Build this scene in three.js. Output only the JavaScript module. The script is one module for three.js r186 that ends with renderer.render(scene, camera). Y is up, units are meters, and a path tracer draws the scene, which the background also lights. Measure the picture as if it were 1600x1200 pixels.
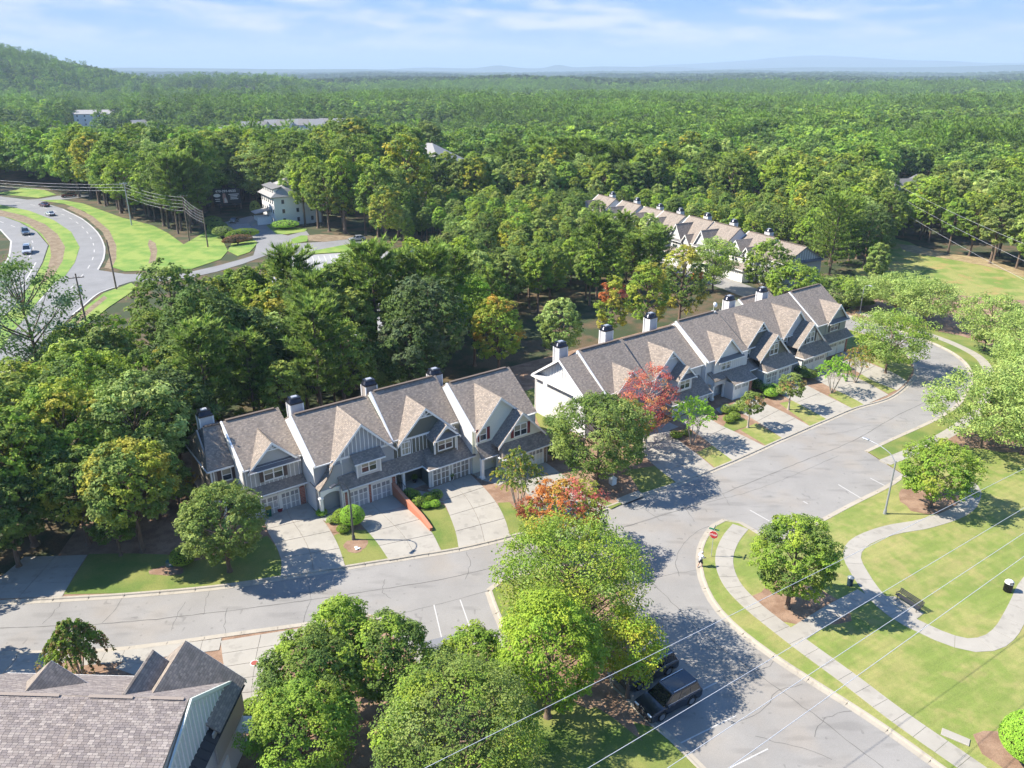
import * as THREE from 'three';
import { mergeGeometries } from 'three/addons/utils/BufferGeometryUtils.js';
import { RoundedBoxGeometry } from 'three/addons/geometries/RoundedBoxGeometry.js';
import { MarchingCubes } from 'three/addons/objects/MarchingCubes.js';
import { FontLoader } from 'three/addons/loaders/FontLoader.js';
import { TextGeometry } from 'three/addons/geometries/TextGeometry.js';

// ---------- camera, sky, sun, exposure ----------
const scene = new THREE.Scene();
const camera = new THREE.PerspectiveCamera(53.13, 4 / 3, 0.5, 60000);
camera.position.set(0, 43, 0);
camera.rotation.x = -0.38897;                       // looking 22.3 degrees down
const renderer = new THREE.WebGLRenderer();
renderer.toneMapping = THREE.LinearToneMapping;
renderer.toneMappingExposure = 2.45;
renderer.shadowMap.enabled = true;
const sun = new THREE.DirectionalLight(new THREE.Color(1, 0.93, 0.82), 4.5);
sun.position.set(-300, 300, -8);
sun.castShadow = true;
sun.shadow.radius = 1;
Object.assign(sun.shadow.camera, { left: -250, right: 250, top: 250, bottom: -250, near: 1, far: 900 });
scene.add(sun);
scene.fog = new THREE.FogExp2(new THREE.Color(0.62, 0.81, 1.0), 0.00014);

// ---------- noise, textures ----------
let seed = 7;
const rnd = () => { seed = (seed + 0x6d2b79f5) | 0; let t = Math.imul(seed ^ (seed >>> 15), 1 | seed); t = (t + Math.imul(t ^ (t >>> 7), 61 | t)) ^ t; return ((t ^ (t >>> 14)) >>> 0) / 4294967296; };
const rr = (a, b) => a + (b - a) * rnd();
const gauss = () => (rnd() + rnd() + rnd() + rnd() - 2) * 0.87;
const lerp = (a, b, t) => a + (b - a) * t, clamp = (x, a, b) => Math.min(b, Math.max(a, x));
const smooth = (a, b, x) => { const t = clamp((x - a) / (b - a), 0, 1); return t * t * (3 - 2 * t); };
const hash = (i, j, s = 0) => { let h = Math.imul(i, 374761393) ^ Math.imul(j, 668265263) ^ Math.imul(s + 11, 974634777); h = Math.imul(h ^ (h >>> 13), 1274126177); return ((h ^ (h >>> 16)) >>> 0) / 4294967296; };
function vnoise(x, y, per = 1e6, s = 0) {            // value noise that repeats every PER cells
  const i = Math.floor(x), j = Math.floor(y), fx = x - i, fy = y - j, u = fx * fx * (3 - 2 * fx), v = fy * fy * (3 - 2 * fy);
  const w = (k) => ((k % per) + per) % per;
  const a = hash(w(i), w(j), s), b = hash(w(i + 1), w(j), s), c = hash(w(i), w(j + 1), s), d = hash(w(i + 1), w(j + 1), s);
  return lerp(lerp(a, b, u), lerp(c, d, u), v);
}
function fbm(x, y, per, oct = 4, s = 0) { let a = 0, w = 0.5, n = 0; for (let k = 0; k < oct; k++) { a += w * vnoise(x, y, per, s + k); n += w; x *= 2; y *= 2; per *= 2; w *= 0.55; } return a / n; }
function tex(size, metres, fn, srgb = false) {       // fn(u, v) in 0..1 -> [r, g, b] linear
  const d = new Float32Array(size * size * 4);
  for (let y = 0; y < size; y++) for (let x = 0; x < size; x++) { const c = fn(x / size, y / size), o = (y * size + x) * 4; d[o] = c[0]; d[o + 1] = c[1]; d[o + 2] = c[2]; d[o + 3] = 1; }
  const t = new THREE.DataTexture(d, size, size, THREE.RGBAFormat, THREE.FloatType);
  t.wrapS = t.wrapT = THREE.RepeatWrapping; t.magFilter = THREE.LinearFilter; t.repeat.set(1 / metres, 1 / metres); t.needsUpdate = true;
  return t;
}
const mix3 = (a, b, t) => [lerp(a[0], b[0], t), lerp(a[1], b[1], t), lerp(a[2], b[2], t)];
const mul3 = (a, k) => [a[0] * k, a[1] * k, a[2] * k];
const C = (r, g, b) => new THREE.Color(r, g, b);
const std = (color, roughness = 0.85, more = {}) => new THREE.MeshStandardMaterial({ color, roughness, ...more });

// ---------- sky: clear blue, pale to the horizon, thin high cloud ----------
{
  const w = 3072, h = 1536, d = new Float32Array(w * h * 4);
  const zen = [0.08, 0.28, 0.85], mid = [0.14, 0.47, 1.1], hor = [0.84, 0.96, 1.06];
  for (let y = 0; y < h; y++) {
    const el = ((y + 0.5) / h - 0.5) * 180;
    for (let x = 0; x < w; x++) {
      const az = (x + 0.5) / w * 360;
      let c = el < 0 ? hor : mix3(hor, mix3(mid, zen, smooth(8, 70, el)), 1 - Math.exp(-el / 3.4));
      if (el > -1) {
        const a = az + 6 * vnoise(az * 0.12, el * 0.4, 43, 3);
        let n = fbm(a * 0.16, el * 1.15 + 0.04 * az, 57, 5, 21) * 0.65 + fbm(a * 0.5, el * 2.6, 180, 4, 33) * 0.35;
        const west = smooth(268, 225, az);             // more cloud to the left of the view
        n = smooth(0.52 - 0.13 * west, 0.82 - 0.06 * west, n) * (0.3 + 0.5 * west) * smooth(0.3, 2.2, el) * (1 - 0.5 * smooth(25, 60, el));
        c = mix3(c, [1.05, 1.07, 1.1], n);
      }
      const o = (y * w + x) * 4, k = 0.38;
      d[o] = c[0] * k; d[o + 1] = c[1] * k; d[o + 2] = c[2] * k; d[o + 3] = 1;
    }
  }
  const t = new THREE.DataTexture(d, w, h, THREE.RGBAFormat, THREE.FloatType);
  t.mapping = THREE.EquirectangularReflectionMapping; t.magFilter = THREE.LinearFilter; t.needsUpdate = true;
  scene.background = t; scene.environment = t; scene.backgroundIntensity = 1; scene.environmentIntensity = 1;
}

// ---------- surface materials ----------
const T = {};
T.asphalt = tex(1024, 20, (u, v) => {
  let k = 0.25 * (0.86 + 0.26 * fbm(u * 8, v * 8, 8, 4, 1)) * (0.86 + 0.28 * hash(u * 1024 | 0, v * 1024 | 0, 5));
  k *= 1 - 0.14 * smooth(0.55, 0.75, fbm(u * 5 + 3, v * 20, 5, 3, 9)); k *= 1 - 0.22 * smooth(0.9, 0.97, vnoise(u * 44, v * 44, 44, 19));
  const b = smooth(0.5, 0.72, fbm(u * 3 + 7, v * 3, 3, 4, 17)); return [k * lerp(1.0, 1.05, b), k * lerp(0.955, 0.96, b), k * lerp(0.885, 0.84, b)];
});
T.oldasphalt = tex(512, 14, (u, v) => { const k = 0.205 * (0.82 + 0.34 * fbm(u * 6, v * 6, 6, 5, 12)) * (0.9 + 0.2 * hash(u * 512 | 0, v * 512 | 0, 15)); return [k, k, k]; });
T.concrete = tex(512, 7, (u, v) => {
  const k = 0.335 * (0.84 + 0.26 * fbm(u * 6, v * 6, 6, 5, 31)) * (0.94 + 0.12 * hash(u * 512 | 0, v * 512 | 0, 7)) * (1 - 0.14 * smooth(0.6, 0.74, fbm(u * 9, v * 9, 9, 4, 38)));
  return [k, k * 0.93, k * 0.80];
});
T.lawn = tex(1024, 26, (u, v) => {
  const n = fbm(u * 7, v * 7, 7, 5, 41), m = fbm(u * 40, v * 40, 40, 3, 47), g = hash(u * 1024 | 0, v * 1024 | 0, 3);
  let c = mix3([0.16, 0.21, 0.04], [0.26, 0.255, 0.08], smooth(0.3, 0.7, n * 0.6 + m * 0.4));
  c = mix3(c, [0.33, 0.26, 0.11], 0.35 * smooth(0.6, 0.74, fbm(u * 13 + 2, v * 13, 13, 4, 55)));
  const st = fbm(u * 9 + v * 5, (v * 9 - u * 5) * 9, 1e6, 3, 58); return mul3(c, (0.72 + 0.5 * g) * (0.86 + 0.28 * st));
});
T.green = tex(512, 16, (u, v) => {
  const n = fbm(u * 6, v * 6, 6, 5, 61), g = hash(u * 512 | 0, v * 512 | 0, 8);
  return mul3(mix3([0.10, 0.155, 0.025], [0.19, 0.20, 0.05], smooth(0.28, 0.74, n)), 0.75 + 0.5 * g);
});
T.straw = tex(512, 8, (u, v) => {
  const n = fbm(u * 10, v * 10, 10, 5, 71), g = hash(u * 512 | 0, v * 512 | 0, 9);
  return mul3(mix3([0.20, 0.12, 0.075], [0.29, 0.19, 0.125], smooth(0.25, 0.75, n)), 0.6 + 0.8 * g);
});
T.floor = tex(512, 30, (u, v) => {
  const n = fbm(u * 9, v * 9, 9, 5, 81), g = hash(u * 512 | 0, v * 512 | 0, 10);
  return mul3(mix3([0.035, 0.05, 0.015], [0.10, 0.07, 0.035], smooth(0.4, 0.7, n)), 0.6 + 0.8 * g);
});
T.meadow = tex(512, 22, (u, v) => {
  const n = fbm(u * 8, v * 8, 8, 5, 91), g = hash(u * 512 | 0, v * 512 | 0, 11);
  let c = mix3([0.14, 0.205, 0.032], [0.25, 0.25, 0.07], smooth(0.3, 0.7, n));
  c = mix3(c, [0.40, 0.22, 0.10], 0.8 * 0.5 * smooth(0.62, 0.72, fbm(u * 5 + 1, v * 5, 5, 4, 97)));
  return mul3(c, 0.7 + 0.6 * g);
});
const shingleTex = (tones, s) => tex(512, 1, (u, v) => { // 3.2 m x 2.56 m, sixteen courses
  const row = Math.floor(v * 16), f = v * 16 - row, off = hash(row, 3, s) * 0.8, x = (u * 14 + off), tab = Math.floor(x) % 14, fx = x - Math.floor(x);
  const q = hash(tab, row, s), c = tones[Math.floor(q * tones.length)];
  let k = 0.84 + 0.32 * hash(tab, row, s + 4) + 0.16 * (hash(u * 512 | 0, v * 512 | 0, s) - 0.5);
  if (f < 0.1 || fx < 0.05) k *= 0.62;                   // the gap between tabs
  return mul3(c, k * (0.9 + 0.2 * fbm(u * 4, v * 4, 4, 3, s + 8)));
});
const shingleBump = tex(256, 1, (u, v) => { const row = Math.floor(v * 16), f = v * 16 - row, x = u * 14 + hash(row, 3, 200) * 0.8, fx = x - Math.floor(x); const k = (1 - f) * 0.8 + 0.2 * hash(Math.floor(x) % 14, row, 204); return fx < 0.06 ? [0, 0, 0] : [k, k, k]; });
T.shingle = shingleTex([[0.215, 0.18, 0.15], [0.25, 0.21, 0.172], [0.29, 0.24, 0.195], [0.23, 0.195, 0.165], [0.265, 0.22, 0.18]], 200);
T.shingle.repeat.set(1 / 3.2, 1 / 2.56); shingleBump.repeat.set(1 / 3.2, 1 / 2.56);
T.bark = tex(256, 1, (u, v) => mul3([0.15, 0.105, 0.075], 0.5 + fbm(u * 10, v * 3, 10, 4, 301)));
T.brick = tex(256, 1, (u, v) => { const row = Math.floor(v * 12), x = u * 4 + (row % 2) * 0.5, f = v * 12 - row, fx = x - Math.floor(x); return (f < 0.13 || fx < 0.05) ? [0.42, 0.38, 0.34] : mul3([0.33, 0.105, 0.065], 0.7 + 0.6 * hash(Math.floor(x) % 4, row, 5)); });
T.stone = tex(256, 2, (u, v) => { const row = Math.floor(v * 14), x = u * 6 + hash(row, 1, 6), f = v * 14 - row, fx = x - Math.floor(x); return (f < 0.1 || fx < 0.05) ? [0.13, 0.11, 0.09] : mul3(mix3([0.34, 0.25, 0.17], [0.23, 0.18, 0.14], hash(Math.floor(x) % 6, row, 8)), 0.7 + 0.6 * hash(Math.floor(x) % 6, row, 9)); });
const M = {
  asphalt: std(0xffffff, 0.93, { map: T.asphalt }), oldasphalt: std(0xffffff, 0.93, { map: T.oldasphalt }),
  concrete: std(0xffffff, 0.9, { map: T.concrete }), kerb: std(C(1.08, 1.04, 0.98), 0.9, { map: T.concrete }),
  lawn: std(0xffffff, 0.98, { map: T.lawn }), green: std(0xffffff, 0.98, { map: T.green }), straw: std(0xffffff, 0.98, { map: T.straw }), floor: std(0xffffff, 1, { map: T.floor }), meadow: std(0xffffff, 1, { map: T.meadow }),
  shingle: std(0xffffff, 0.95, { map: T.shingle, bumpMap: shingleBump, bumpScale: 0.012 }),
  white: std(C(0.78, 0.77, 0.74), 0.6), paint: std(C(0.74, 0.74, 0.72), 0.7), crack: std(C(0.115, 0.11, 0.10), 0.95), roadpaint: std(C(0.44, 0.43, 0.41), 0.8),
  pane: new THREE.MeshPhysicalMaterial({ color: C(0.03, 0.04, 0.05), roughness: 0.06, metalness: 0, specularIntensity: 1 }),
  blind: std(C(0.52, 0.50, 0.42), 0.5), dark: std(C(0.02, 0.02, 0.022), 0.5), black: std(C(0.012, 0.012, 0.014), 0.35, { metalness: 0.2 }), capmetal: std(C(0.03, 0.032, 0.045), 0.28, { metalness: 0.6 }),
  brick: std(0xffffff, 0.9, { map: T.brick }), stone: std(0xffffff, 0.9, { map: T.stone }), bark: std(0xffffff, 0.95, { map: T.bark }), paleBark: std(C(0.36, 0.31, 0.26), 0.9),
  wood: std(C(0.17, 0.125, 0.09), 0.9), steel: std(C(0.35, 0.36, 0.37), 0.4, { metalness: 0.7 }), galv: std(C(0.5, 0.52, 0.55), 0.45, { metalness: 0.5 }), wire: std(C(0.55, 0.55, 0.56), 0.5, { metalness: 0.3 }),
  redwall: std(C(0.42, 0.15, 0.085), 0.85), maroon: std(C(0.16, 0.02, 0.025), 0.6), umber: std(C(0.075, 0.05, 0.045), 0.6), teal: std(C(0.05, 0.12, 0.11), 0.4),
};

// ---------- object helpers ----------
const used = {};
const numbered = (n) => { const k = used[n] = (used[n] ?? -1) + 1; return k ? n + '_' + String(k).padStart(3, '0') : n; };
function shade(o) { o.traverse((m) => { if (m.isMesh) { m.castShadow = true; m.receiveShadow = true; } }); return o; }
function thing(name, label, category, pos = [0, 0, 0], turn = 0, group) {
  const o = new THREE.Group(); o.name = numbered(name); o.position.set(...pos); o.rotation.y = turn;
  o.userData = { label, category }; if (group) o.userData.group = group; scene.add(o); return o;
}
function part(name, geo, mat, parent) { const m = new THREE.Mesh(geo, mat); m.name = name; m.castShadow = m.receiveShadow = true; parent.add(m); return m; }
function struct(name, geo, mat) { const m = new THREE.Mesh(geo, mat); m.name = numbered(name); m.userData.kind = 'structure'; m.castShadow = m.receiveShadow = true; scene.add(m); return m; }
function structGroup(name) { const o = new THREE.Group(); o.name = numbered(name); o.userData.kind = 'structure'; scene.add(o); return o; }
const V3 = (x, y, z) => new THREE.Vector3(x, y, z);
function boxG(w, h, d, x, y, z) { const g = new THREE.BoxGeometry(w, h, d); g.translate(x, y, z); return g; }   // centred on x, y, z
function box0(x0, x1, y0, y1, z0, z1) { return boxG(x1 - x0, y1 - y0, z1 - z0, (x0 + x1) / 2, (y0 + y1) / 2, (z0 + z1) / 2); }
function rod(a, b, r0, r1 = r0, seg = 6) {           // tapered cylinder from a to b
  const A = V3(...a), B = V3(...b), d = B.clone().sub(A), g = new THREE.CylinderGeometry(r1, r0, d.length(), seg, 1);
  g.applyQuaternion(new THREE.Quaternion().setFromUnitVectors(V3(0, 1, 0), d.normalize())); g.translate((A.x + B.x) / 2, (A.y + B.y) / 2, (A.z + B.z) / 2); return g;
}
const merge = (list) => mergeGeometries(list.map((g) => { const h = g.index ? g.toNonIndexed() : g; for (const k of Object.keys(h.attributes)) if (!['position', 'normal', 'uv'].includes(k)) h.deleteAttribute(k); return h; }));
function panelG(pts, th, down) {                     // a flat slab: polygon of points, thickness along -normal (or along DOWN); uv in metres, v along the slope
  const P = pts.map((p) => V3(...p)), n = V3();
  for (let i = 0; i < P.length; i++) { const a = P[i], b = P[(i + 1) % P.length]; n.x += (a.y - b.y) * (a.z + b.z); n.y += (a.z - b.z) * (a.x + b.x); n.z += (a.x - b.x) * (a.y + b.y); }
  n.normalize();
  let pp = P; if (n.y < -1e-6 || (Math.abs(n.y) < 1e-6 && down)) { pp = P.slice().reverse(); n.negate(); }
  const hu = Math.abs(n.y) > 0.999 ? V3(1, 0, 0) : V3(0, 1, 0).cross(n).normalize(), hv = n.clone().cross(hu);
  const off = down ? V3(...down) : n.clone().multiplyScalar(-th), pos = [], uv = [];
  const tri = (a, b, c) => { for (const q of [a, b, c]) { pos.push(q.x, q.y, q.z); uv.push(q.dot(hu), q.dot(hv)); } };
  const flat = pp.map((q) => new THREE.Vector2(q.dot(hu), q.dot(hv))), faces = THREE.ShapeUtils.triangulateShape(flat, []), low = pp.map((q) => q.clone().add(off));
  for (const [a, b, c] of faces) { const fl = new THREE.Vector2().subVectors(flat[b], flat[a]).cross(new THREE.Vector2().subVectors(flat[c], flat[a])) > 0; if (fl) { tri(pp[a], pp[b], pp[c]); tri(low[a], low[c], low[b]); } else { tri(pp[a], pp[c], pp[b]); tri(low[a], low[b], low[c]); } }
  for (let i = 0; i < pp.length; i++) { const j = (i + 1) % pp.length; tri(pp[i], low[i], low[j]); tri(pp[i], low[j], pp[j]); }
  const g = new THREE.BufferGeometry(); g.setAttribute('position', new THREE.Float32BufferAttribute(pos, 3)); g.setAttribute('uv', new THREE.Float32BufferAttribute(uv, 2)); g.computeVertexNormals(); return g;
}
function catmull(pts, n = 6, closed = false) { return new THREE.CatmullRomCurve3(pts.map(([x, z]) => V3(x, 0, z)), closed, 'centripetal').getSpacedPoints(n).map((p) => [p.x, p.z]); }
function lenOf(pts) { let l = 0; for (let i = 1; i < pts.length; i++) l += Math.hypot(pts[i][0] - pts[i - 1][0], pts[i][1] - pts[i - 1][1]); return l; }
function inside(x, z, poly) { let c = false; for (let i = 0, j = poly.length - 1; i < poly.length; j = i++) { const [xi, zi] = poly[i], [xj, zj] = poly[j]; if ((zi > z) !== (zj > z) && x < (xj - xi) * (z - zi) / (zj - zi) + xi) c = !c; } return c; }
function groundPoly(pts, top, depth = 0) { return panelG(pts.map(([x, z]) => [x, top, z]), 1, [0, -Math.max(depth, 0.01), 0]); }
function stripSegs(pts, w, seg, gap) {               // split a path into quads of length SEG across width W (from offset w[0] to w[1], left of travel positive)
  const L = lenOf(pts), n = Math.max(1, Math.round(L / seg)), line = new THREE.CatmullRomCurve3(pts.map(([x, z]) => V3(x, 0, z)), false, 'centripetal'); line.arcLengthDivisions = 400;
  const at = (t) => { const p = line.getPointAt(clamp(t, 0, 1)), d = line.getTangentAt(clamp(t, 0, 1)); return [p.x, p.z, d.z, -d.x]; };
  const out = [];
  for (let i = 0; i < n; i++) { const a = at(i / n + gap / L / 2), m = at((i + 0.5) / n), b = at((i + 1) / n - gap / L / 2); const o = (q, k) => [q[0] + q[2] * k, q[1] + q[3] * k]; out.push({ poly: [o(a, w[0]), o(m, w[0]), o(b, w[0]), o(b, w[1]), o(m, w[1]), o(a, w[1])], a, m, b }); }
  return out;
}
const at3 = ([x, z], y = 0) => [x, y, z];

// ---------- terrain: one sheet to the horizon ----------
const knolls = [[-215, -525, 230, 105, -21], [-400, -890, 190, 125, -19], [-200, -652, 130, 26, -5], [-395, -1050, 150, 40, 2], [-430, -822, 70, 30, -9], [-520, -1560, 160, 90, 14]];
function terrain(x, z) {
  const d = Math.hypot(x, z);
  const far = smooth(380, 1400, d);
  let h = -0.06 + far * (34 * (fbm(x / 800 + 20, z / 800 + 20, 1e6, 3, 401) - 0.5) + 12 * (vnoise(x / 260, z / 260, 1e6, 407) - 0.5)) - 4 * far;
  h += 74 * Math.exp(-(((x + 985) / 225) ** 2) - (((z + 1261) / 330) ** 2)) + 30 * Math.exp(-(((x + 800) / 170) ** 2) - (((z + 1330) / 260) ** 2));   // wooded hill on the left
  h += 15 * smooth(250, 1100, x) * Math.exp(-(((z + 1150) / 480) ** 2));                                                                          // long rise on the right
  h += smooth(800, 1700, d) * 52 * (fbm(x / 1050 + 31, z / 1050 + 13, 1e6, 2, 431) - 0.53);
  for (const [bx, bz, rx, rz, k] of knolls) h = lerp(h, k, Math.exp(-(((x - bx) / rx) ** 4) - (((z - bz) / rz) ** 4)));
  h += smooth(4000, 14000, d) * 40 * (fbm(x / 4200 + 5, z / 4200 + 9, 1e6, 3, 411) - 0.42);
  return h;
}
{
  const na = 440, nr = 250, pos = [], uv = [], idx = [];
  for (let r = 0; r <= nr; r++) { const d = r === 0 ? 0 : 6 * Math.pow(26000 / 6, (r - 1) / (nr - 1)); for (let a = 0; a < na; a++) { const t = a / na * Math.PI * 2, x = d * Math.sin(t), z = -d * Math.cos(t); pos.push(x, terrain(x, z), z); uv.push(x, z); } }
  for (let r = 0; r < nr; r++) for (let a = 0; a < na; a++) { const b = (a + 1) % na, p = r * na + a, q = r * na + b, s = p + na, t = q + na; idx.push(p, q, s, q, t, s); }
  const g = new THREE.BufferGeometry(); g.setAttribute('position', new THREE.Float32BufferAttribute(pos, 3)); g.setAttribute('uv', new THREE.Float32BufferAttribute(uv, 2)); g.setIndex(idx); g.computeVertexNormals();
  struct('ground', g, M.floor);
}
// far blue ridges on the horizon
function ridge(d0, a0, a1, peaks, base) {
  const n = 90, pos = [], idx = [], row = 5;
  for (let i = 0; i <= n; i++) {
    const t = i / n, az = (a0 + (a1 - a0) * t) * Math.PI / 180; let h = 0;
    for (const [c, w, k] of peaks) h += k * Math.exp(-(((a0 + (a1 - a0) * t - c) / w) ** 2));
    h *= 0.9 + 0.2 * fbm(t * 14, 0.3, 1e6, 4, d0 | 0); h *= smooth(0, 0.06, t) * smooth(1, 0.94, t);
    for (let j = 0; j < row; j++) { const d = d0 + (j - 2) * d0 * 0.04, k = [0, 0.62, 1, 0.6, 0][j]; pos.push(d * Math.sin(az), -25 + (h + base) * k, -d * Math.cos(az)); }
  }
  for (let i = 0; i < n; i++) for (let j = 0; j < row - 1; j++) { const p = i * row + j, q = p + row; idx.push(p, q, p + 1, p + 1, q, q + 1); }
  const g = new THREE.BufferGeometry(); g.setAttribute('position', new THREE.Float32BufferAttribute(pos, 3)); g.setIndex(idx); g.computeVertexNormals();
  struct('hills', g, std(C(0.035, 0.055, 0.02), 1));
}
ridge(15000, 2, 40, [[10, 2.2, 60], [13.5, 2.6, 90], [18, 3.2, 150], [22, 3.5, 165], [27, 3, 110], [33, 4, 100]], 60);
ridge(11500, -12, 16, [[-6, 2, 22], [-1, 1.2, 35], [3.2, 0.8, 45], [6, 2, 30], [0, 6, 20], [10, 3, 40]], 60);
ridge(8500, -36, -2, [[-29, 4, 18], [-24, 5, 26], [-17, 6, 22], [-10, 4, 18]], 45);
ridge(9500, 12, 42, [[20, 6, 30], [31, 6, 42], [37, 5, 40]], 55);

// ---------- the neighbourhood's road, verges, yards ----------
const upperKerb = [[-49.06,-53.87], [-44.63,-54.73], [-39.34,-55.25], [-33.96,-55.79], [-26.17,-56.97], [-21.07,-58.28], [-15.53,-59.84], [-9.76,-61.47], [-4.96,-62.84], [0,-64.94], [4.58,-67.26], [9.82,-70.23], [13.96,-72.87], [18.72,-75.6], [25.96,-80.54], [34.01,-86.65], [41.78,-92.36], [46.83,-95.99], [52.94,-99.41], [57.32,-103.65], [60.55,-107.68], [62.76,-111.99], [64.02,-117.82], [63.67,-123.53], [61.52,-128.31], [59.83,-130.46]];
const outerKerb = [[62.85,-139.74], [65.89,-134.96], [68.51,-130.46], [70.57,-125.37], [71.72,-121.89], [72.21,-117.51], [71.51,-112.64], [69.76,-108.2], [67.05,-103.65], [63.04,-98.5], [58.52,-93.99], [53.11,-90], [46.69,-85.58], [43.16,-83.04]];
const bayKerb = [[44.94,-77.14], [42.18,-74.81], [36.32,-70.75], [31.05,-66.97], [25.7,-63.27]];
const cornerKerb = [[25.7,-63.27], [24.64,-65.05], [23.05,-67.41], [22.18,-67.74], [20.91,-66.97], [19.67,-65.28], [18.36,-62.63], [17.69,-59.98], [17.46,-57.84], [17.54,-55.52], [17.91,-53.62], [18.74,-51.49], [20.01,-49.27], [21.31,-47.39], [23.19,-45.02], [24.95,-42.85], [26.54,-40.72], [28.49,-37.77], [30.61,-34.6], [33.41,-30.51]];
const lowerKerb = [[-45.06,-48.03], [-40.57,-48.14], [-38.3,-48.21], [-32.24,-48.53], [-28.58,-49.16], [-26.08,-49.68], [-21.84,-50.63], [-18.71,-51.29], [-16.49,-51.81], [-14.08,-52.62], [-12.58,-52.83], [-11.88,-52.92], [-11.32,-52.29]];
const bayLeft = [[-11.32,-52.29], [-7.74,-47.74], [-6.77,-46.36]];
const bayLow = [[-6.77,-46.36], [-4.78,-47.6], [-1.93,-49.87], [-0.37,-50.32]];
const bayRight = [[-0.37,-50.32], [-0.75,-51.91], [-1.38,-54.06], [-1.9,-56.24]];
const islandKerb = [[-1.9,-56.24], [-1.44,-57.06], [0,-58], [2.96,-59.25], [5.99,-60.04], [8.29,-59.15], [9.67,-56.14], [10.3,-53.78], [10.69,-51.49], [11.55,-50.44]];
const carBay = [[11.55,-50.44], [7.21,-45.55], [8.3,-43.87], [9.39,-41.78], [11.04,-39.66], [12.5,-37.31], [15,-33.58]];
const roadPoly = [...upperKerb, ...[[57.36,-134.19], [50.24,-145.27], [41.99,-163.92], [30.78,-181.95], [25.47,-188.79], [30.27,-194.6], [36.61,-188.79], [45.59,-173.11], [53.98,-153.12], [59.49,-143.1]], ...outerKerb, ...bayKerb, ...cornerKerb.slice(1), ...carBay.slice().reverse(), ...islandKerb.slice().reverse().slice(1), ...bayRight.slice().reverse().slice(1), ...bayLow.slice().reverse().slice(1), ...bayLeft.slice().reverse().slice(1), ...lowerKerb.slice().reverse().slice(1)];
struct('road', groundPoly(roadPoly, 0, 0.05), M.asphalt);
// tar seams and wandering cracks in the asphalt
{
  const g = structGroup('road_crack'); let lev = 0;
  const crack = (pts, w, wander) => {
    const fine = catmull(pts, Math.max(8, Math.round(lenOf(pts) / 0.7))), out = [], pos = [];
    fine.forEach(([x, z], i) => { const a = fine[Math.max(0, i - 1)], b = fine[Math.min(fine.length - 1, i + 1)], l = Math.hypot(b[0] - a[0], b[1] - a[1]) || 1, nx = (b[1] - a[1]) / l, nz = -(b[0] - a[0]) / l, o = gauss() * wander, k = w * rr(0.5, 1.2) / 2; out.push([x + nx * (o + k), z + nz * (o + k), x + nx * (o - k), z + nz * (o - k)]); });
    const y = 0.004 + 0.0004 * (lev++ % 8);
    for (let i = 1; i < out.length; i++) { const a = out[i - 1], b = out[i]; pos.push(a[0], y, a[1], b[0], y, b[1], b[2], y, b[3], a[0], y, a[1], b[2], y, b[3], a[2], y, a[3]); }
    const q = new THREE.BufferGeometry(); q.setAttribute('position', new THREE.Float32BufferAttribute(pos, 3)); q.computeVertexNormals(); part('crack', q, M.crack, g).userData.kind = 'stuff';
  };
  crack([[-42.59,-51.41], [-33.81,-51.97], [-27.24,-53.03], [-17.92,-54.99], [-13.64,-56.05], [-5.85,-58.19], [0,-60.65], [9.98,-65.85], [19.08,-70.75], [34.06,-80.54], [42.32,-85.93], [51.45,-93.58], [58.43,-98.95], [64.04,-104.88]], 0.09, 0.05);
  crack([[9.98,-65.85], [12.44,-67.26], [20.56,-71.27], [25.62,-73.42], [33.2,-78.04], [39.24,-82.16]], 0.05, 0.1);
  crack([[11.14,-60.45], [13.57,-55.7], [15.81,-50.71], [18.75,-46.36], [22.28,-41.35], [24.68,-37.57]], 0.06, 0.1);
  crack([[21.69,-67.62], [18.67,-65.85], [16.79,-63.6], [15.41,-60.45], [15.37,-58.47]], 0.05, 0.08);
  crack([[-8.78,-53.53], [-5.59,-54.81], [-2.11,-56.33]], 0.05, 0.06); crack([[-11.35,-52.46], [-8.78,-53.53]], 0.05, 0.06);
  for (const p of [[[-39.34,-51.89], [-39.19,-53.95], [-39.32,-54.81]], [[-34.39,-52.05], [-34.15,-54.38], [-34.4,-55.52]], [[-26.29,-53.11], [-26.86,-55.25], [-26.9,-56.6]], [[-23.58,-50.32], [-24.29,-52.7], [-24.51,-53.95]], [[-17.59,-51.49], [-17.65,-54.81], [-18.26,-57.06]], [[-11.66,-58], [-11.38,-56.14], [-10.68,-55.25]], [[-4.37,-58], [-3.91,-60.45], [-4.44,-62.31]], [[12.25,-58], [15.35,-58.96], [17.23,-59.45]], [[23.17,-70.75], [23.03,-73.42], [22.99,-75.53]], [[13.63,-70.75], [15.45,-67.62]], [[19.14,-69.47], [18.37,-71.27], [18.73,-67.62]], [[22.92,-49.94], [19.95,-47.04], [16.11,-45.68]], [[21.98,-45.02], [19.84,-44.38], [18.09,-42.52], [15.92,-41.35]], [[24.58,-42.52], [22.5,-41.93], [20.96,-40.21]], [[11.52,-57.06], [12,-53.11], [13.94,-51.89]], [[39.81,-87.74], [43.67,-89.24], [46.81,-90.78]], [[27.51,-76.25], [31.87,-78.5], [33.72,-77.44]], [[-15.17,-55.25], [-14.91,-52.7]], [[-28.19,-51.1], [-28.52,-52.95], [-28.49,-54.81]], [[16.95,-40.21], [19.35,-39.39], [21.58,-38.33]]]) crack(p, 0.045, 0.12);
}
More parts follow.
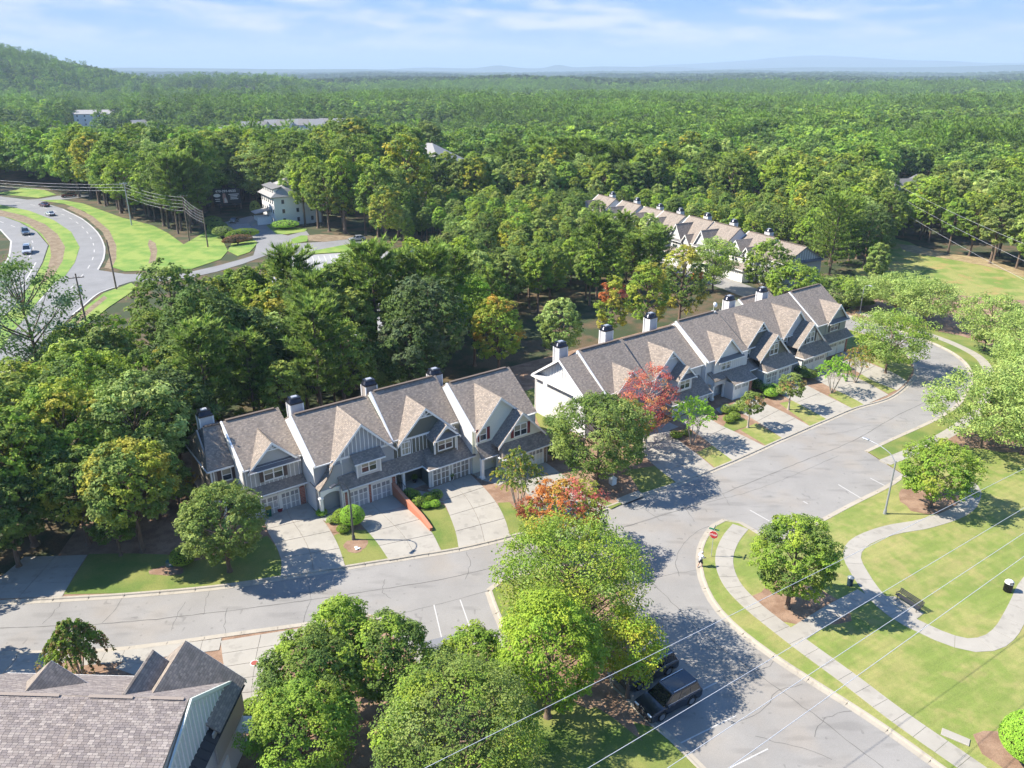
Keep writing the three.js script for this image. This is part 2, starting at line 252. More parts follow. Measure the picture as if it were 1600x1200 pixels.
// painted bay lines
{
  const g = structGroup('bay_markings');
  const line = (a, b, w = 0.1) => { const l = Math.hypot(b[0] - a[0], b[1] - a[1]), nx = (b[1] - a[1]) / l * w / 2, nz = -(b[0] - a[0]) / l * w / 2; part('bay_line', groundPoly([[a[0] + nx, a[1] + nz], [b[0] + nx, b[1] + nz], [b[0] - nx, b[1] - nz], [a[0] - nx, a[1] - nz]], 0.009, 0.004), M.roadpaint, g); };
  for (const [a, b] of [[[25.09,-69.85], [26.86,-67.14]], [[36.52,-75.24], [37.8,-72.33]], [[40.73,-76.7], [41.7,-74.81]], [[-4.54,-55.08], [-3.14,-50.25]], [[-6.77,-54.38], [-5.68,-49.94]], [[-9.38,-53.11], [-8.23,-49.04]], [[10.75,-42.46], [15.52,-45.29]], [[11.21,-39.39], [16.1,-42.05]], [[13.01,-36.82], [17.5,-39.13]], [[31.33,-71.66], [31.62,-71.14]]]) line(a, b);
}

// raised ground: yards, verges and the park (0.12 m above the road)
const yards = structGroup('yard'), lawns = structGroup('lawn');
let lay = 0;
const yard = (pts, mat, top = 0.1) => { const m = part('yard_bed', groundPoly(pts, top, 0.25), mat, yards); return m; };
const lawn = (pts, mat = M.lawn) => part('grass_patch', groundPoly(pts, 0.118 + 0.0006 * (lay++ % 9), 0.1), mat, lawns);
yard([...upperKerb, [61.19, -122.41], [44.54, -144.92], [-45.5, -78.3], [-42.83, -57.88], [-70, -62], [-75, -54]], M.straw);
yard([...outerKerb, ...bayKerb, ...cornerKerb.slice(1), [120, -20], [190, -60], [190, -190], ...[[102.7,-148.87], [91.9,-152.64], [78.77,-152.64], [69.33,-148.87]]], M.straw, 0.09);
yard([...lowerKerb, ...bayLeft.slice(1), ...bayLow.slice(1), ...bayRight.slice(1), ...islandKerb.slice(1), ...carBay.slice(1), [0, -20], [-60, -18], [-72, -46]], M.straw, 0.095);
// park grass on the right
lawn([...cornerKerb, [118, -22], [160, -60], [150, -120], ...[[69.89,-95.67], [59.56,-91.17], [52,-87.74], [43.16,-83.04], [44.94,-77.14], [42.18,-74.81], [36.32,-70.75], [31.05,-66.97]]]);
lawn([[43.21,-83.16], [53.11,-90], [58.52,-93.99], [63.04,-98.5], [67.05,-103.65], [69.76,-108.2], [71.62,-112.83], [72.37,-117.82], [71.65,-121.89], [70.65,-125.54], [68.51,-130.46], [72.47,-131.56], [78.01,-126.91], [80.82,-120.3], [79.35,-104.88], [72.03,-93.58], [58.51,-90], [51.11,-85.93], [44.05,-80.54]], M.green);
// grass along the left row
lawn([[-40.47,-61.78], [-39.63,-55.7], [-34.01,-55.87], [-26.2,-57.06], [-21.16,-58.38], [-21.67,-60.45], [-22.77,-62.84], [-24.32,-64.94], [-25.68,-63.6], [-27.98,-61.26], [-30.7,-60.45], [-32.9,-61.68], [-36.79,-61.89]], M.green);
lawn([[-15.55,-59.94], [-16.86,-63.06], [-17.84,-64.71], [-17.49,-65.16], [-16.22,-65.85], [-14.51,-65.99], [-11.7,-61.01]], M.green); lawn([[-21.01,-69.98], [-19.47,-67.99], [-18.56,-66.55], [-18.23,-66.79], [-17.67,-67.26], [-18.32,-68.48], [-19.34,-69.47]], M.green);
lawn([[-8.09,-65.68], [-6.79,-62.42], [-5.15,-62.84], [-5.56,-65.28], [-6.23,-67.93], [-7.31,-71.01], [-8.99,-70.75], [-9.77,-69.72], [-9.24,-67.99]], M.green);
lawn([[-1.51,-71.14], [-0.27,-71.27], [1.17,-68.85], [1.95,-66.79], [1.41,-65.62], [-0.19,-64.94]], M.green);
lawn([[7.4,-73.83], [10.47,-69.98], [13.94,-72.74], [18.56,-75.67], [17.24,-79.59], [13.71,-78.5], [10.06,-75.53]], M.green);
lawn([[22.31,-82.83], [23.65,-78.96], [26.35,-80.86], [25.46,-85.23]], M.lawn); lawn([[29.41,-89.05], [31.3,-84.62], [34.01,-86.65], [31.96,-91.17]]); lawn([[37.14,-97.62], [38.74,-90.19], [41.86,-92.56], [39.87,-98.82]]); lawn([[45.02,-100.55], [46.56,-95.67], [48.78,-97.18], [47.12,-102.2]]); lawn([[51.88,-107.68], [53.79,-101.02], [55.94,-102.68], [54.87,-109.53]]); lawn([[57.29,-112.27], [58.66,-105.88], [62,-110.61], [64.02,-117.82], [63.52,-123.2], [61.4,-127.96], [59.69,-130.1], [55.51,-120.3], [55.79,-115.13]]);
lawn([[27.39,-90], [27.98,-88.49], [30.29,-90], [31.24,-91.56], [30.33,-93.17], [28.72,-92.56]], M.green);
lawn([[4.55,-84.18], [5.65,-84.18], [5.22,-91.56], [3.93,-95.67], [3.55,-103.4], [1.84,-101.96], [3.09,-93.58]], M.green);
// island and lower left
lawn([[-1.93,-56.14], [-1.33,-54.04], [-0.7,-51.89], [-0.31,-50.4], [1.59,-51.1], [4.42,-53.95], [7.35,-55.7], [9.56,-56.14], [8.28,-59.05], [5.98,-59.94], [2.96,-59.15], [0,-57.9]], M.green);
lawn([[-1.86,-42.52], [1.9,-44.06], [4.97,-43.75], [7.31,-41.64], [9.23,-39.39], [11.01,-37.31], [11.7,-34.69], [-4.03,-34.69], [-4.3,-38.08]], M.green);
lawn([...[[10.43,-40.66], [11.03,-39.61], [12.49,-37.26], [14.99,-33.54], [11.84,-33.54], [9.28,-38.33], [8.64,-41.35]]], M.green);
lawn([[-18.02,-45.55], [-18.46,-43.44], [-18.19,-41.35], [-16.93,-39.39], [-15.92,-41.35], [-15.78,-44.38]], M.green);
lawn([[-16.9,-53.07], [-13,-52.62], [-11.3,-52.13], [-10.61,-51.18], [-13.78,-51.1], [-15.99,-51.49]].map(([x, z]) => [x, z]), M.green);

// kerb and gutter, cast in three-metre lengths
function kerb(name, pts, side = 1, drop = []) {
  const g = structGroup(name);
  for (const s of stripSegs(pts, [0, 0.01], 3, 0.015)) {
    const prof = [[0.5, -0.04], [0.5, 0.016], [0.14, 0.03], [0.09, 0.125], [0.05, 0.142], [-0.12, 0.145], [-0.12, -0.04]], pos = [], uv = [], idx = [], stations = [s.a, s.m, s.b];
    stations.forEach((q, i) => prof.forEach(([o, y], k) => { pos.push(q[0] + q[2] * -o * side, y, q[1] + q[3] * -o * side); uv.push(i * 1.5 + q[0], k * 0.15 + q[1]); }));
    const n = prof.length; for (let i = 0; i < 2; i++) for (let k = 0; k < n - 1; k++) { const a = i * n + k, b = a + n; idx.push(a, b, a + 1, a + 1, b, b + 1); }
    for (const o of [0, 2 * n]) for (let k = 1; k < n - 1; k++) idx.push(o, o + k, o + k + 1);
    let geo = new THREE.BufferGeometry(); geo.setAttribute('position', new THREE.Float32BufferAttribute(pos, 3)); geo.setAttribute('uv', new THREE.Float32BufferAttribute(uv, 2)); geo.setIndex(idx); geo = geo.toNonIndexed(); geo.computeVertexNormals();
    part('kerb_segment', geo, M.kerb, g);
  }
}
kerb('kerb', upperKerb, 1); kerb('kerb', outerKerb, 1); kerb('kerb', bayKerb, 1); kerb('kerb', cornerKerb, 1);
kerb('kerb', lowerKerb, -1); kerb('kerb', [...bayRight], -1); kerb('kerb', islandKerb, -1); kerb('kerb', carBay, -1);

// pavements and paths: separate slabs with open joints
function pavement(name, pts, w, seg = 1.55) { const g = structGroup(name); for (const s of stripSegs(pts, [w / 2, -w / 2], seg, 0.025)) part('slab', groundPoly(s.poly, 0.138 + rr(0, 0.006), 0.16), M.concrete, g); return g; }
pavement('pavement', [[23.17,-66.55], [21.62,-64.38], [20.3,-61.68], [19.79,-59.45], [19.86,-56.82], [20.72,-54.21], [22.15,-51.41], [23.52,-48.97], [25.58,-45.55], [27.78,-41.64], [30.4,-37.67], [32.66,-34.02]], 1.65);
pavement('pavement', [[23.45,-50.55], [27.34,-53.28], [31.21,-55.7]], 1.6);
pavement('path', [[51.09,-75.96], [50.94,-74.25], [50.1,-72.74], [48.21,-70.43], [46.01,-68.85], [43.77,-67.74], [41.33,-66.79], [38.76,-66.14], [36.39,-65.16], [34.25,-63.88], [32.91,-62.52], [32.22,-61.06], [32.01,-59.25], [31.92,-57.29], [32.08,-55.03], [32.55,-53.32], [33.31,-52.05], [34.18,-51.1], [35.47,-49.87], [37.1,-49.19], [38.86,-49.57], [40.57,-50.71], [42.57,-52.7], [44.3,-54.55], [46.07,-56.51], [50.57,-60.45]], 1.6, 2.4);
pavement('pavement', [[43.91,-80.22], [50.24,-84.18], [57.02,-89.24], [63.77,-95.67], [69.16,-102.44], [72.89,-109.26], [75.06,-115.72], [74.97,-120.3], [73.79,-125.2], [72.19,-128.67], [69.07,-134.19], [66.04,-140.99]], 1.5, 1.6);
{ const g = structGroup('bench_pad'); part('slab', groundPoly([[32.73,-55.43], [33.7,-55.34], [35.07,-53.11], [33.87,-52.21]], 0.15, 0.16), M.concrete, g); }

// driveways of cast slabs: LEFT and RIGHT edges from garage to kerb
const drives = [];
function driveway(left, right, rows) {
  const g = structGroup('driveway'), cl = (p) => { const c = new THREE.CatmullRomCurve3(p.map(([x, z]) => V3(x, 0, z)), false, 'centripetal'); return (t) => { const q = c.getPointAt(t); return [q.x, q.z]; }; }, L = cl(left), Rt = cl(right);
  drives.push([...left, ...right.slice().reverse()]);
  for (let i = 0; i < rows; i++) for (let k = 0; k < 2; k++) {
    const t0 = i / rows + 0.0025, t1 = (i + 1) / rows - 0.0025, s0 = k ? 0.503 : 0, s1 = k ? 1 : 0.497, pts = [], m = (t, s) => { const a = L(t), b = Rt(t); return [lerp(a[0], b[0], s), lerp(a[1], b[1], s)]; };
    for (let q = 0; q <= 4; q++) pts.push(m(lerp(t0, t1, q / 4), s0)); for (let q = 4; q >= 0; q--) pts.push(m(lerp(t0, t1, q / 4), s1));
    part('slab', groundPoly(pts, 0.135 + rr(0, 0.004), 0.16), M.concrete, g);
  }
}
driveway([[-46.32,-61.31], [-46.65,-58], [-47.03,-54.99]], [[-40.52,-61.63], [-40.04,-58.19], [-39.53,-55.34]], 3);
driveway([[-25.97,-68.72], [-24.46,-65.62], [-22.76,-62.79], [-21.67,-60.45], [-21.13,-58.28]], [[-21.66,-71.27], [-21.11,-70.11], [-18.71,-66.61], [-16.87,-63.1], [-15.49,-59.64]], 4);
driveway([[-17.6,-69.85], [-16.11,-67.99], [-14.7,-65.97], [-13.15,-63.6], [-11.6,-60.75]], [[-13.16,-73.01], [-11.04,-69.98], [-9.2,-67.44], [-8.09,-65.62], [-6.77,-62.2]], 4);
driveway([[-9.32,-73.97], [-7.37,-71.27], [-6.27,-67.93], [-5.59,-65.28], [-5.14,-62.63]], [[-4.76,-77.44], [-2.82,-73.76], [-1.53,-70.75], [-0.66,-67.62], [-0.19,-64.71]], 4);
driveway([[-1.19,-78.5], [0.86,-74.81], [2.39,-71.01], [3.24,-66.43]], [[3.78,-80.54], [5.85,-77.14], [7.42,-73.97], [10.12,-69.85]], 4);
driveway([[14.72,-85.58], [15.77,-82.16], [17.05,-78.5], [18.55,-75.24]], [[19.64,-90.78], [20.97,-85.76], [22.43,-82], [23.53,-78.65]], 4);
driveway([[21.75,-92.56], [23.07,-89.24], [24.54,-85.05], [26.19,-80.54]], [[25.51,-95.67], [26.72,-91.36], [28.89,-87.93], [31.14,-84.36]], 4);
driveway([[29.75,-96.53], [32.04,-92.16], [33.02,-89.43], [34.03,-86.47]], [[33.38,-100.32], [35.01,-97.62], [37.01,-93.99], [38.76,-90]], 4);
driveway([[37.25,-103.16], [39.12,-98.73], [40.46,-95.45], [41.72,-92.36]], [[42.05,-107.16], [43.29,-103.89], [44.94,-99.63], [46.56,-95.67]], 4);
driveway([[44.73,-107.94], [46.84,-102.2], [47.92,-99.63], [48.68,-96.96]], [[48.75,-110.89], [51.58,-107.42], [52.76,-104.14], [53.58,-100.55]], 4);
driveway([[51.2,-115.72], [52.94,-109.53], [53.63,-106.14], [55.62,-102.2]], [[54.46,-118.74], [56.79,-112.27], [58.21,-109.26], [58.73,-105.63]], 4);
driveway([[-36.2,-45.82], [-35.46,-46.7], [-34.78,-47.74], [-34.87,-48.39]], [[-41.89,-45.55], [-42.65,-46.7], [-43.35,-47.74], [-43.54,-48.03]], 3);
driveway([[-19.89,-42.64], [-21.15,-44.7], [-22.44,-47.04], [-23.63,-49.72]], [[-18.12,-42.64], [-17.96,-45.68], [-17.74,-49.04], [-17.53,-51.25]], 5);
driveway([[-28.62,-45.82], [-28.17,-47.04], [-27.62,-48.1], [-27.75,-49.27]], [[-30.72,-46.63], [-30.28,-47.39], [-29.8,-48.1], [-29.65,-48.9]], 3);
const walkGeo = [[[-19.8,-67.99], [-18.72,-69.1], [-16.95,-68.6], [-16.08,-67.86], [-16.45,-67.02], [-17.96,-66.79]], [[-11.5,-70.11], [-10.21,-73.69], [-8.68,-73.14], [-7.4,-71.27], [-8.99,-70.75], [-10.21,-69.47]], [[-3.99,-76.55], [-1.5,-79.59], [-1.04,-78.35], [0,-76.55], [-1.43,-74.81]], [[18.46,-89.24], [19.64,-88.49], [21.58,-90], [20.54,-91.56]], [[27.78,-95.67], [29.8,-97.4], [29.99,-96.09], [28.06,-93.99]], [[36.15,-101.96], [37.33,-103.4], [37.62,-101.96], [36.31,-100.09]], [[-1.93,-49.87], [-0.37,-50.32], [-0.51,-48.46], [-1.62,-47.89]]];
for (const p of walkGeo) { const g = structGroup('path'); part('slab', groundPoly(p, 0.14, 0.14), M.concrete, g); }
{ // pavement along the lower left road
  pavement('pavement', [[-33.7,-47.6], [-31.79,-47.81], [-28.51,-48.39], [-25.65,-48.9], [-23.5,-49.34]], 1.4); pavement('pavement', [[-17.32,-50.86], [-15.92,-51.18], [-14.17,-51.73]], 1.4);
}
// mulch beds round the trees and the pine-straw edge
{ const g = structGroup('mulch'); const bed = (p, m = M.straw) => part('mulch_bed', groundPoly(p, 0.1285 + 0.0005 * (lay++ % 9), 0.05), m, g);
  const round = (cx, cz, rx, rz, n = 18) => Array.from({ length: n }, (_, i) => { const t = i / n * 6.283, k = 1 + 0.12 * Math.sin(3 * t + cx) + 0.06 * Math.sin(7 * t + cz); return [cx + rx * k * Math.cos(t), cz + rz * k * Math.sin(t)]; });
  bed(round(24.82, -54.38, 4.2, 3.0)); bed(round(45.31, -71.4, 4.0, 2.6)); bed(round(-15.2, -63.17, 1.15, 1.15)); bed(round(-31.85, -59.15, 1.6, 0.8)); bed(round(60.69, -85.93, 7, 3)); bed(round(34.25, -38.6, 2.4, 2.2));
  bed([[-19.42,-66.32], [-17.92,-65.39], [-16.44,-65.97], [-15.62,-66.79], [-16.5,-67.99], [-17.82,-67.99], [-18.85,-67.26]]); bed([[-8.97,-70.49], [-6.82,-70.88], [-7.12,-72.06], [-8.36,-72.74], [-9.88,-70.75]]); bed([[10.66,-51.49], [9.64,-49.94], [6.98,-47.04], [7.4,-45.55], [8.3,-43.87], [5.57,-42.52], [1.92,-44.7], [0,-46.36], [2.61,-49.94], [7.09,-53.11]]); bed([[-34.88,-46.36], [-33.02,-45.82], [-31.57,-46.36], [-30.72,-46.63], [-32.55,-47.32], [-34.05,-47.32]]);
  bed([[-1.77,-74.11], [0,-75.24], [2.04,-70.75], [2.1,-67.62], [0.67,-69.47], [-0.69,-72.06]]); bed([[5.42,-74.81], [7.43,-74.11], [10.9,-70.75], [14.04,-73.42], [13.5,-76.99], [9.64,-78.5], [6.67,-78.5]]); 
}

// ---------- house builder ----------
T.lap = tex(64, 1, (u, v) => { const f = (v * 5) % 1; const k = f < 0.12 ? 0.15 : 0.55 + 0.45 * (1 - f); return [k, k, k]; });
const siding = (r, g, b) => std(C(r, g, b), 0.75, { bumpMap: T.lap, bumpScale: 0.02 });
const S = { grey: siding(0.40, 0.39, 0.37), bluegrey: siding(0.33, 0.345, 0.36), olive: siding(0.135, 0.135, 0.105), cream: siding(0.66, 0.66, 0.56), pale: siding(0.62, 0.67, 0.58), white: siding(0.62, 0.61, 0.60), taupe: siding(0.30, 0.265, 0.235), tan: siding(0.42, 0.39, 0.34), sage: siding(0.30, 0.32, 0.30), lightgrey: siding(0.55, 0.54, 0.53) };
const doorGrey = std(C(0.40, 0.40, 0.41), 0.6), doorTan = std(C(0.24, 0.215, 0.19), 0.6), doorCream = std(C(0.66, 0.65, 0.56), 0.6), glassDoor = new THREE.MeshPhysicalMaterial({ color: C(0.05, 0.085, 0.075), roughness: 0.1 });
function frame(ox, oz, turn) { const c = Math.cos(turn), s = Math.sin(turn); return { turn, at: (u, v) => [ox + u * c + v * s, 0, oz - u * s + v * c] }; }
const ROW = frame(0, 0, 36.5 * Math.PI / 180);
class House {
  constructor(name, label, group, fr, u, v, base = 0.1) { const p = fr.at(u, v); p[1] = base; this.o = thing(name, label, name, p, fr.turn, group); this.o.userData.category = name === 'townhouse' ? 'townhouse' : 'house'; this.u = u; this.v = v; this.b = base; }
  P(u, y, v) { return [u - this.u, y - this.b, v - this.v]; }
  panel(name, pts, th, mat, parent = this.o) { return part(name, panelG(pts.map((p) => this.P(...p)), th), mat, parent); }
  box(name, u0, u1, y0, y1, v0, v1, mat, parent = this.o) { const a = this.P(u0, y0, v0), b = this.P(u1, y1, v1); return part(name, box0(Math.min(a[0], b[0]), Math.max(a[0], b[0]), a[1], b[1], Math.min(a[2], b[2]), Math.max(a[2], b[2])), mat, parent); }
  front(name, uy, v, mat, th = 0.16, parent = this.o) { return part(name, panelG(uy.map(([u, y]) => this.P(u, y, v)), th, [0, 0, -th]), mat, parent); }
  side(name, vy, u, mat, th = 0.16, parent = this.o) { return part(name, panelG(vy.map(([v, y]) => this.P(u, y, v)), Math.abs(th), [th, 0, 0]), mat, parent); }
  // main gable roof with body walls below
  body({ u0, u1, vf, yf, vr, yr, wall, left, right, rake = M.white, vb, back, over = 0.32, lo = 0, ro = 0 }) {
    vb = vb ?? 2 * vr - vf; const yb = yf; this.vf = vf; this.yf = yf; this.vr = vr; this.yr = yr; const vw = vf - over, y2 = yf + over * (yr - yf) / (vf - vr);
    this.vAt = (y) => vf + (y - yf) / (yr - yf) * (vr - vf); this.vw = vw;
    const a = u0 - lo, b = u1 + ro, roof = this.panel('roof', [[a, yf, vf], [b, yf, vf], [b, yr, vr], [a, yr, vr]], 0.14, M.shingle);
    this.panel('roof', [[a, yb, vb], [b, yb, vb], [b, yr, vr], [a, yr, vr]], 0.14, M.shingle);
    if (rake !== null) this.box('ridge_vent', a + 0.5, b - 0.45, yr - 0.04, yr + 0.075, vr - 0.17, vr + 0.17, M.ridge, roof);
    this.front('wall', [[u0 + 0.02, 0], [u1 - 0.02, 0], [u1 - 0.02, y2 - 0.14], [u0 + 0.02, y2 - 0.14]], vw, wall); this.front('wall', [[u0 + 0.02, 0], [u1 - 0.02, 0], [u1 - 0.02, y2 - 0.14], [u0 + 0.02, y2 - 0.14]], vb + over + 0.16, wall);
    const pr = [[vb + over + 0.17, 0], [vw - 0.17, 0], [vw - 0.17, y2 - 0.06], [vr, yr - 0.12], [vb + over + 0.17, y2 - 0.06]];
    if (left) this.side('side_wall', pr, u0 + 0.02, left, 0.16); if (right) this.side('side_wall', pr, u1 - 0.02, right, -0.16);
    for (const [u, d] of [[a, 1], [b, -1]]) if (rake) this.panel('rake_board', [[u - 0.03 * d, yf + 0.03, vf + 0.02], [u + 0.16 * d, yf + 0.03, vf + 0.02], [u + 0.16 * d, yr + 0.03, vr], [u - 0.03 * d, yr + 0.03, vr]], 0.2, d > 0 ? rake : M.shingle);
    this.box('gutter', a, b, yf - 0.17, yf - 0.03, vf - 0.02, vf + 0.09, M.white);
    return roof;
  }
  // gable crossing the front slope of the main roof
  gable({ uc, half, v, ya, ye, ybot, wall, ov = 0.28, over = 0.34, batten = 0, band, vent, back, trim = M.white, halfR }) {
    halfR = halfR ?? half; const s = (ya - ye) / half, vF = v + over, sR = (ya - ye) / halfR;
    const cl = (y) => back ?? Math.min(this.vAt(Math.min(y, this.yr - 0.02)), vF - 0.05), yL = ye - s * ov, yR = ye - sR * ov;
    const r = this.panel('gable_roof', [[uc, ya, vF], [uc - half - ov, yL, vF], [uc - half - ov, yL, cl(yL)], [uc, ya, cl(ya) - 0.1]], 0.13, M.shingle);
    this.panel('gable_roof', [[uc, ya, vF], [uc, ya, cl(ya) - 0.1], [uc + halfR + ov, yR, cl(yR)], [uc + halfR + ov, yR, vF]], 0.13, M.shingle);
    for (const [d, h, q] of [[-1, half, s], [1, halfR, sR]]) this.front('rake_board', [[uc, ya - 0.02], [uc + d * (h + ov), ya - q * (h + ov) - 0.02], [uc + d * (h + ov), ya - q * (h + ov) - 0.3], [uc, ya - 0.34]], vF + 0.03, trim, 0.06);
    const w = this.front('gable_wall', [[uc - half, ybot], [uc + halfR, ybot], [uc + halfR, ye - 0.1], [uc, ya - 0.14], [uc - half, ye - 0.1]], v, wall, 0.14);
    for (const [u, hh, d] of [[uc - half, half, 1], [uc + halfR, halfR, -1]]) { const vb = Math.min(v - 0.14, back ?? this.vAt(ye)) - 0.3; if (v - 0.14 - vb > 0.05) this.side('gable_cheek', [[vb, ybot], [v - 0.14, ybot], [v - 0.14, ye - 0.12], [vb, ye - 0.12]], u + 0.01 * d, wall, 0.12 * d); }
    const y0 = band ?? ybot;
    if (band) this.box('band_board', uc - half + 0.05, uc + halfR - 0.05, band - 0.11, band + 0.11, v, v + 0.06, trim);
    if (batten) { const [b0, b1] = batten === 2 ? [ybot, y0] : [y0, 99]; for (let u = uc - half + 0.25; u < uc + halfR - 0.1; u += 0.46) { const t = Math.min(b1, ya - 0.3 - (u < uc ? s : sR) * Math.abs(u - uc)); if (t > b0 + 0.15) this.box('batten', u - 0.035, u + 0.035, b0, t, v, v + 0.035, trim); } }
    if (vent) { // small truss in the peak
      const yb = ya - vent, d = vent / s; this.box('peak_truss', uc - d * 0.86, uc + d * 0.86, yb - 0.07, yb + 0.07, v, v + 0.2, trim); this.box('peak_truss', uc - 0.06, uc + 0.06, yb + 0.07, ya - 0.35, v, v + 0.18, trim);
      for (const k of [-1, 1]) this.front('peak_truss', [[uc, yb + 0.05], [uc, yb + 0.2], [uc + k * d * 0.42, yb + vent * 0.42], [uc + k * d * 0.48, yb + vent * 0.32]], v + 0.16, trim, 0.08);
    }
    return r;
  }
  battens(u0, u1, y0, y1, v, mat = M.white, step = 0.46) { for (let u = u0; u <= u1 + 0.01; u += step) this.box('batten', u - 0.035, u + 0.035, y0, y1, v, v + 0.035, mat); }
  window(u0, u1, y0, y1, v, { cols = 2, shutter, blind = 0.55, trim = M.white } = {}) {
    const w = 0.09, fr = [box0(u0 - w, u1 + w, y1, y1 + w * 1.4, 0, 0.07), box0(u0 - w, u1 + w, y0 - w * 1.4, y0, 0, 0.09), box0(u0 - w, u0, y0, y1, 0, 0.07), box0(u1, u1 + w, y0, y1, 0, 0.07), box0(u0, u1, (y0 + y1) / 2 - 0.035, (y0 + y1) / 2 + 0.035, 0, 0.06)];
    const cw = (u1 - u0) / cols; for (let i = 1; i < cols; i++) fr.push(box0(u0 + i * cw - 0.06, u0 + i * cw + 0.06, y0, y1, 0.002, 0.068));
    const g = merge(fr), p = this.P(0, 0, v); g.translate(p[0], p[1], p[2]); const f = part('window', g, trim, this.o);
    for (let i = 0; i < cols; i++) for (let k = 0; k < 2; k++) this.box('pane', u0 + i * cw, u0 + (i + 1) * cw, k ? (y0 + y1) / 2 : y0, k ? y1 : (y0 + y1) / 2, v + 0.004, v + 0.024 + 0.008 * k, (k && blind > 0.3) || blind > 0.8 ? M.blindGlass : M.pane, f);
    if (shutter) for (const [a, b] of [[u0 - w - 0.42, u0 - w - 0.02], [u1 + w + 0.02, u1 + w + 0.42]]) this.box('shutter', a, b, y0 - 0.08, y1 + 0.08, v, v + 0.06, shutter);
  }
  lowRoof({ u0, u1, vt, yt, ve, ye, hl = 0, hr = 0, mat = M.shingle, th = 0.12 }) {
    const r = this.panel('lower_roof', [[u0, ye, ve], [u1, ye, ve], [u1 - hr, yt, vt], [u0 + hl, yt, vt]], th, mat);
    if (hl) this.panel('lower_roof', [[u0, ye, vt], [u0, ye, ve], [u0 + hl, yt, vt]], th, mat); if (hr) this.panel('lower_roof', [[u1, ye, ve], [u1, ye, vt], [u1 - hr, yt, vt]], th, mat);
    this.box('gutter', u0 - 0.02, u1 + 0.02, ye - 0.15, ye - 0.02, ve - 0.02, ve + 0.08, M.white); if (hl) this.box('gutter', u0 - 0.08, u0 + 0.02, ye - 0.15, ye - 0.02, vt, ve - 0.03, M.white); if (hr) this.box('gutter', u1 - 0.02, u1 + 0.08, ye - 0.15, ye - 0.02, vt, ve - 0.03, M.white);
    return r;
  }
  garage({ u0, u1, v, vback, top, doors, wall, mat = doorGrey, dh = 2.15, pier, trim = M.white, lintel }) {
    this.front('garage_wall', [[u0, 0], [u1, 0], [u1, top], [u0, top]], v, wall, 0.18);
    this.side('garage_wall', [[vback, 0], [v - 0.19, 0], [v - 0.19, top], [vback, top]], u0, wall, 0.15); this.side('garage_wall', [[vback, 0], [v - 0.19, 0], [v - 0.19, top], [vback, top]], u1, wall, -0.15);
    if (lintel) this.box('lintel', u0, u1, dh + 0.16, top - 0.02, v, v + 0.05, lintel);
    if (pier) for (const [a, b] of pier) this.box('pier', a, b, 0, dh + 0.1, v, v + 0.09, pier.mat ?? M.brick);
    this.box('corner_board', u0 - 0.03, u0 + 0.14, 0, top, v - 0.1, v + 0.03, trim); this.box('corner_board', u1 - 0.14, u1 + 0.03, 0, top, v - 0.1, v + 0.03, trim);
    for (const [a, b] of doors) {
      const d = this.box('garage_door', a, b, 0.02, dh, v - 0.02, v + 0.03, trim), n = 4, w = (b - a) / n;
      for (let i = 0; i < n; i++) for (const [y0, y1] of [[0.1, 0.72], [0.8, 1.5], [1.6, dh - 0.1]]) this.box('panel', a + i * w + (i % 2 ? 0.05 : 0.09), a + (i + 1) * w - (i % 2 ? 0.09 : 0.05), y0, y1, v + 0.01, v + 0.036, y0 > 1.5 ? M.doorGlass : mat, d);
      this.box('door_frame', a - 0.16, a - 0.01, 0, dh + 0.16, v, v + 0.06, trim); this.box('door_frame', b + 0.01, b + 0.16, 0, dh + 0.16, v, v + 0.06, trim); this.box('door_frame', a - 0.16, b + 0.16, dh + 0.01, dh + 0.15, v + 0.001, v + 0.064, trim);
    }
  }
  chimney(u, v, y0, y1, mat = M.chim, w = 0.66, d = 0.55) {
    const c = this.box('chimney', u - w, u + w, y0, y1, v - d, v + d, mat), p = this.P(u, y1, v);
    for (const k of [-1, 1]) for (const j of [-1, 1]) this.box('corner_trim', u + k * w - 0.07 - (k > 0 ? -0.02 : 0.02), u + k * w + 0.07 + (k > 0 ? 0.02 : -0.02), y0, y1 - 0.02, v + j * d - 0.07, v + j * d + 0.07, M.white, c);
    const cap = new THREE.CylinderGeometry(0.72, 1.0, 0.5, 4, 1); cap.rotateY(Math.PI / 4); cap.scale(w * 1.5, 1, d * 1.5); cap.translate(p[0], p[1] + 0.31, p[2]);
    const band = boxG(w * 2.2, 0.16, d * 2.2, p[0], p[1] + 0.06, p[2]), lid = boxG(w * 1.75, 0.06, d * 1.75, p[0], p[1] + 0.6, p[2]), top = boxG(w * 0.9, 0.1, d * 0.9, p[0], p[1] + 0.68, p[2]);
    part('chimney_cap', merge([cap, band, lid]), M.capmetal, c); part('flue', top, M.galv, c);
  }
  door(u0, u1, v, mat = glassDoor, h = 2.1) { const d = this.box('door', u0, u1, 0.12, h, v, v + 0.05, M.dark); this.box('door_glass', u0 + 0.16, u1 - 0.16, 0.4, h - 0.18, v + 0.02, v + 0.06, mat, d); this.box('door_frame', u0 - 0.14, u0 - 0.01, 0.1, h + 0.14, v, v + 0.06, M.white); this.box('door_frame', u1 + 0.01, u1 + 0.14, 0.1, h + 0.14, v, v + 0.06, M.white); this.box('door_frame', u0 - 0.14, u1 + 0.14, h + 0.01, h + 0.14, v + 0.001, v + 0.064, M.white); }
  column(u, v, y, r = 0.16) { const p = this.P(u, 0, v), g = merge([boxG(r * 2, y - 0.3, r * 2, p[0], (y - 0.3) / 2 + 0.1, p[2]), boxG(r * 2.8, 0.3, r * 2.8, p[0], 0.16, p[2]), boxG(r * 2.7, 0.18, r * 2.7, p[0], y - 0.3, p[2])]); part('column', g, M.white, this.o); }
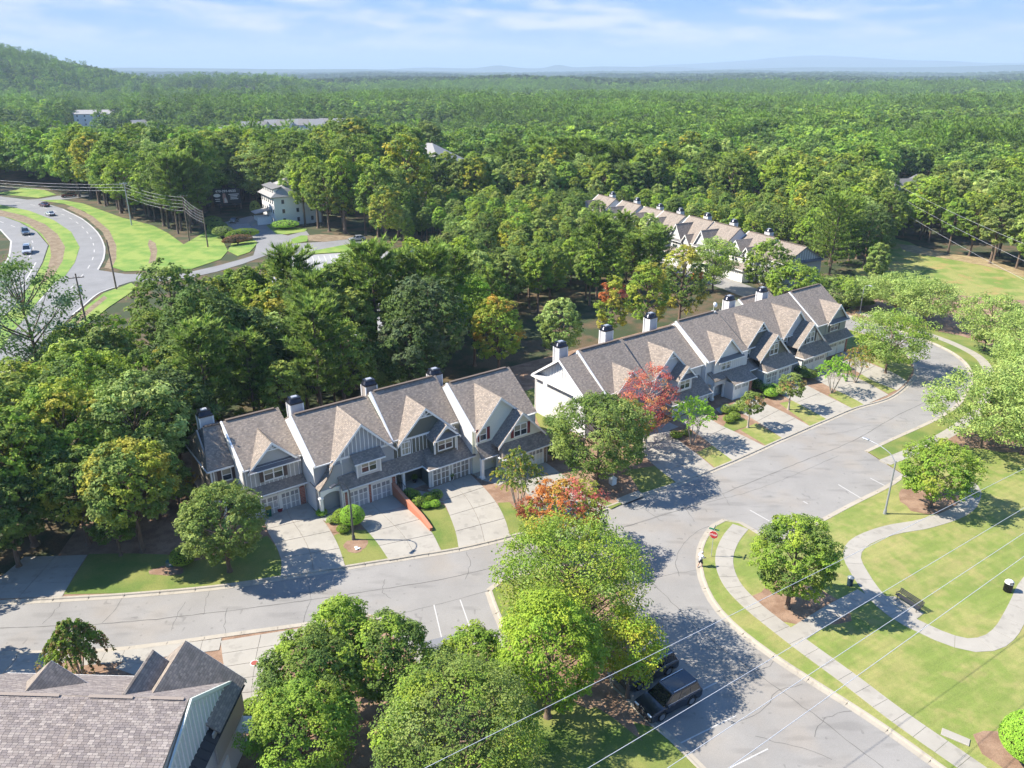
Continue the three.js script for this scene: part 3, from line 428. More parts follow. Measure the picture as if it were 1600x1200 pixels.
  pent({ u0, u1, v, yt, ye, out = 0.7 }) { const r = this.panel('pent_roof', [[u0, ye, v + out], [u1, ye, v + out], [u1, yt, v - 0.02], [u0, yt, v - 0.02]], 0.09, M.metalRoof); this.box('gutter', u0, u1, ye - 0.13, ye - 0.02, v + out - 0.02, v + out + 0.05, M.white); return r; }
  downpipe(u, v, y0, y1) { const a = this.P(u, y0, v), b = this.P(u, y1, v); part('downpipe', boxG(0.09, b[1] - a[1], 0.08, a[0], (a[1] + b[1]) / 2, a[2]), M.white, this.o); }
}
M.chim = siding(0.50, 0.49, 0.49); M.ridge = std(C(0.13, 0.10, 0.08), 0.95); M.metalRoof = std(C(0.13, 0.125, 0.125), 0.5, { metalness: 0.2 }); M.blindGlass = new THREE.MeshPhysicalMaterial({ color: C(0.30, 0.29, 0.23), roughness: 0.15 }); M.doorGlass = std(C(0.26, 0.26, 0.27), 0.3);

// ----- left row, four townhouses stepping up to the right -----
const GA = 'townhouses of the left row';
{
  const h = new House('townhouse', 'left end townhouse of the left row, with dark brown shutters and a hipped wing', GA, ROW, 20.5, -74);
  h.body({ u0: 18.6, u1: 24.75, vf: -70.4, yf: 5.85, vr: -75.9, yr: 9.25, wall: S.grey, left: M.white, right: S.grey, over: 0.3, vb: -81.5 });
  // wing on the left
  const w = [[16.2, 0], [18.58, 0], [18.58, 5.55], [16.2, 5.55]]; h.front('wing_wall', w, -73.3, S.taupe); h.side('wing_wall', [[-81.3, 0], [-73.47, 0], [-73.47, 5.6], [-76.3, 8.8], [-81.3, 5.4]], 16.2, S.taupe);
  h.panel('wing_roof', [[16.9, 9, -76.2], [15.85, 5.55, -72.9], [18.55, 5.6, -72.9], [18.55, 9, -76.2]], 0.14, M.shingle); h.panel('wing_roof', [[16.9, 9, -76.2], [15.85, 5.55, -72.9], [15.85, 5.55, -81.8]], 0.14, M.shingle); h.panel('wing_roof', [[16.9, 9, -76.2], [15.85, 5.55, -81.8], [18.55, 5.6, -81.8], [18.55, 9, -76.2]], 0.14, M.shingle);
  h.box('gutter', 15.85, 18.5, 5.38, 5.52, -72.92, -72.8, M.white); h.box('gutter', 15.76, 15.87, 5.38, 5.52, -81.8, -72.93, M.white); h.box('corner_board', 16.17, 16.34, 0, 5.4, -73.4, -73.26, M.white); h.downpipe(16.5, -73.2, 0.2, 5.3);
  h.box('ridge_vent', 16.95, 18.5, 8.95, 9.06, -76.37, -76.03, M.ridge);
  h.window(17.35, 18.2, 3.9, 5.1, -73.3, { cols: 1, shutter: M.umber }); h.lowRoof({ u0: 16.3, u1: 18.5, vt: -73.28, yt: 3.5, ve: -71.2, ye: 2.7, hl: 0.5 }); h.door(17.0, 17.95, -73.3); h.column(16.6, -71.5, 2.7);
  h.gable({ uc: 21.8, half: 2.5, v: -70.55, ya: 8.25, ye: 5.75, ybot: 3.4, wall: S.grey, vent: 0.95 });
  h.battens(18.85, 24.5, 3.5, 5.55, -70.55); h.front('upper_wall', [[18.64, 3.3], [24.72, 3.3], [24.72, 5.6], [18.64, 5.6]], -70.6, S.grey, 0.1);
  h.pent({ u0: 19.2, u1: 24.45, v: -70.5, yt: 5.95, ye: 5.55, out: 0.55 });
  h.window(20.72, 22.6, 4.05, 5.35, -70.5, { shutter: M.umber });
  h.lowRoof({ u0: 18.66, u1: 24.75, vt: -70.55, yt: 3.6, ve: -69.6, ye: 2.95 });
  h.garage({ u0: 18.9, u1: 24.7, v: -70.3, vback: -70.8, top: 2.85, doors: [[19.35, 21.75], [22.05, 24.0]], wall: S.lightgrey, pier: Object.assign([[24.05, 24.65]], { mat: M.brick }) });
  h.chimney(17.5, -77.4, 6.4, 9.75, M.chim);
}
{
  const h = new House('townhouse', 'grey townhouse with a big swooping gable over an arched entry', GA, ROW, 29.3, -70);
  h.body({ u0: 24.8, u1: 33.75, vf: -67.2, yf: 5.75, vr: -72.7, yr: 9.45, wall: S.bluegrey, left: M.white, right: S.bluegrey, vb: -79 });
  h.gable({ uc: 30.0, half: 3.55, halfR: 3.6, v: -67.0, ya: 9.3, ye: 5.6, ybot: 3.2, wall: S.bluegrey, batten: 1, band: 5.85 });
  // swooping roof that runs down over the entry
  const sw = []; for (let i = 0; i <= 7; i++) { const t = i / 7; sw.push([lerp(26.5, 24.75, t), 5.65 - 2.45 * Math.pow(t, 0.75), -67]); }
  const swoop = []; for (let i = 0; i < 7; i++) { const a = sw[i], b = sw[i + 1]; swoop.push(panelG([h.P(a[0], a[1], -66.5), h.P(b[0], b[1], -66.5), h.P(b[0], b[1], -68.9), h.P(a[0], a[1], -68.9)], 0.13)); }
  part('swoop_roof', merge(swoop), M.shingle, h.o);
  h.front('entry_wall', [[24.85, 2.3], [25.6, 2.75], [26.3, 2.75], [27.6, 2.2], [27.6, 5.4], [26.6, 5.4], ...sw.map(([u, y]) => [u + 0.06, y - 0.12])], -66.85, S.bluegrey, 0.14);
  // arch with columns
  const arch = []; for (let i = 0; i <= 10; i++) { const t = i / 10 * Math.PI; arch.push([26.25 - 1.1 * Math.cos(t), 1.95 + 0.6 * Math.sin(t)]); }
  h.front('entry_arch', [[25.0, 1.9], [25.0, 2.95], [27.6, 2.95], [27.6, 1.9], ...arch.reverse()], -66.78, M.white, 0.22);
  h.column(25.02, -66.9, 2.3, 0.17); h.column(25.02, -68.9, 2.6, 0.12); h.door(25.75, 26.7, -69.0); h.front('wall', [[24.85, 0], [27.5, 0], [27.5, 3], [24.85, 3]], -69.1, S.bluegrey);
  h.box('porch_floor', 24.9, 27.5, 0.1, 0.22, -69, -66.8, M.concrete);
  h.box('corner_board', 27.5, 27.66, 2.5, 5.8, -67, -66.9, M.white);
  h.front('upper_wall', [[27.55, 2.8], [33.7, 2.8], [33.7, 5.8], [27.55, 5.8]], -66.95, S.bluegrey, 0.1);
  h.front('box_bay', [[29.0, 3.3], [31.75, 3.3], [31.75, 5.3], [29.0, 5.3]], -66.35, S.lightgrey, 0.6); h.window(29.55, 31.2, 3.9, 5.05, -66.35); h.box('corner_board', 28.96, 29.1, 3.2, 5.2, -66.45, -66.3, M.white); h.box('corner_board', 31.66, 31.8, 3.2, 5.2, -66.45, -66.3, M.white);
  h.lowRoof({ u0: 28.6, u1: 32.1, vt: -66.9, yt: 6.05, ve: -65.85, ye: 5.3 });
  h.lowRoof({ u0: 27.0, u1: 33.6, vt: -66.85, yt: 4.0, ve: -65.75, ye: 2.85 });
  h.garage({ u0: 27.1, u1: 33.4, v: -66.3, vback: -67, top: 2.75, doors: [[27.85, 30.0], [30.5, 32.7]], wall: S.lightgrey, pier: Object.assign([[27.25, 27.65], [30.12, 30.38], [32.95, 33.3]], { mat: M.brick }) });
  h.downpipe(27.3, -66.2, 0.2, 2.7); h.chimney(26.1, -74.4, 6.4, 10.0, M.chim);
}
{
  const h = new House('townhouse', 'dark olive townhouse with white trim, box window and gridded garage doors', GA, ROW, 38.2, -70);
  h.body({ u0: 33.85, u1: 42.3, vf: -67.5, yf: 5.85, vr: -72.2, yr: 10.0, wall: S.olive, left: S.pale, right: S.olive, vb: -77.6 });
  h.gable({ uc: 37.75, half: 3.3, halfR: 3.55, v: -67.15, ya: 9.0, ye: 5.7, ybot: 3.4, wall: S.olive, band: 5.75, vent: 1.15 });
  h.battens(34.2, 42, 3.9, 5.6, -67.15); h.front('upper_wall', [[33.9, 3.2], [42.25, 3.2], [42.25, 5.7], [33.9, 5.7]], -67.2, S.olive, 0.1);
  h.window(34.8, 35.75, 4.05, 5.4, -67.15, { cols: 1, blind: 0.9 });
  // box window with its own small gable
  h.front('box_bay', [[38.1, 3.6], [40.9, 3.6], [40.9, 5.4], [38.1, 5.4]], -65.85, S.olive, 1.2); h.window(38.6, 40.35, 3.95, 5.2, -65.85); h.box('corner_board', 38.06, 38.24, 3.6, 5.4, -65.95, -65.8, M.white); h.box('corner_board', 40.76, 40.94, 3.6, 5.4, -65.95, -65.8, M.white);
  h.gable({ uc: 39.5, half: 1.5, v: -65.7, ya: 7.0, ye: 5.55, ybot: 5.4, wall: S.olive, back: -67.1, vent: 0.55 }); h.pent({ u0: 37.95, u1: 41.05, v: -65.68, yt: 5.95, ye: 5.45, out: 0.4 });
  h.lowRoof({ u0: 36.6, u1: 42.75, vt: -67.15, yt: 3.95, ve: -64.6, ye: 2.6, hl: 0.9 });
  h.lowRoof({ u0: 33.75, u1: 37.3, vt: -67.15, yt: 3.9, ve: -66.1, ye: 2.55 });
  h.garage({ u0: 37.0, u1: 42.5, v: -65.2, vback: -67, top: 2.5, doors: [[37.35, 39.5], [39.95, 42.1]], wall: S.olive, mat: doorTan });
  h.column(34.35, -66.4, 2.6, 0.15); h.front('wall', [[33.9, 0], [37, 0], [37, 3.4], [33.9, 3.4]], -69.0, S.olive); h.door(34.9, 35.8, -68.9, glassDoor); h.box('porch_floor', 33.95, 36.95, 0.1, 0.2, -68.9, -66.1, M.concrete); h.downpipe(36.85, -65.15, 0.2, 2.5); h.downpipe(40.95, -65.7, 3.4, 5.4);
  h.chimney(34.5, -73.6, 6.5, 10.3, S.taupe); h.chimney(42.6, -72.9, 6.5, 9.9, M.chim);
}
{
  const h = new House('townhouse', 'cream townhouse with dark red shutters at the right end of the left row', GA, ROW, 46.8, -67);
  h.body({ u0: 42.4, u1: 51.0, vf: -64.5, yf: 5.75, vr: -70.0, yr: 9.7, wall: S.cream, left: S.white, right: S.tan, vb: -75.6, ro: 0.3 });
  h.gable({ uc: 45.75, half: 3.1, halfR: 4.1, v: -64.2, ya: 9.2, ye: 5.7, ybot: 3.4, wall: S.cream });
  h.window(43.05, 43.85, 4.5, 5.85, -64.2, { cols: 1, shutter: M.maroon });
  h.front('upper_wall', [[42.45, 3], [50.95, 3], [50.95, 5.7], [42.45, 5.7]], -64.25, S.cream, 0.1);
  h.gable({ uc: 47.75, half: 3.1, v: -62.8, ya: 7.35, ye: 4.15, ybot: 3.9, wall: S.cream, back: -64.2 });
  h.window(46.8, 48.5, 4.45, 5.75, -62.8, { shutter: M.maroon });
  h.lowRoof({ u0: 44.5, u1: 51.6, vt: -62.78, yt: 4.05, ve: -61.7, ye: 2.65, hl: 0.4, hr: 0.3 });
  h.lowRoof({ u0: 42.5, u1: 45.3, vt: -64.2, yt: 4.1, ve: -63.1, ye: 2.75 });
  h.garage({ u0: 45.2, u1: 51.2, v: -62.3, vback: -64.2, top: 2.55, doors: [[46.0, 48.1], [48.5, 50.55]], wall: S.cream, mat: doorCream, pier: Object.assign([[45.3, 45.75], [50.72, 51.1]], { mat: M.stone }) });
  h.front('wall', [[42.45, 0], [45.2, 0], [45.2, 3.4], [42.45, 3.4]], -65.9, M.stone); h.door(43.6, 44.5, -65.85); h.column(42.75, -63.4, 2.75, 0.17); h.box('porch_floor', 42.5, 45.15, 0.1, 0.2, -65.8, -63.2, M.concrete); h.downpipe(42.6, -64.15, 3, 5.6);
}

// ----- right row, six townhouses -----
const GB = 'townhouses of the right row';
{
  const h = new House('townhouse', 'end townhouse of the right row with white louvred side wall, behind the red tree', GB, ROW, 63, -68);
  h.body({ u0: 61.6, u1: 69.3, vf: -63.6, yf: 5.5, vr: -69.3, yr: 9.75, wall: S.lightgrey, left: M.white, right: S.white, vb: -75 });
  h.battens(0, -1, 0, 0, 0);
  for (let k = 0; k < 16; k++) { const v = -64.1 - k * 0.34, y = h.yf + (h.vf - v) / (h.vf - h.vr) * (h.yr - h.yf); h.box('batten', 61.53, 61.6, y - 0.95, y - 0.1, v - 0.035, v + 0.035, S.lightgrey); }
  // lower end wing: gable end with battens and a pent roof along its foot
  h.front('wing_wall', [[58.9, 0], [61.6, 0], [61.6, 5.7], [58.9, 5.7]], -64.3, S.white); h.front('wing_wall', [[58.9, 0], [61.6, 0], [61.6, 5.7], [58.9, 5.7]], -74.3, S.white);
  h.side('end_wall', [[-74.2, 0], [-64.48, 0], [-64.48, 5.75], [-74.2, 5.75]], 58.9, S.white, 0.2); h.side('gable_wall', [[-74.3, 5.7], [-64.4, 5.7], [-69.2, 9.1]], 59.15, S.white, 0.12);
  for (let v = -73.6; v < -64.8; v += 0.55) { const t = 9.05 - Math.abs(v + 69.2) * 0.7; if (t > 6.2) h.box('batten', 59.1, 59.15, 5.85, t - 0.1, v - 0.04, v + 0.04, M.white); }
  h.panel('wing_roof', [[58.5, 5.7, -63.9], [61.55, 5.7, -63.9], [61.55, 9.35, -69.2], [58.5, 9.35, -69.2]], 0.14, M.shingle); h.panel('wing_roof', [[58.5, 5.7, -74.6], [61.55, 5.7, -74.6], [61.55, 9.35, -69.2], [58.5, 9.35, -69.2]], 0.14, M.shingle);
  h.side('rake_board', [[-63.9, 5.68], [-63.9, 5.4], [-69.2, 9.0], [-69.2, 9.33]], 58.44, M.white, 0.06); h.side('rake_board', [[-74.6, 5.68], [-74.6, 5.4], [-69.2, 9.0], [-69.2, 9.33]], 58.44, M.white, 0.06);
  h.panel('pent_roof', [[58.35, 5.6, -74.5], [58.35, 5.6, -64.0], [59.14, 5.95, -64.3], [59.14, 5.95, -74.2]], 0.1, M.galv); h.box('gutter', 58.22, 58.36, 5.44, 5.6, -74.5, -64, M.white);
  for (const [v, y0, y1] of [[-72.3, 3.9, 5.3], [-72.3, 1.1, 2.5], [-66.2, 3.9, 5.3]]) { const f = h.box('louvred_window', 58.84, 58.9, y0, y1, v - 0.35, v + 0.35, M.louvre); for (let y = y0 + 0.1; y < y1; y += 0.2) h.box('louvre', 58.81, 58.85, y, y + 0.08, v - 0.3, v + 0.3, M.galv, f); }
  h.gable({ uc: 65.6, half: 2.6, v: -63.4, ya: 8.0, ye: 5.5, ybot: 3.2, wall: S.lightgrey, batten: 1, band: 5.6 }); h.window(64.8, 66.4, 3.9, 5.2, -63.4);
  h.lowRoof({ u0: 62, u1: 69.2, vt: -63.5, yt: 3.9, ve: -61.6, ye: 2.8, hl: 0.8 }); h.garage({ u0: 63, u1: 69, v: -62.2, vback: -63.6, top: 2.7, doors: [[63.6, 65.8], [66.3, 68.5]], wall: S.lightgrey });
  h.chimney(60.2, -70.9, 6.4, 10.2, M.chim); 
}
{
  const h = new House('townhouse', 'pale grey townhouse with a white box window, right of the red tree', GB, ROW, 74, -67);
  h.body({ u0: 69.35, u1: 80.1, vf: -63.8, yf: 5.4, vr: -69.6, yr: 9.55, wall: S.lightgrey, left: S.white, right: S.lightgrey, vb: -75.4 });
  h.gable({ uc: 73.6, half: 3.2, halfR: 3.5, v: -64.1, ya: 8.75, ye: 5.35, ybot: 3.2, wall: S.lightgrey, vent: 1.1 });
  h.front('upper_wall', [[69.4, 3], [80, 3], [80, 5.3], [69.4, 5.3]], -64.08, S.lightgrey, 0.1); h.battens(69.8, 73.3, 3.5, 5.0, -64.06);
  h.front('box_bay', [[73.5, 3.2], [76.3, 3.2], [76.3, 5.1], [73.5, 5.1]], -62.5, S.white, 1.5); h.window(74, 75.8, 3.55, 4.9, -62.5); h.gable({ uc: 75.0, half: 1.55, v: -62.4, ya: 6.75, ye: 5.25, ybot: 5.1, wall: S.white, back: -64.1 }); h.pent({ u0: 73.4, u1: 76.6, v: -62.38, yt: 5.6, ye: 5.1, out: 0.4 });
  h.lowRoof({ u0: 71.6, u1: 79.6, vt: -64.1, yt: 3.9, ve: -61.4, ye: 2.2, hl: 1.2 }); h.garage({ u0: 72.3, u1: 79.2, v: -61.9, vback: -64, top: 2.15, doors: [[73.2, 75.4], [75.9, 78.1]], wall: S.lightgrey, dh: 1.95 });
  h.box('roof_step', 69.2, 69.36, 5.8, 9.4, -69.5, -69.2, M.ridge); h.chimney(68.6, -71.4, 6.5, 10.6, M.chim); h.chimney(77.0, -71.4, 6.5, 10.8, M.chim);
}
{
  const h = new House('townhouse', 'white townhouse with a long roof over its entry and plain white garage doors', GB, ROW, 84, -66);
  h.body({ u0: 80.2, u1: 88.85, vf: -63.2, yf: 5.85, vr: -69.6, yr: 10.1, wall: S.white, left: M.white, right: S.white, vb: -75.6 });
  // entry wing whose roof runs on from the main slope
  h.panel('entry_roof', [[80.2, 5.95, -66.4], [83.0, 5.95, -66.4], [84.3, 3.15, -62.1], [80.9, 3.15, -62.1]], 0.16, M.shingle); h.side('entry_wall', [[-66.3, 5.75], [-62.4, 3.1], [-62.4, 2.4], [-64.6, 2.4], [-64.6, 0], [-66.3, 0]], 80.95, M.white, 0.14);
  h.front('entry_wall', [[80.95, 2.3], [84.2, 2.3], [84.2, 3.05], [80.95, 3.05]], -62.4, S.lightgrey); h.column(81.15, -62.7, 2.4, 0.17); h.column(83.5, -62.7, 2.4, 0.12); h.front('wall', [[81, 0], [83.4, 0], [83.4, 3], [81, 3]], -64.6, S.tan); h.door(81.8, 82.7, -64.55);
  h.gable({ uc: 84.3, half: 2.75, halfR: 2.9, v: -63.1, ya: 8.55, ye: 5.75, ybot: 3.6, wall: S.white }); h.front('upper_wall', [[82.6, 3.4], [88.8, 3.4], [88.8, 5.7], [82.6, 5.7]], -63.15, S.white, 0.1); h.battens(82.9, 87.2, 3.7, 5.4, -63.1);
  h.pent({ u0: 81.8, u1: 87.3, v: -63.05, yt: 5.95, ye: 5.5, out: 0.55 }); h.window(83.1, 84.95, 4.05, 5.2, -63.1);
  h.lowRoof({ u0: 83.2, u1: 87.9, vt: -63.1, yt: 3.75, ve: -60.5, ye: 2.65 }); h.lowRoof({ u0: 87.2, u1: 89.6, vt: -63.9, yt: 4.0, ve: -62.1, ye: 3.1 }); h.garage({ u0: 83.5, u1: 87.5, v: -61, vback: -63, top: 2.55, doors: [[83.75, 85.05], [85.35, 86.7]], wall: S.white, mat: M.paint, pier: Object.assign([[86.95, 87.45]], { mat: M.brick }) });
  h.box('rake_board', 88.2, 88.5, 9.95, 10.16, -69.9, -69.3, M.white);
}
function doubleGable(label, u, body, trims, wall, front, o = {}) {
  const h = new House('townhouse', label, GB, ROW, u, -66);
  h.body({ u0: u - 4.5, u1: u + 4.5, vf: -63.9, yf: 5.6, vr: -69.8, yr: 9.8, wall, left: o.left, right: wall, vb: -75.6, rake: o.left ? M.white : null });
  h.gable({ uc: u - 1.0, half: 3.4, v: -64.0, ya: 9.25, ye: 5.6, ybot: 3.4, wall, vent: o.vent, band: o.band }); h.front('upper_wall', [[u - 4.45, 3.2], [u + 4.45, 3.2], [u + 4.45, 5.5], [u - 4.45, 5.5]], -64.05, wall, 0.1);
  h.window(u - 4.0, u - 3.1, 4.1, 5.5, -63.98, { cols: 1, shutter: o.shutter });
  h.gable({ uc: u + 0.15, half: 3.2, v: -62.1, ya: 7.55, ye: 4.45, ybot: 4.1, wall: front, back: -64, vent: o.vent2, batten: o.batten });
  h.window(u - 0.85, u + 0.95, 4.55, 6.0, -62.1, { shutter: o.shutter });
  h.lowRoof({ u0: u - 3.2, u1: u + 4.0, vt: -62.1, yt: 4.3, ve: -60.5, ye: 2.85, hl: 0.5 }); h.lowRoof({ u0: u - 4.4, u1: u - 2.6, vt: -64, yt: 3.9, ve: -62.3, ye: 3.0 });
  h.garage({ u0: u - 2.9, u1: u + 3.6, v: -61.1, vback: -64, top: 2.75, doors: [[u - 2.4, u + 0.1], [u + 0.5, u + 3.0]], wall: o.gwall ?? wall, mat: o.door, lintel: o.lintel, pier: o.pier, dh: 2.2 });
  h.front('wall', [[u - 4.4, 0], [u - 2.95, 0], [u - 2.95, 3.3], [u - 4.4, 3.3]], -64.3, wall); h.door(u - 4.2, u - 3.3, -64.25);
  return h;
}
M.louvre = std(C(0.30, 0.30, 0.30), 0.7);
{ const h = doubleGable('dark olive double gabled townhouse with white trim, right row', 93.4, 0, 0, S.olive, S.olive, { vent: 1.5, vent2: 1.1, shutter: null, door: doorGrey, gwall: S.lightgrey }); h.chimney(94.2, -71.5, 7, 10.4, M.chim); const d = h.P(90.6, 10, -71.4); part('satellite_dish', (() => { const g = new THREE.SphereGeometry(0.5, 14, 6, 0, 6.283, 0, 1.0); g.rotateX(1.1); g.translate(d[0], d[1] + 0.2, d[2]); return merge([g, rod([d[0], d[1] - 1.3, d[2]], [d[0], d[1] + 0.1, d[2]], 0.03)]); })(), M.paint, h.o); }
{ const h = doubleGable('light grey double gabled townhouse with a brick red garage lintel', 102.4, 0, 0, S.lightgrey, S.tan, { shutter: M.dark, batten: 1, lintel: M.redtrim = std(C(0.30, 0.07, 0.06), 0.7), door: M.paint, gwall: S.lightgrey, band: 5.6 }); h.chimney(102.3, -71.5, 7, 10.4, M.chim); }
{
  const h = new House('townhouse', 'grey green townhouse with black shutters at the far end of the right row', GB, ROW, 111.4, -66);
  h.body({ u0: 107.0, u1: 115.4, vf: -63.9, yf: 5.65, vr: -69.8, yr: 9.9, wall: S.sage, left: M.white, right: S.sage, vb: -75.6, ro: 0.3 });
  h.gable({ uc: 112.4, half: 2.75, v: -64, ya: 8.35, ye: 5.65, ybot: 3.4, wall: S.sage, vent: 0.9 }); h.front('upper_wall', [[107.1, 3.2], [115.3, 3.2], [115.3, 5.6], [107.1, 5.6]], -64.05, S.sage, 0.1); h.pent({ u0: 109.7, u1: 115.3, v: -63.98, yt: 5.95, ye: 5.5, out: 0.55 }); h.window(110.9, 112.9, 4.05, 5.3, -64, { shutter: M.dark });
  h.lowRoof({ u0: 108.2, u1: 115.8, vt: -64.05, yt: 3.7, ve: -62.6, ye: 2.75, hl: 0.4 }); h.garage({ u0: 109.6, u1: 115.2, v: -63.2, vback: -64.1, top: 2.6, doors: [[110.1, 112.1], [112.6, 114.4]], wall: S.sage, mat: M.paint, pier: Object.assign([[114.65, 115.1]], { mat: M.brick }) });
  h.front('wall', [[107.1, 0], [109.6, 0], [109.6, 3.3], [107.1, 3.3]], -64.3, S.sage); h.door(107.7, 108.6, -64.25);
}

// ----- the row behind, facing left -----
const FD = frame(60.57, -158.9, -63 * Math.PI / 180), GD = 'townhouses of the row behind the trees';
{
  const Dlab = ['low grey townhouse with dark board gable at the near end of the back row', 'cream townhouse of the back row partly behind a round green tree', 'sage gabled townhouse of the back row with white box window', 'white gabled townhouse in the middle of the back row', 'pale townhouse of the back row just past the gap', 'grey roofed townhouse of the back row among tree tops', 'white townhouse of the back row with plum roof shade', 'last white townhouse at the far end of the back row'];
  const st = [[0, 7.6, -0.9, 8.7, S.sage], [-7.7, 8.2, 0, 9.3, S.cream], [-16, 8.6, 2.6, 10.2, S.white], [-24.7, 8.6, 2.9, 10.3, S.white], [-36.5, 8.6, 1.5, 9.6, S.lightgrey], [-45.2, 8.6, 1.2, 9.4, S.white], [-54, 8.6, 2.2, 9.8, S.lightgrey], [-66, 8.8, 2.0, 9.8, S.white]];
  st.forEach(([u1, w, dv, yr, wall], i) => {
    const u0 = u1 - w, h = new House('townhouse', Dlab[i], GD, FD, (u0 + u1) / 2, dv);
    h.body({ u0, u1, vf: dv + 5.6, yf: 5.6, vr: dv, yr, wall, left: wall, right: i === 1 || i === 3 ? S.white : wall, vb: dv - 5.6, ro: i === 0 ? 0.3 : 0.15 });
    if (i) { const uc = u0 + w * 0.36; h.gable({ uc, half: 2.5, v: dv + 6.1, ya: yr - 0.9, ye: 5.5, ybot: 3.2, wall, batten: 0, vent: i === 2 ? 0.9 : 0 }); h.window(uc - 0.9, uc + 0.9, 3.9, 5.2, dv + 6.1); h.pent({ u0: uc - 2.6, u1: uc + 2.6, v: dv + 6.12, yt: 5.9, ye: 5.45, out: 0.5 });
      h.gable({ uc: u1 - 2.1, half: 1.4, v: dv + 5.9, ya: 7.4, ye: 5.6, ybot: 3.4, wall }); h.window(u1 - 2.7, u1 - 1.5, 3.9, 5.2, dv + 5.9);
      h.lowRoof({ u0: u0 + 0.1, u1: u1 - 0.2, vt: dv + 6, yt: 3.7, ve: dv + 8.2, ye: 2.8, hl: 0.6, hr: 0.6 }); h.garage({ u0: u0 + 0.6, u1: u1 - 0.8, v: dv + 7.6, vback: dv + 5.5, top: 2.7, doors: [[u0 + 1.2, u0 + 3.4], [u0 + 3.9, u0 + 6.1]], wall, mat: M.paint }); h.chimney(u0 + w * 0.55, dv - 1.6, 6.5, yr + 0.5, M.chim); }
    else { for (let v = -6; v < 4.4; v += 0.7) { const t = yr - 0.45 - Math.abs(v + 0.9) * 0.5; if (t > 6) h.box('batten', u1, u1 + 0.04, 5.8, t, v - 0.04, v + 0.04, M.paint); } h.panel('pent_roof', [[u1 + 0.7, 5.5, -6.2], [u1 + 0.7, 5.5, 4.4], [u1 - 0.02, 5.9, 4.2], [u1 - 0.02, 5.9, -6]], 0.1, M.metalRoof); const wn = h.box('side_window', u1 + 0, u1 + 0.06, 2.6, 4.2, 2.2, 3.1, M.dark); h.box('pane', u1 + 0.03, u1 + 0.08, 2.7, 4.1, 2.3, 3.0, M.pane, wn); }
  });
}
// small roof seen just behind the right row
{
  const F2 = frame(41.43, -128.1, 38 * Math.PI / 180), h = new House('townhouse', 'townhouse roof with a dark batten gable just behind the right row by a chimney', undefined, F2, 0, 0);
  h.body({ u0: -4, u1: 4.4, vf: 5, yf: 3.6, vr: 0, yr: 7.0, wall: S.sage, left: S.sage, right: S.sage, vb: -5, ro: 0.2 }); h.gable({ uc: 0.2, half: 2.6, v: 4.6, ya: 6.4, ye: 3.8, ybot: 2.6, wall: S.sage, batten: 1, trim: M.paint }); h.window(-0.6, 1.0, 2.7, 3.8, 4.6);
}
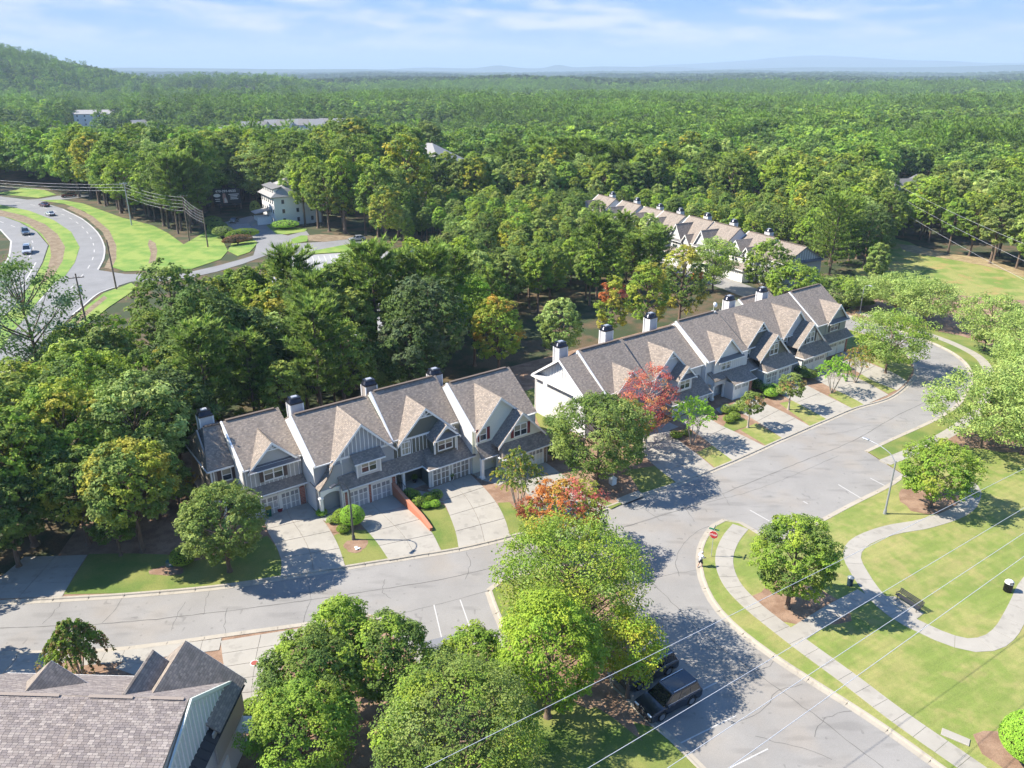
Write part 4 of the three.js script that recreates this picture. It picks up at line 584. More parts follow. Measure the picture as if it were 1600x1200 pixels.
// ----- house in the lower left corner, seen from behind; it faces the road beyond -----
{
  const FC = frame(-21.4, -34.4, 178 * Math.PI / 180);
  const fc = (x, z) => { const c = Math.cos(FC.turn), s = Math.sin(FC.turn), dx = x + 21.4, dz = z + 34.4; return [dx * c - dz * s, dx * s + dz * c]; };
  const near = new House('townhouse', 'nearest townhouse at the lower left corner, mauve brown shingles and a batten gable end', 'townhouses at the lower left corner', FC, 0, 0);
  near.body({ u0: -2.65, u1: 3.3, vf: 5.3, yf: 5.6, vr: 0, yr: 9.2, wall: S.tan, left: S.tan, right: S.tan, vb: -12, rake: null });
  near.gable({ uc: 0.1, half: 3.3, halfR: 3.1, v: 5.3, ya: 8.5, ye: 5.6, ybot: 3, wall: S.tan, back: 1.2 }); near.gable({ uc: 1.55, half: 3.3, halfR: 1.6, v: 3.9, ya: 8.95, ye: 5.6, ybot: 4, wall: S.tan });
  for (let v = -11; v < 4.9; v += 0.44) { const t = 9.05 - (v > 0 ? v * 0.68 : -v * 0.5) - 0.25; if (t > 5.6) near.box('batten', -2.71, -2.63, 5.3, t, v - 0.035, v + 0.035, M.white); }
  near.side('gable_end', [[-11.6, 3.4], [-11.6, 3.6], [0, 8.95], [5, 5.5], [5, 5.3]], -2.66, std(C(0.50, 0.55, 0.52), 0.7), 0.06);
  near.side('rake_board', [[5.35, 5.4], [5.35, 5.62], [0, 9.24], [-12, 3.8], [-12, 3.55], [0, 8.98]], -2.85, std(C(0.62, 0.66, 0.6), 0.7), 0.12);
  const pent = near.panel('pent_roof', [[-3.4, 4.95, 5.3], [-3.4, 4.95, -12], [-2.65, 5.45, -12], [-2.65, 5.45, 5.3]], 0.12, M.pentShingle = std(C(0.05, 0.045, 0.045), 0.95)); for (let v = -11.8; v < 5; v += 0.62) near.panel('shingle', [[-3.42, 4.99, v], [-3.42, 4.99, v + 0.58], [-2.69, 5.47, v + 0.58], [-2.69, 5.47, v]], 0.035, M.pentShingle, pent);
  near.side('side_wall', [[-12, 0], [4.95, 0], [4.95, 5.0], [-12, 5.0]], -3.0, S.lightgrey, 0.3);
  const wn = near.box('side_window', -3.06, -3.0, 0.8, 2.2, -0.6, 0.5, M.white); near.box('pane', -3.1, -3.04, 0.9, 2.1, -0.5, 0.4, M.pane, wn); near.box('side_door', -3.06, -3.0, 0.1, 2.15, 1.4, 2.4, M.white); near.box('shutter', -3.07, -3.0, 3.2, 4.6, 2.0, 2.7, M.wood); near.box('door_step', -4.3, -3.0, 0, 0.35, 0.9, 2.6, M.concrete); near.box('entry_hood', -4.0, -3.0, 2.45, 2.6, 3.9, 5.2, M.white); near.downpipe(-3.1, 5.0, 0.2, 5.4);
  const far = new House('townhouse', 'left townhouse at the lower left corner with one dark gable slope', 'townhouses at the lower left corner', FC, 8, 0);
  far.body({ u0: 3.4, u1: 13, vf: 5.8, yf: 5.2, vr: 0.3, yr: 8.9, wall: S.tan, left: S.tan, right: S.tan, vb: -12, rake: null }); far.gable({ uc: 7.8, half: 3.3, v: 3.2, ya: 8.5, ye: 5.6, ybot: 3, wall: S.tan, back: -0.2 });
  far.lowRoof({ u0: 8, u1: 12.5, vt: 5.4, yt: 4, ve: 7.4, ye: 2.9 });
  // single shingles on the slopes nearest the camera, laid course by course
  const cover = (h, u0, u1, v0, y0, v1, y1, keep) => {
    const L = Math.hypot(v1 - v0, y1 - y0), dv = (v1 - v0) / L, dy = (y1 - y0) / L, nv = Math.abs(dy) * Math.sign(v0 - v1), ny = Math.abs(dv), pos = [], col = [], tones = [[0.20, 0.17, 0.155], [0.245, 0.21, 0.19], [0.28, 0.245, 0.22], [0.22, 0.19, 0.178], [0.175, 0.15, 0.142]];
    const nrow = Math.floor(L / 0.145);
    for (let r = 0; r < nrow; r++) { const s0 = r * 0.145, s1 = Math.min(L, s0 + 0.17); for (let u = u0 - hash(r, 1, 9) * 0.3; u < u1; u += 0.32) {
      const a = Math.max(u, u0), b = Math.min(u + 0.3, u1); if (b - a < 0.03) continue; const cu = (a + b) / 2, cy = y0 + dy * s0; if (keep && !keep(cu, v0 + dv * s0, cy)) continue;
      const t = tones[Math.floor(rnd() * 5)], k = rr(0.88, 1.14), lo = 0.022 + rr(0, 0.006), hi = 0.006, q = (uu, s, o) => h.P(uu, y0 + dy * s + ny * o, v0 + dv * s + nv * o), A = q(a, s0, lo), B = q(b, s0, lo), Cc = q(b, s1, hi), D = q(a, s1, hi), E = q(a, s0, 0), F = q(b, s0, 0);
      for (const p of [A, B, Cc, A, Cc, D, E, F, B, E, B, A, D, E, A, B, F, Cc]) { pos.push(...p); col.push(t[0] * k, t[1] * k, t[2] * k); }
    } }
    const g = new THREE.BufferGeometry(); g.setAttribute('position', new THREE.Float32BufferAttribute(pos, 3)); g.setAttribute('color', new THREE.Float32BufferAttribute(col, 3)); g.computeVertexNormals();
    part('shingles', g, M.tab ??= std(0xffffff, 0.95, { vertexColors: true }), h.o).userData.kind = 'stuff';
  };
  const yB = (h, v) => h.yr - (h.vr - v) / (h.vr + 12) * (h.yr - h.yf);
  cover(near, -2.65, 3.3, -12, near.yf, near.vr, near.yr); cover(near, -2.65, 3.3, near.vf, near.yf, near.vr, near.yr); cover(far, 3.4, 13, -12, far.yf, far.vr, far.yr); cover(far, 3.4, 13, far.vf, far.yf, far.vr, far.yr);
  // cap shingles along both ridges
  for (const [h, a, b] of [[near, -2.4, -0.5], [near, 0.6, 3.2], [far, 5.2, 12.8]]) for (let u = a; u < b; u += 0.2) h.panel('cap_shingle', [[u, h.yr + 0.06, h.vr - 0.16], [u + 0.19, h.yr + 0.075, h.vr - 0.16], [u + 0.19, h.yr + 0.125, h.vr + 0.02], [u, h.yr + 0.11, h.vr + 0.02]], 0.05, M.cap ??= std(C(0.29, 0.24, 0.20), 0.95));
}

// ---------- foliage ----------
class Leaves {
  constructor() { this.p = []; this.c = []; }
  leaf(x, y, z, nx, ny, nz, s, w, c) {               // one folded leaf-shaped spray facing n
    let l = Math.hypot(nx, ny, nz) || 1; nx /= l; ny /= l; nz /= l;
    let ax = gauss(), ay = gauss(), az = gauss(); const d = ax * nx + ay * ny + az * nz; ax -= d * nx; ay -= d * ny; az -= d * nz; l = Math.hypot(ax, ay, az) || 1; ax *= s / l; ay *= s / l; az *= s / l;
    const k = w / s, bx = (ny * az - nz * ay) * k, by = (nz * ax - nx * az) * k, bz = (nx * ay - ny * ax) * k, f = s * 0.16;
    const p0 = [x - ax / 2, y - ay / 2, z - az / 2], p2 = [x + ax / 2, y + ay / 2, z + az / 2], p1 = [x + bx / 2 + nx * f, y + by / 2 + ny * f, z + bz / 2 + nz * f], p3 = [x - bx / 2 + nx * f, y - by / 2 + ny * f, z - bz / 2 + nz * f];
    this.p.push(...p0, ...p1, ...p2, ...p0, ...p2, ...p3); for (let i = 0; i < 6; i++) this.c.push(c[0], c[1], c[2]);
  }
  blade(x, y, z, dx, dy, dz, w, c) { const l = Math.hypot(dx, dz) || 1, sx = -dz / l * w, sz = dx / l * w; this.p.push(x - sx, y, z - sz, x + sx, y, z + sz, x + dx, y + dy, z + dz); for (let i = 0; i < 3; i++) this.c.push(c[0], c[1], c[2]); }
  geo() { const g = new THREE.BufferGeometry(); g.setAttribute('position', new THREE.Float32BufferAttribute(this.p, 3)); g.setAttribute('color', new THREE.Float32BufferAttribute(this.c, 3)); g.computeVertexNormals(); return g; }
}
const jit = (c, a) => { const k = 1 + a * gauss(), h = 0.18 * a * gauss(); return [Math.max(0.004, c[0] * k * (1 + h * 2)), Math.max(0.004, c[1] * k), Math.max(0.003, c[2] * k * (1 - h))]; };
const pick = (tones) => tones[Math.floor(rnd() * tones.length)];
const sph = () => { const y = rr(-1, 1), t = rnd() * 6.2832, r = Math.sqrt(1 - y * y); return [r * Math.cos(t), y, r * Math.sin(t)]; };
function limbs(H, hb, spots, r, lean = 0) {          // trunk with limbs running into the lobes
  const list = [], top = hb + (H - hb) * 0.55; let a = [0, 0, 0];
  for (let i = 1; i <= 4; i++) { const b = [lean * i / 4 + 0.05 * H * 0.2 * gauss(), top * i / 4, 0.05 * H * 0.2 * gauss()]; list.push(rod(a, b, r * (1 - 0.17 * (i - 1)), r * (1 - 0.17 * i), 7)); a = b; }
  const foot = new THREE.CylinderGeometry(r, r * 1.7, 0.5, 8, 1); foot.translate(0, 0.1, 0); list.push(foot);
  for (const s of spots) { const y0 = clamp(s[1] - Math.hypot(s[0], s[2]) * 0.9, hb * 0.75, top * 0.96), t = y0 / top, b = [lean * t, y0, 0], m = [lerp(b[0], s[0], 0.5) * 0.95, lerp(y0, s[1], 0.42), lerp(b[2], s[2], 0.5) * 0.95]; list.push(rod(b, m, r * 0.36, r * 0.22, 5), rod(m, s, r * 0.22, r * 0.06, 5)); }
  return merge(list);
}
// a broad-leaved crown: lobes round an ellipsoid, each a shell of leaf sprays
function broad({ H, R, hb, leaf, n, tones, lobes = 26, lobeR = 0.36, tight = 0.3, egg = 0, gap = 0, jitter = 0.2, spread = 1, topTones, twig }) {
  const L = new Leaves(), cy = (H + hb) / 2, ry = (H - hb) / 2, spots = [], per = Math.round(n / lobes);
  for (let i = 0; i < lobes; i++) {
    const t = (i + 0.5) / lobes, y = 1 - 1.82 * t, a = i * 2.39996 + rr(-0.35, 0.35), q = Math.sqrt(Math.max(0, 1 - y * y)), sh = 1 - egg * (y + 0.2) * 0.6, k = rr(0.72, 1.02) * (1 - lobeR * 0.55);
    const c = [R * q * Math.cos(a) * k * sh, cy + ry * y * (0.95 - lobeR * 0.5) * rr(0.88, 1.03), R * q * Math.sin(a) * k * sh], r = R * lobeR * rr(0.72, 1.22); spots.push(c);
    const base = jit(pick(topTones && c[1] > cy + ry * rr(-0.1, 0.5) ? topTones : tones), 0.13);
    const out = V3(c[0] / R, (c[1] - cy) / ry * 0.8 + 0.25, c[2] / R).normalize();
    const size = twig ?? 10, nc = Math.max(3, Math.round(per / size)), cr = Math.max(leaf * 0.85, r * 0.3);
    for (let k2 = 0; k2 < nc; k2++) {                  // twigs: little bunches of leaves with gaps between them
      let d = sph(); if (d[0] * out.x + d[1] * out.y + d[2] * out.z < -0.3 && rnd() < 0.8) d = [-d[0], -d[1], -d[2]];
      if (gap && fbm(c[0] + d[0] * 1.5 + 9, c[2] + d[2] * 1.5 + d[1], 1e6, 2, i) < gap) continue;
      const rad = r * (1 - tight * rnd() * rnd()) * (0.72 + 0.56 * vnoise(d[0] * 2.3 + i, d[1] * 2.3 + d[2] * 1.7, 1e6, 5)), tone = jit(base, jitter * 0.7), tw = [c[0] + d[0] * rad, c[1] + d[1] * rad * 0.85, c[2] + d[2] * rad];
      for (let q = 0; q < size; q++) { const e = sph(), t = cr * Math.cbrt(rnd()); L.leaf(tw[0] + e[0] * t, tw[1] + e[1] * t * 0.6, tw[2] + e[2] * t, d[0] * 0.8 + e[0] * 0.6 + 0.5 * gauss() * spread, d[1] * 0.7 + 0.8 + e[1] * 0.5 + 0.5 * gauss() * spread, d[2] * 0.8 + e[2] * 0.6 + 0.5 * gauss() * spread, leaf * rr(0.7, 1.3), leaf * rr(0.5, 0.8), jit(tone, jitter)); }
    }
  }
  return { crown: L.geo(), trunk: limbs(H, hb, spots.filter((_, i) => i % 2 === 0), 0.016 * H + 0.06) };
}
// an open airy crown: small sprays through the whole volume
function airy({ H, R, hb, leaf, n, tones, sprays = 130, sr = 0.5, droop = 0 }) {
  const L = new Leaves(), cy = (H + hb) / 2, ry = (H - hb) / 2, spots = [], per = Math.round(n / sprays);
  for (let i = 0; i < sprays; i++) {
    const d = sph(), k = Math.cbrt(rr(0.12, 1)), c = [d[0] * R * k, cy + d[1] * ry * k, d[2] * R * k]; if (i % 5 === 0) spots.push(c); const base = jit(pick(tones), 0.14), r = sr * rr(0.7, 1.4);
    for (let q = 0; q < per; q++) { const e = sph(), t = Math.cbrt(rnd()) * r; L.leaf(c[0] + e[0] * t * 1.2, c[1] + e[1] * t * 0.6 - droop * t * rnd(), c[2] + e[2] * t * 1.2, e[0] * 0.5 + gauss() * 0.7, e[1] * 0.4 + 0.55 + gauss() * 0.6, e[2] * 0.5 + gauss() * 0.7, leaf * rr(0.7, 1.35), leaf * rr(0.4, 0.7), jit(base, 0.2)); }
  }
  return { crown: L.geo(), trunk: limbs(H, hb, spots, 0.014 * H + 0.05) };
}
// a pine: bare lower stem, tiers of upswept boughs ending in needle tufts
function pine({ H, R, hb, tones, tuft = 0.75, bough = 44, blades = 9, per = 5 }) {
  const L = new Leaves(), list = [rod([0, 0, 0], [0.15 * gauss(), H * 0.55, 0.15 * gauss()], 0.012 * H + 0.05, 0.009 * H, 7), rod([0, H * 0.5, 0], [0, H * 0.985, 0], 0.0095 * H, 0.02, 6)];
  for (let i = 0; i < bough; i++) {
    const t = Math.pow((i + rnd()) / bough, 0.85), y = lerp(hb, H * 0.97, t), prof = Math.sqrt(Math.max(0.02, 1 - Math.pow(Math.abs(t - 0.32) / 0.72, 2.2))) * rr(0.75, 1.1), len = R * prof * rr(0.62, 1.12) + 0.35, a = i * 2.39996 + rr(-0.5, 0.5), up = lerp(0.08, 0.75, t) + 0.12 * gauss(), base = jit(pick(tones), 0.12);
    const dx = Math.cos(a), dz = Math.sin(a), end = [dx * len, y + up * len, dz * len]; if (i % 2) list.push(rod([0, y, 0], end, 0.05, 0.015, 4));
    for (let k = 0; k < per; k++) {
      const f = lerp(0.32, 1.05, (k + 0.5) / per), side = gauss() * 0.3 * len * (1.15 - f), x = dx * len * f - dz * side, z = dz * len * f + dx * side, yy = y + up * len * f + gauss() * 0.14;
      for (let b = 0; b < blades; b++) { const e = sph(), s = tuft * rr(0.65, 1.2); L.blade(x + 0.15 * gauss(), yy, z + 0.15 * gauss(), (e[0] + dx * 0.4) * s, (Math.abs(e[1]) * 0.8 + 0.18) * s, (e[2] + dz * 0.4) * s, tuft * rr(0.1, 0.17), jit(base, 0.22)); }
    }
  }
  return { crown: L.geo(), trunk: merge(list) };
}
// a vase of arching shoots (crape myrtle and the like)
function spray({ H, R, tones, shoots = 70, leaf = 0.26, per = 26, up = 1, stems = 5, hb = 0.16, tips }) {
  const L = new Leaves(), list = [], trunk = []; for (let i = 0; i < stems; i++) { const a = i * 6.283 / stems + rr(-0.4, 0.4); const t = [Math.cos(a) * R * 0.28, H * 0.42, Math.sin(a) * R * 0.28]; trunk.push(t); list.push(rod([Math.cos(a) * 0.1, 0, Math.sin(a) * 0.1], t, 0.055 + H * 0.005, 0.04, 5)); }
  for (let i = 0; i < shoots; i++) {
    const a = i * 2.39996 + rr(-0.3, 0.3), q = Math.sqrt((i + 0.5) / shoots), len = R * q * rr(0.8, 1.1), b = trunk[i % stems], peak = H * lerp(1.02, 0.66, q * q) * rr(0.9, 1.04), base = jit(pick(tones), 0.14), dx = Math.cos(a), dz = Math.sin(a), drop = (1 - up) * 0.4 * H * q;
    const P = (t) => [lerp(b[0], dx * len, Math.pow(t, 0.8)), lerp(b[1] * 0.75, peak, Math.sin(Math.min(1, t * 1.12) * 1.5708)) - drop * t * t * t, lerp(b[2], dz * len, Math.pow(t, 0.8))];
    if (i % 3 === 0) list.push(rod(b, P(0.5), 0.03, 0.018, 4), rod(P(0.5), P(0.95), 0.018, 0.006, 4));
    for (let k = 0; k < per; k++) { const t = lerp(hb, 1.03, Math.sqrt(rnd())), c = P(t); L.leaf(c[0] + 0.13 * gauss() * (1.2 - t * 0.6), c[1] + 0.12 * gauss(), c[2] + 0.13 * gauss() * (1.2 - t * 0.6), gauss() * 0.8 + dx * 0.3, 0.5 + gauss() * 0.6, gauss() * 0.8 + dz * 0.3, leaf * rr(0.7, 1.3), leaf * rr(0.4, 0.65), jit(tips && t > 0.9 ? pick(tips) : base, 0.2)); }
  }
  return { crown: L.geo(), trunk: merge(list) };
}
function bare({ H, R }) { const list = []; const grow = (a, d, len, r, k) => { const b = [a[0] + d[0] * len, a[1] + d[1] * len, a[2] + d[2] * len]; list.push(rod(a, b, r, r * 0.7, k > 2 ? 3 : 5)); if (k < 5) for (let i = 0; i < 3; i++) { const e = sph(), q = [d[0] + e[0] * 0.7, d[1] * 0.9 + e[1] * 0.35 + 0.2, d[2] + e[2] * 0.7], l = Math.hypot(...q); grow(b, q.map((v) => v / l), len * rr(0.55, 0.8), r * 0.6, k + 1); } }; grow([0, 0, 0], [0, 1, 0], H * 0.3, 0.16, 0); return merge(list); }
// a clipped or loose shrub: a shell of small leaves over a dark twiggy core
function shrubGeo(rx, ry, tones, leaf = 0.11, n = 900, loose = 0.08) {
  const L = new Leaves(); for (let i = 0; i < n; i++) { const d = sph(), y = d[1] * (d[1] < 0 ? 0.55 : 1), k = 1 - loose * rnd() + loose * 0.5 * vnoise(d[0] * 4, d[1] * 4 + d[2] * 3, 1e6, 3); L.leaf(d[0] * rx * k, ry * 0.62 + y * ry * 0.62 * k, d[2] * rx * k, d[0] + 0.5 * gauss(), d[1] + 0.2 + 0.5 * gauss(), d[2] + 0.5 * gauss(), leaf * rr(0.7, 1.3), leaf * rr(0.5, 0.8), jit(pick(tones), 0.2)); } return L.geo();
}
const leafMat = (r = 1, g = 1, b = 1, t = 0.38) => new THREE.MeshPhysicalMaterial({ color: C(r * 2.25, g * 2.25, b * 1.8), vertexColors: true, roughness: 0.9, transmission: t, thickness: 0, specularIntensity: 0.45, side: THREE.DoubleSide });
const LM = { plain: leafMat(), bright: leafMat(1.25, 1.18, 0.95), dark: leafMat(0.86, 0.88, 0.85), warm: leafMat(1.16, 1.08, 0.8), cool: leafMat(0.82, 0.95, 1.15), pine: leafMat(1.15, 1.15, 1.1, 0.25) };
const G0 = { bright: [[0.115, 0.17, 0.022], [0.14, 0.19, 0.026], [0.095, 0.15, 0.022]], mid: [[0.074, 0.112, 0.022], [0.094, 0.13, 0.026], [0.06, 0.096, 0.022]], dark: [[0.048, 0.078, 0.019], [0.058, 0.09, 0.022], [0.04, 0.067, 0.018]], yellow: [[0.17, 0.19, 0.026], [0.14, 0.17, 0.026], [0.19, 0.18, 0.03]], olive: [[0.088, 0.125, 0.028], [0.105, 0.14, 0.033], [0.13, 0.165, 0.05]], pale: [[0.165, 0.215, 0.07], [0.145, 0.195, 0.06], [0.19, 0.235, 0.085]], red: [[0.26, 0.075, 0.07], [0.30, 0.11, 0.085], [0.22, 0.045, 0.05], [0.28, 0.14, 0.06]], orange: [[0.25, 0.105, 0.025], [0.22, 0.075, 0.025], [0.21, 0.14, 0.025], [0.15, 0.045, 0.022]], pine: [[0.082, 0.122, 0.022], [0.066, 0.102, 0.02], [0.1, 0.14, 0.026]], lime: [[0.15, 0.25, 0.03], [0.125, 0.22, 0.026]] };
function tree(proto, name, label, category, x, z, { s = 1, sy, turn = rnd() * 6.283, mat = LM.plain, trunkMat = M.bark, group, y } = {}) {
  const o = thing(name, label, category, [x, y ?? terrain(x, z) + 0.05, z], turn, group); o.scale.set(s, sy ?? s, s);
  part('trunk', proto.trunk, proto.trunkMat ?? trunkMat, o); part('crown', proto.crown, mat, o); return o;
}

// ---------- single trees of the neighbourhood ----------
{
  const one = (kind, opt, name, label, x, z, H, R, more = {}) => tree(kind({ H, R, ...opt, ...(opt.leaf ? { leaf: opt.leaf * 0.8 } : {}), ...(opt.n ? { n: Math.round(opt.n * 1.45) } : {}) }), name, label, 'tree', x, z, { turn: 0, y: 0.1, ...more });
  one(broad, { hb: 1.6, leaf: 0.3, n: 11500, tones: G0.olive, lobes: 62, lobeR: 0.24, tight: 0.25 }, 'round_tree', 'dense round olive green tree in front of the left end townhouse', -26.03, -59.01, 9.2, 3.8);
  one(broad, { hb: 1.7, leaf: 0.31, n: 14500, tones: [...G0.olive, ...G0.mid], lobes: 70, lobeR: 0.24, tight: 0.25 }, 'round_tree', 'largest dense round tree, on the lawn between the two townhouse rows', 9.51, -75.35, 10.8, 5.3);
  one(airy, { hb: 1.5, leaf: 0.26, n: 4200, tones: G0.red, sprays: 170, sr: 0.52 }, 'red_maple', 'sparse red maple with bare twigs in front of the right row', 16.54, -85.38, 10.7, 3.6, { trunkMat: M.paleBark });
  one(broad, { hb: 1.2, leaf: 0.28, n: 4200, tones: [...G0.yellow, ...G0.bright, G0.orange[2]], lobes: 30, lobeR: 0.28 }, 'yellow_tree', 'small yellow green tree with orange tips below the red maple', 13.6, -81.48, 7.7, 2.8);
  one(spray, { leaf: 0.32, shoots: 110, per: 34, tones: [...G0.mid, ...G0.olive], up: 0.7, tips: [[0.2, 0.13, 0.04], ...G0.yellow] }, 'crape_myrtle', 'crape myrtle with arching shoots before the cream townhouse', 0.66, -69.31, 7.2, 3.0, { trunkMat: M.paleBark });
  one(broad, { hb: 1.4, leaf: 0.3, n: 9000, tones: [...G0.mid, ...G0.yellow], topTones: [...G0.orange, ...G0.orange, G0.red[0], G0.yellow[0]], lobes: 52, lobeR: 0.24, gap: 0.3 }, 'maple', 'maple turning orange and red at the tip of the planted island', 4.77, -61.33, 7.8, 4.2);
  one(airy, { hb: 2.2, leaf: 0.27, n: 17000, tones: [...G0.bright, ...G0.bright, G0.yellow[1], G0.yellow[0], G0.pale[1]], sprays: 400, sr: 0.72 }, 'light_tree', 'large light yellow green airy tree on the planted island', 4.55, -48.35, 12.0, 5.8);
  one(broad, { hb: 2, leaf: 0.26, n: 12500, tones: G0.bright, lobes: 60, lobeR: 0.26, egg: 0.3 }, 'maple', 'bright green upright maple at the front of the planted island', 2.55, -41.83, 10.8, 3.7, { mat: LM.bright });
  one(airy, { hb: 2.2, leaf: 0.26, n: 4200, tones: [...G0.yellow, ...G0.bright], sprays: 110, sr: 0.62 }, 'light_tree', 'yellow green tree hanging over the two parked dark cars', 8.51, -43.65, 7.5, 2.2, { mat: LM.bright });
  one(broad, { hb: 2, leaf: 0.25, n: 9000, tones: G0.bright, lobes: 46, lobeR: 0.27, egg: 0.3 }, 'green_tree', 'pointed bright green tree beside the lower left driveway, rising above the kerb', -12.2, -43.96, 8.7, 2.7);
  one(broad, { hb: 2, leaf: 0.25, n: 11000, tones: [...G0.bright, ...G0.mid], lobes: 50, lobeR: 0.26, egg: 0.2 }, 'green_tree', 'bright green tree left of the empty parking bay', -8.68, -42.42, 8.1, 3.1);
  one(broad, { hb: 2, leaf: 0.24, n: 14000, tones: [...G0.bright, ...G0.mid], lobes: 64, lobeR: 0.24 }, 'green_tree', 'broad green tree right of the corner townhouse, its top level with the driveway', -13.5, -40.12, 8.4, 3.5);
  one(broad, { hb: 1.6, leaf: 0.22, n: 13000, tones: G0.bright, lobes: 60, lobeR: 0.25 }, 'green_tree', 'bright green tree at the bottom edge, right of the corner townhouse', -13.28, -36.25, 7.8, 3.4);
  one(broad, { hb: 1.8, leaf: 0.25, n: 6500, tones: G0.bright, lobes: 36, lobeR: 0.28, egg: 0.2 }, 'green_tree', 'small green tree beside the grey kiosk roof', -2.72, -44.28, 5.2, 2.5);
  one(broad, { hb: 1.6, leaf: 0.22, n: 22000, tones: [...G0.mid, ...G0.bright, ...G0.olive], lobes: 84, lobeR: 0.22, tight: 0.4 }, 'broad_tree', 'broad dull green tree at the bottom centre', -3.43, -35.07, 9.6, 5.3);
  one(spray, { leaf: 0.3, shoots: 130, per: 54, tones: [...G0.mid, ...G0.bright], up: 0.15, tips: [[0.16, 0.10, 0.06], [0.12, 0.13, 0.04]] }, 'crape_myrtle', 'drooping crape myrtle behind the lower left roofs', -32.83, -45.71, 5.4, 2.5, { trunkMat: M.paleBark });
  one(broad, { hb: 1.3, leaf: 0.27, n: 11500, tones: [...G0.mid, ...G0.bright, ...G0.bright], lobes: 60, lobeR: 0.24 }, 'park_tree', 'round green tree in the park beside the curved pavement', 23.67, -53.83, 9.4, 3.3);
  one(broad, { hb: 1.4, leaf: 0.3, n: 8500, tones: [...G0.bright, ...G0.bright, G0.yellow[1]], lobes: 50, lobeR: 0.25, gap: 0.22 }, 'park_tree', 'yellow green round tree at the end of the park path', 44.32, -70.33, 7.7, 3.9);
  const small = (o, label, x, z, H, R, m) => one(spray, { leaf: 0.3, shoots: 80, per: 24, ...o }, 'street_tree', label, x, z, H, R, { trunkMat: M.paleBark, ...m });
  small({ tones: G0.lime, shoots: 110, per: 30, up: 0.95, hb: 0.3 }, 'lime green feathery tree between the first two driveways of the right row', 22.19, -85.03, 6.1, 3.2);
  const ball = (o, label, x, z, H, R) => one(broad, { hb: H * 0.38, leaf: 0.26, n: 2600, tones: G0.olive, topTones: [[0.17, 0.12, 0.05], ...G0.olive], lobes: 22, lobeR: 0.3, ...o }, 'street_tree', label, x, z, H, R, { trunkMat: M.paleBark });
  ball({}, 'small ball topped tree with brown crown and pale stem, second strip of the right row', 30.5, -89.79, 5.0, 1.7); ball({}, 'small ball topped tree with brown crown, third strip of the right row', 37.63, -95.44, 5.3, 1.9);
  small({ tones: G0.lime, up: 0.7, hb: 0.3 }, 'lime green street tree in the fourth strip of the right row', 45.74, -101.25, 5.5, 3.0); small({ tones: [...G0.olive, ...G0.yellow], up: 0.8, tips: [[0.2, 0.12, 0.05]] }, 'olive brown feathery tree in the fifth strip of the right row', 50.7, -105.13, 5.7, 2.7);
  one(airy, { hb: 2.6, leaf: 0.38, n: 8000, tones: [...G0.pale, ...G0.bright], sprays: 190, sr: 0.85 }, 'airy_tree', 'pale airy tree inside the bend of the road at the end of the right row', 56.95, -109.01, 9.8, 6.0);
  const pale = (label, x, z, H, R, n = 6500) => one(airy, { hb: 2, leaf: 0.42, n, tones: G0.pale, sprays: 170, sr: 0.9 }, 'airy_tree', label, x, z, H, R, { mat: LM.plain });
  const gp = [[68.31, -144.06, 5.6, 4.3], [72.15, -139.01, 8.1, 5.7], [74.89, -133.12, 8.4, 5.4], [77.7, -119.08, 9.4, 5.4], [76.92, -109.28, 10.4, 5.0], [70.46, -95.44, 12.8, 5.9], [57.19, -83.99, 9.7, 7.1], [61.37, -82.3, 12.3, 6.4]];
  ['first pale airy tree outside the bend, nearest the hedge', 'second pale airy tree outside the bend, taller than its neighbours', 'pale airy tree behind the outer pavement at the top of the bend', 'pale airy tree right of the shaded mulch outside the bend', 'pale airy tree at the right edge above the green lawn', 'pale airy tree cut by the right edge above the mulch bed', 'wide pale airy tree hanging over the outer pavement by the mulch bed', 'pale airy tree at the right edge over the mulch bed'].forEach((l, i) => pale(l, ...gp[i]));
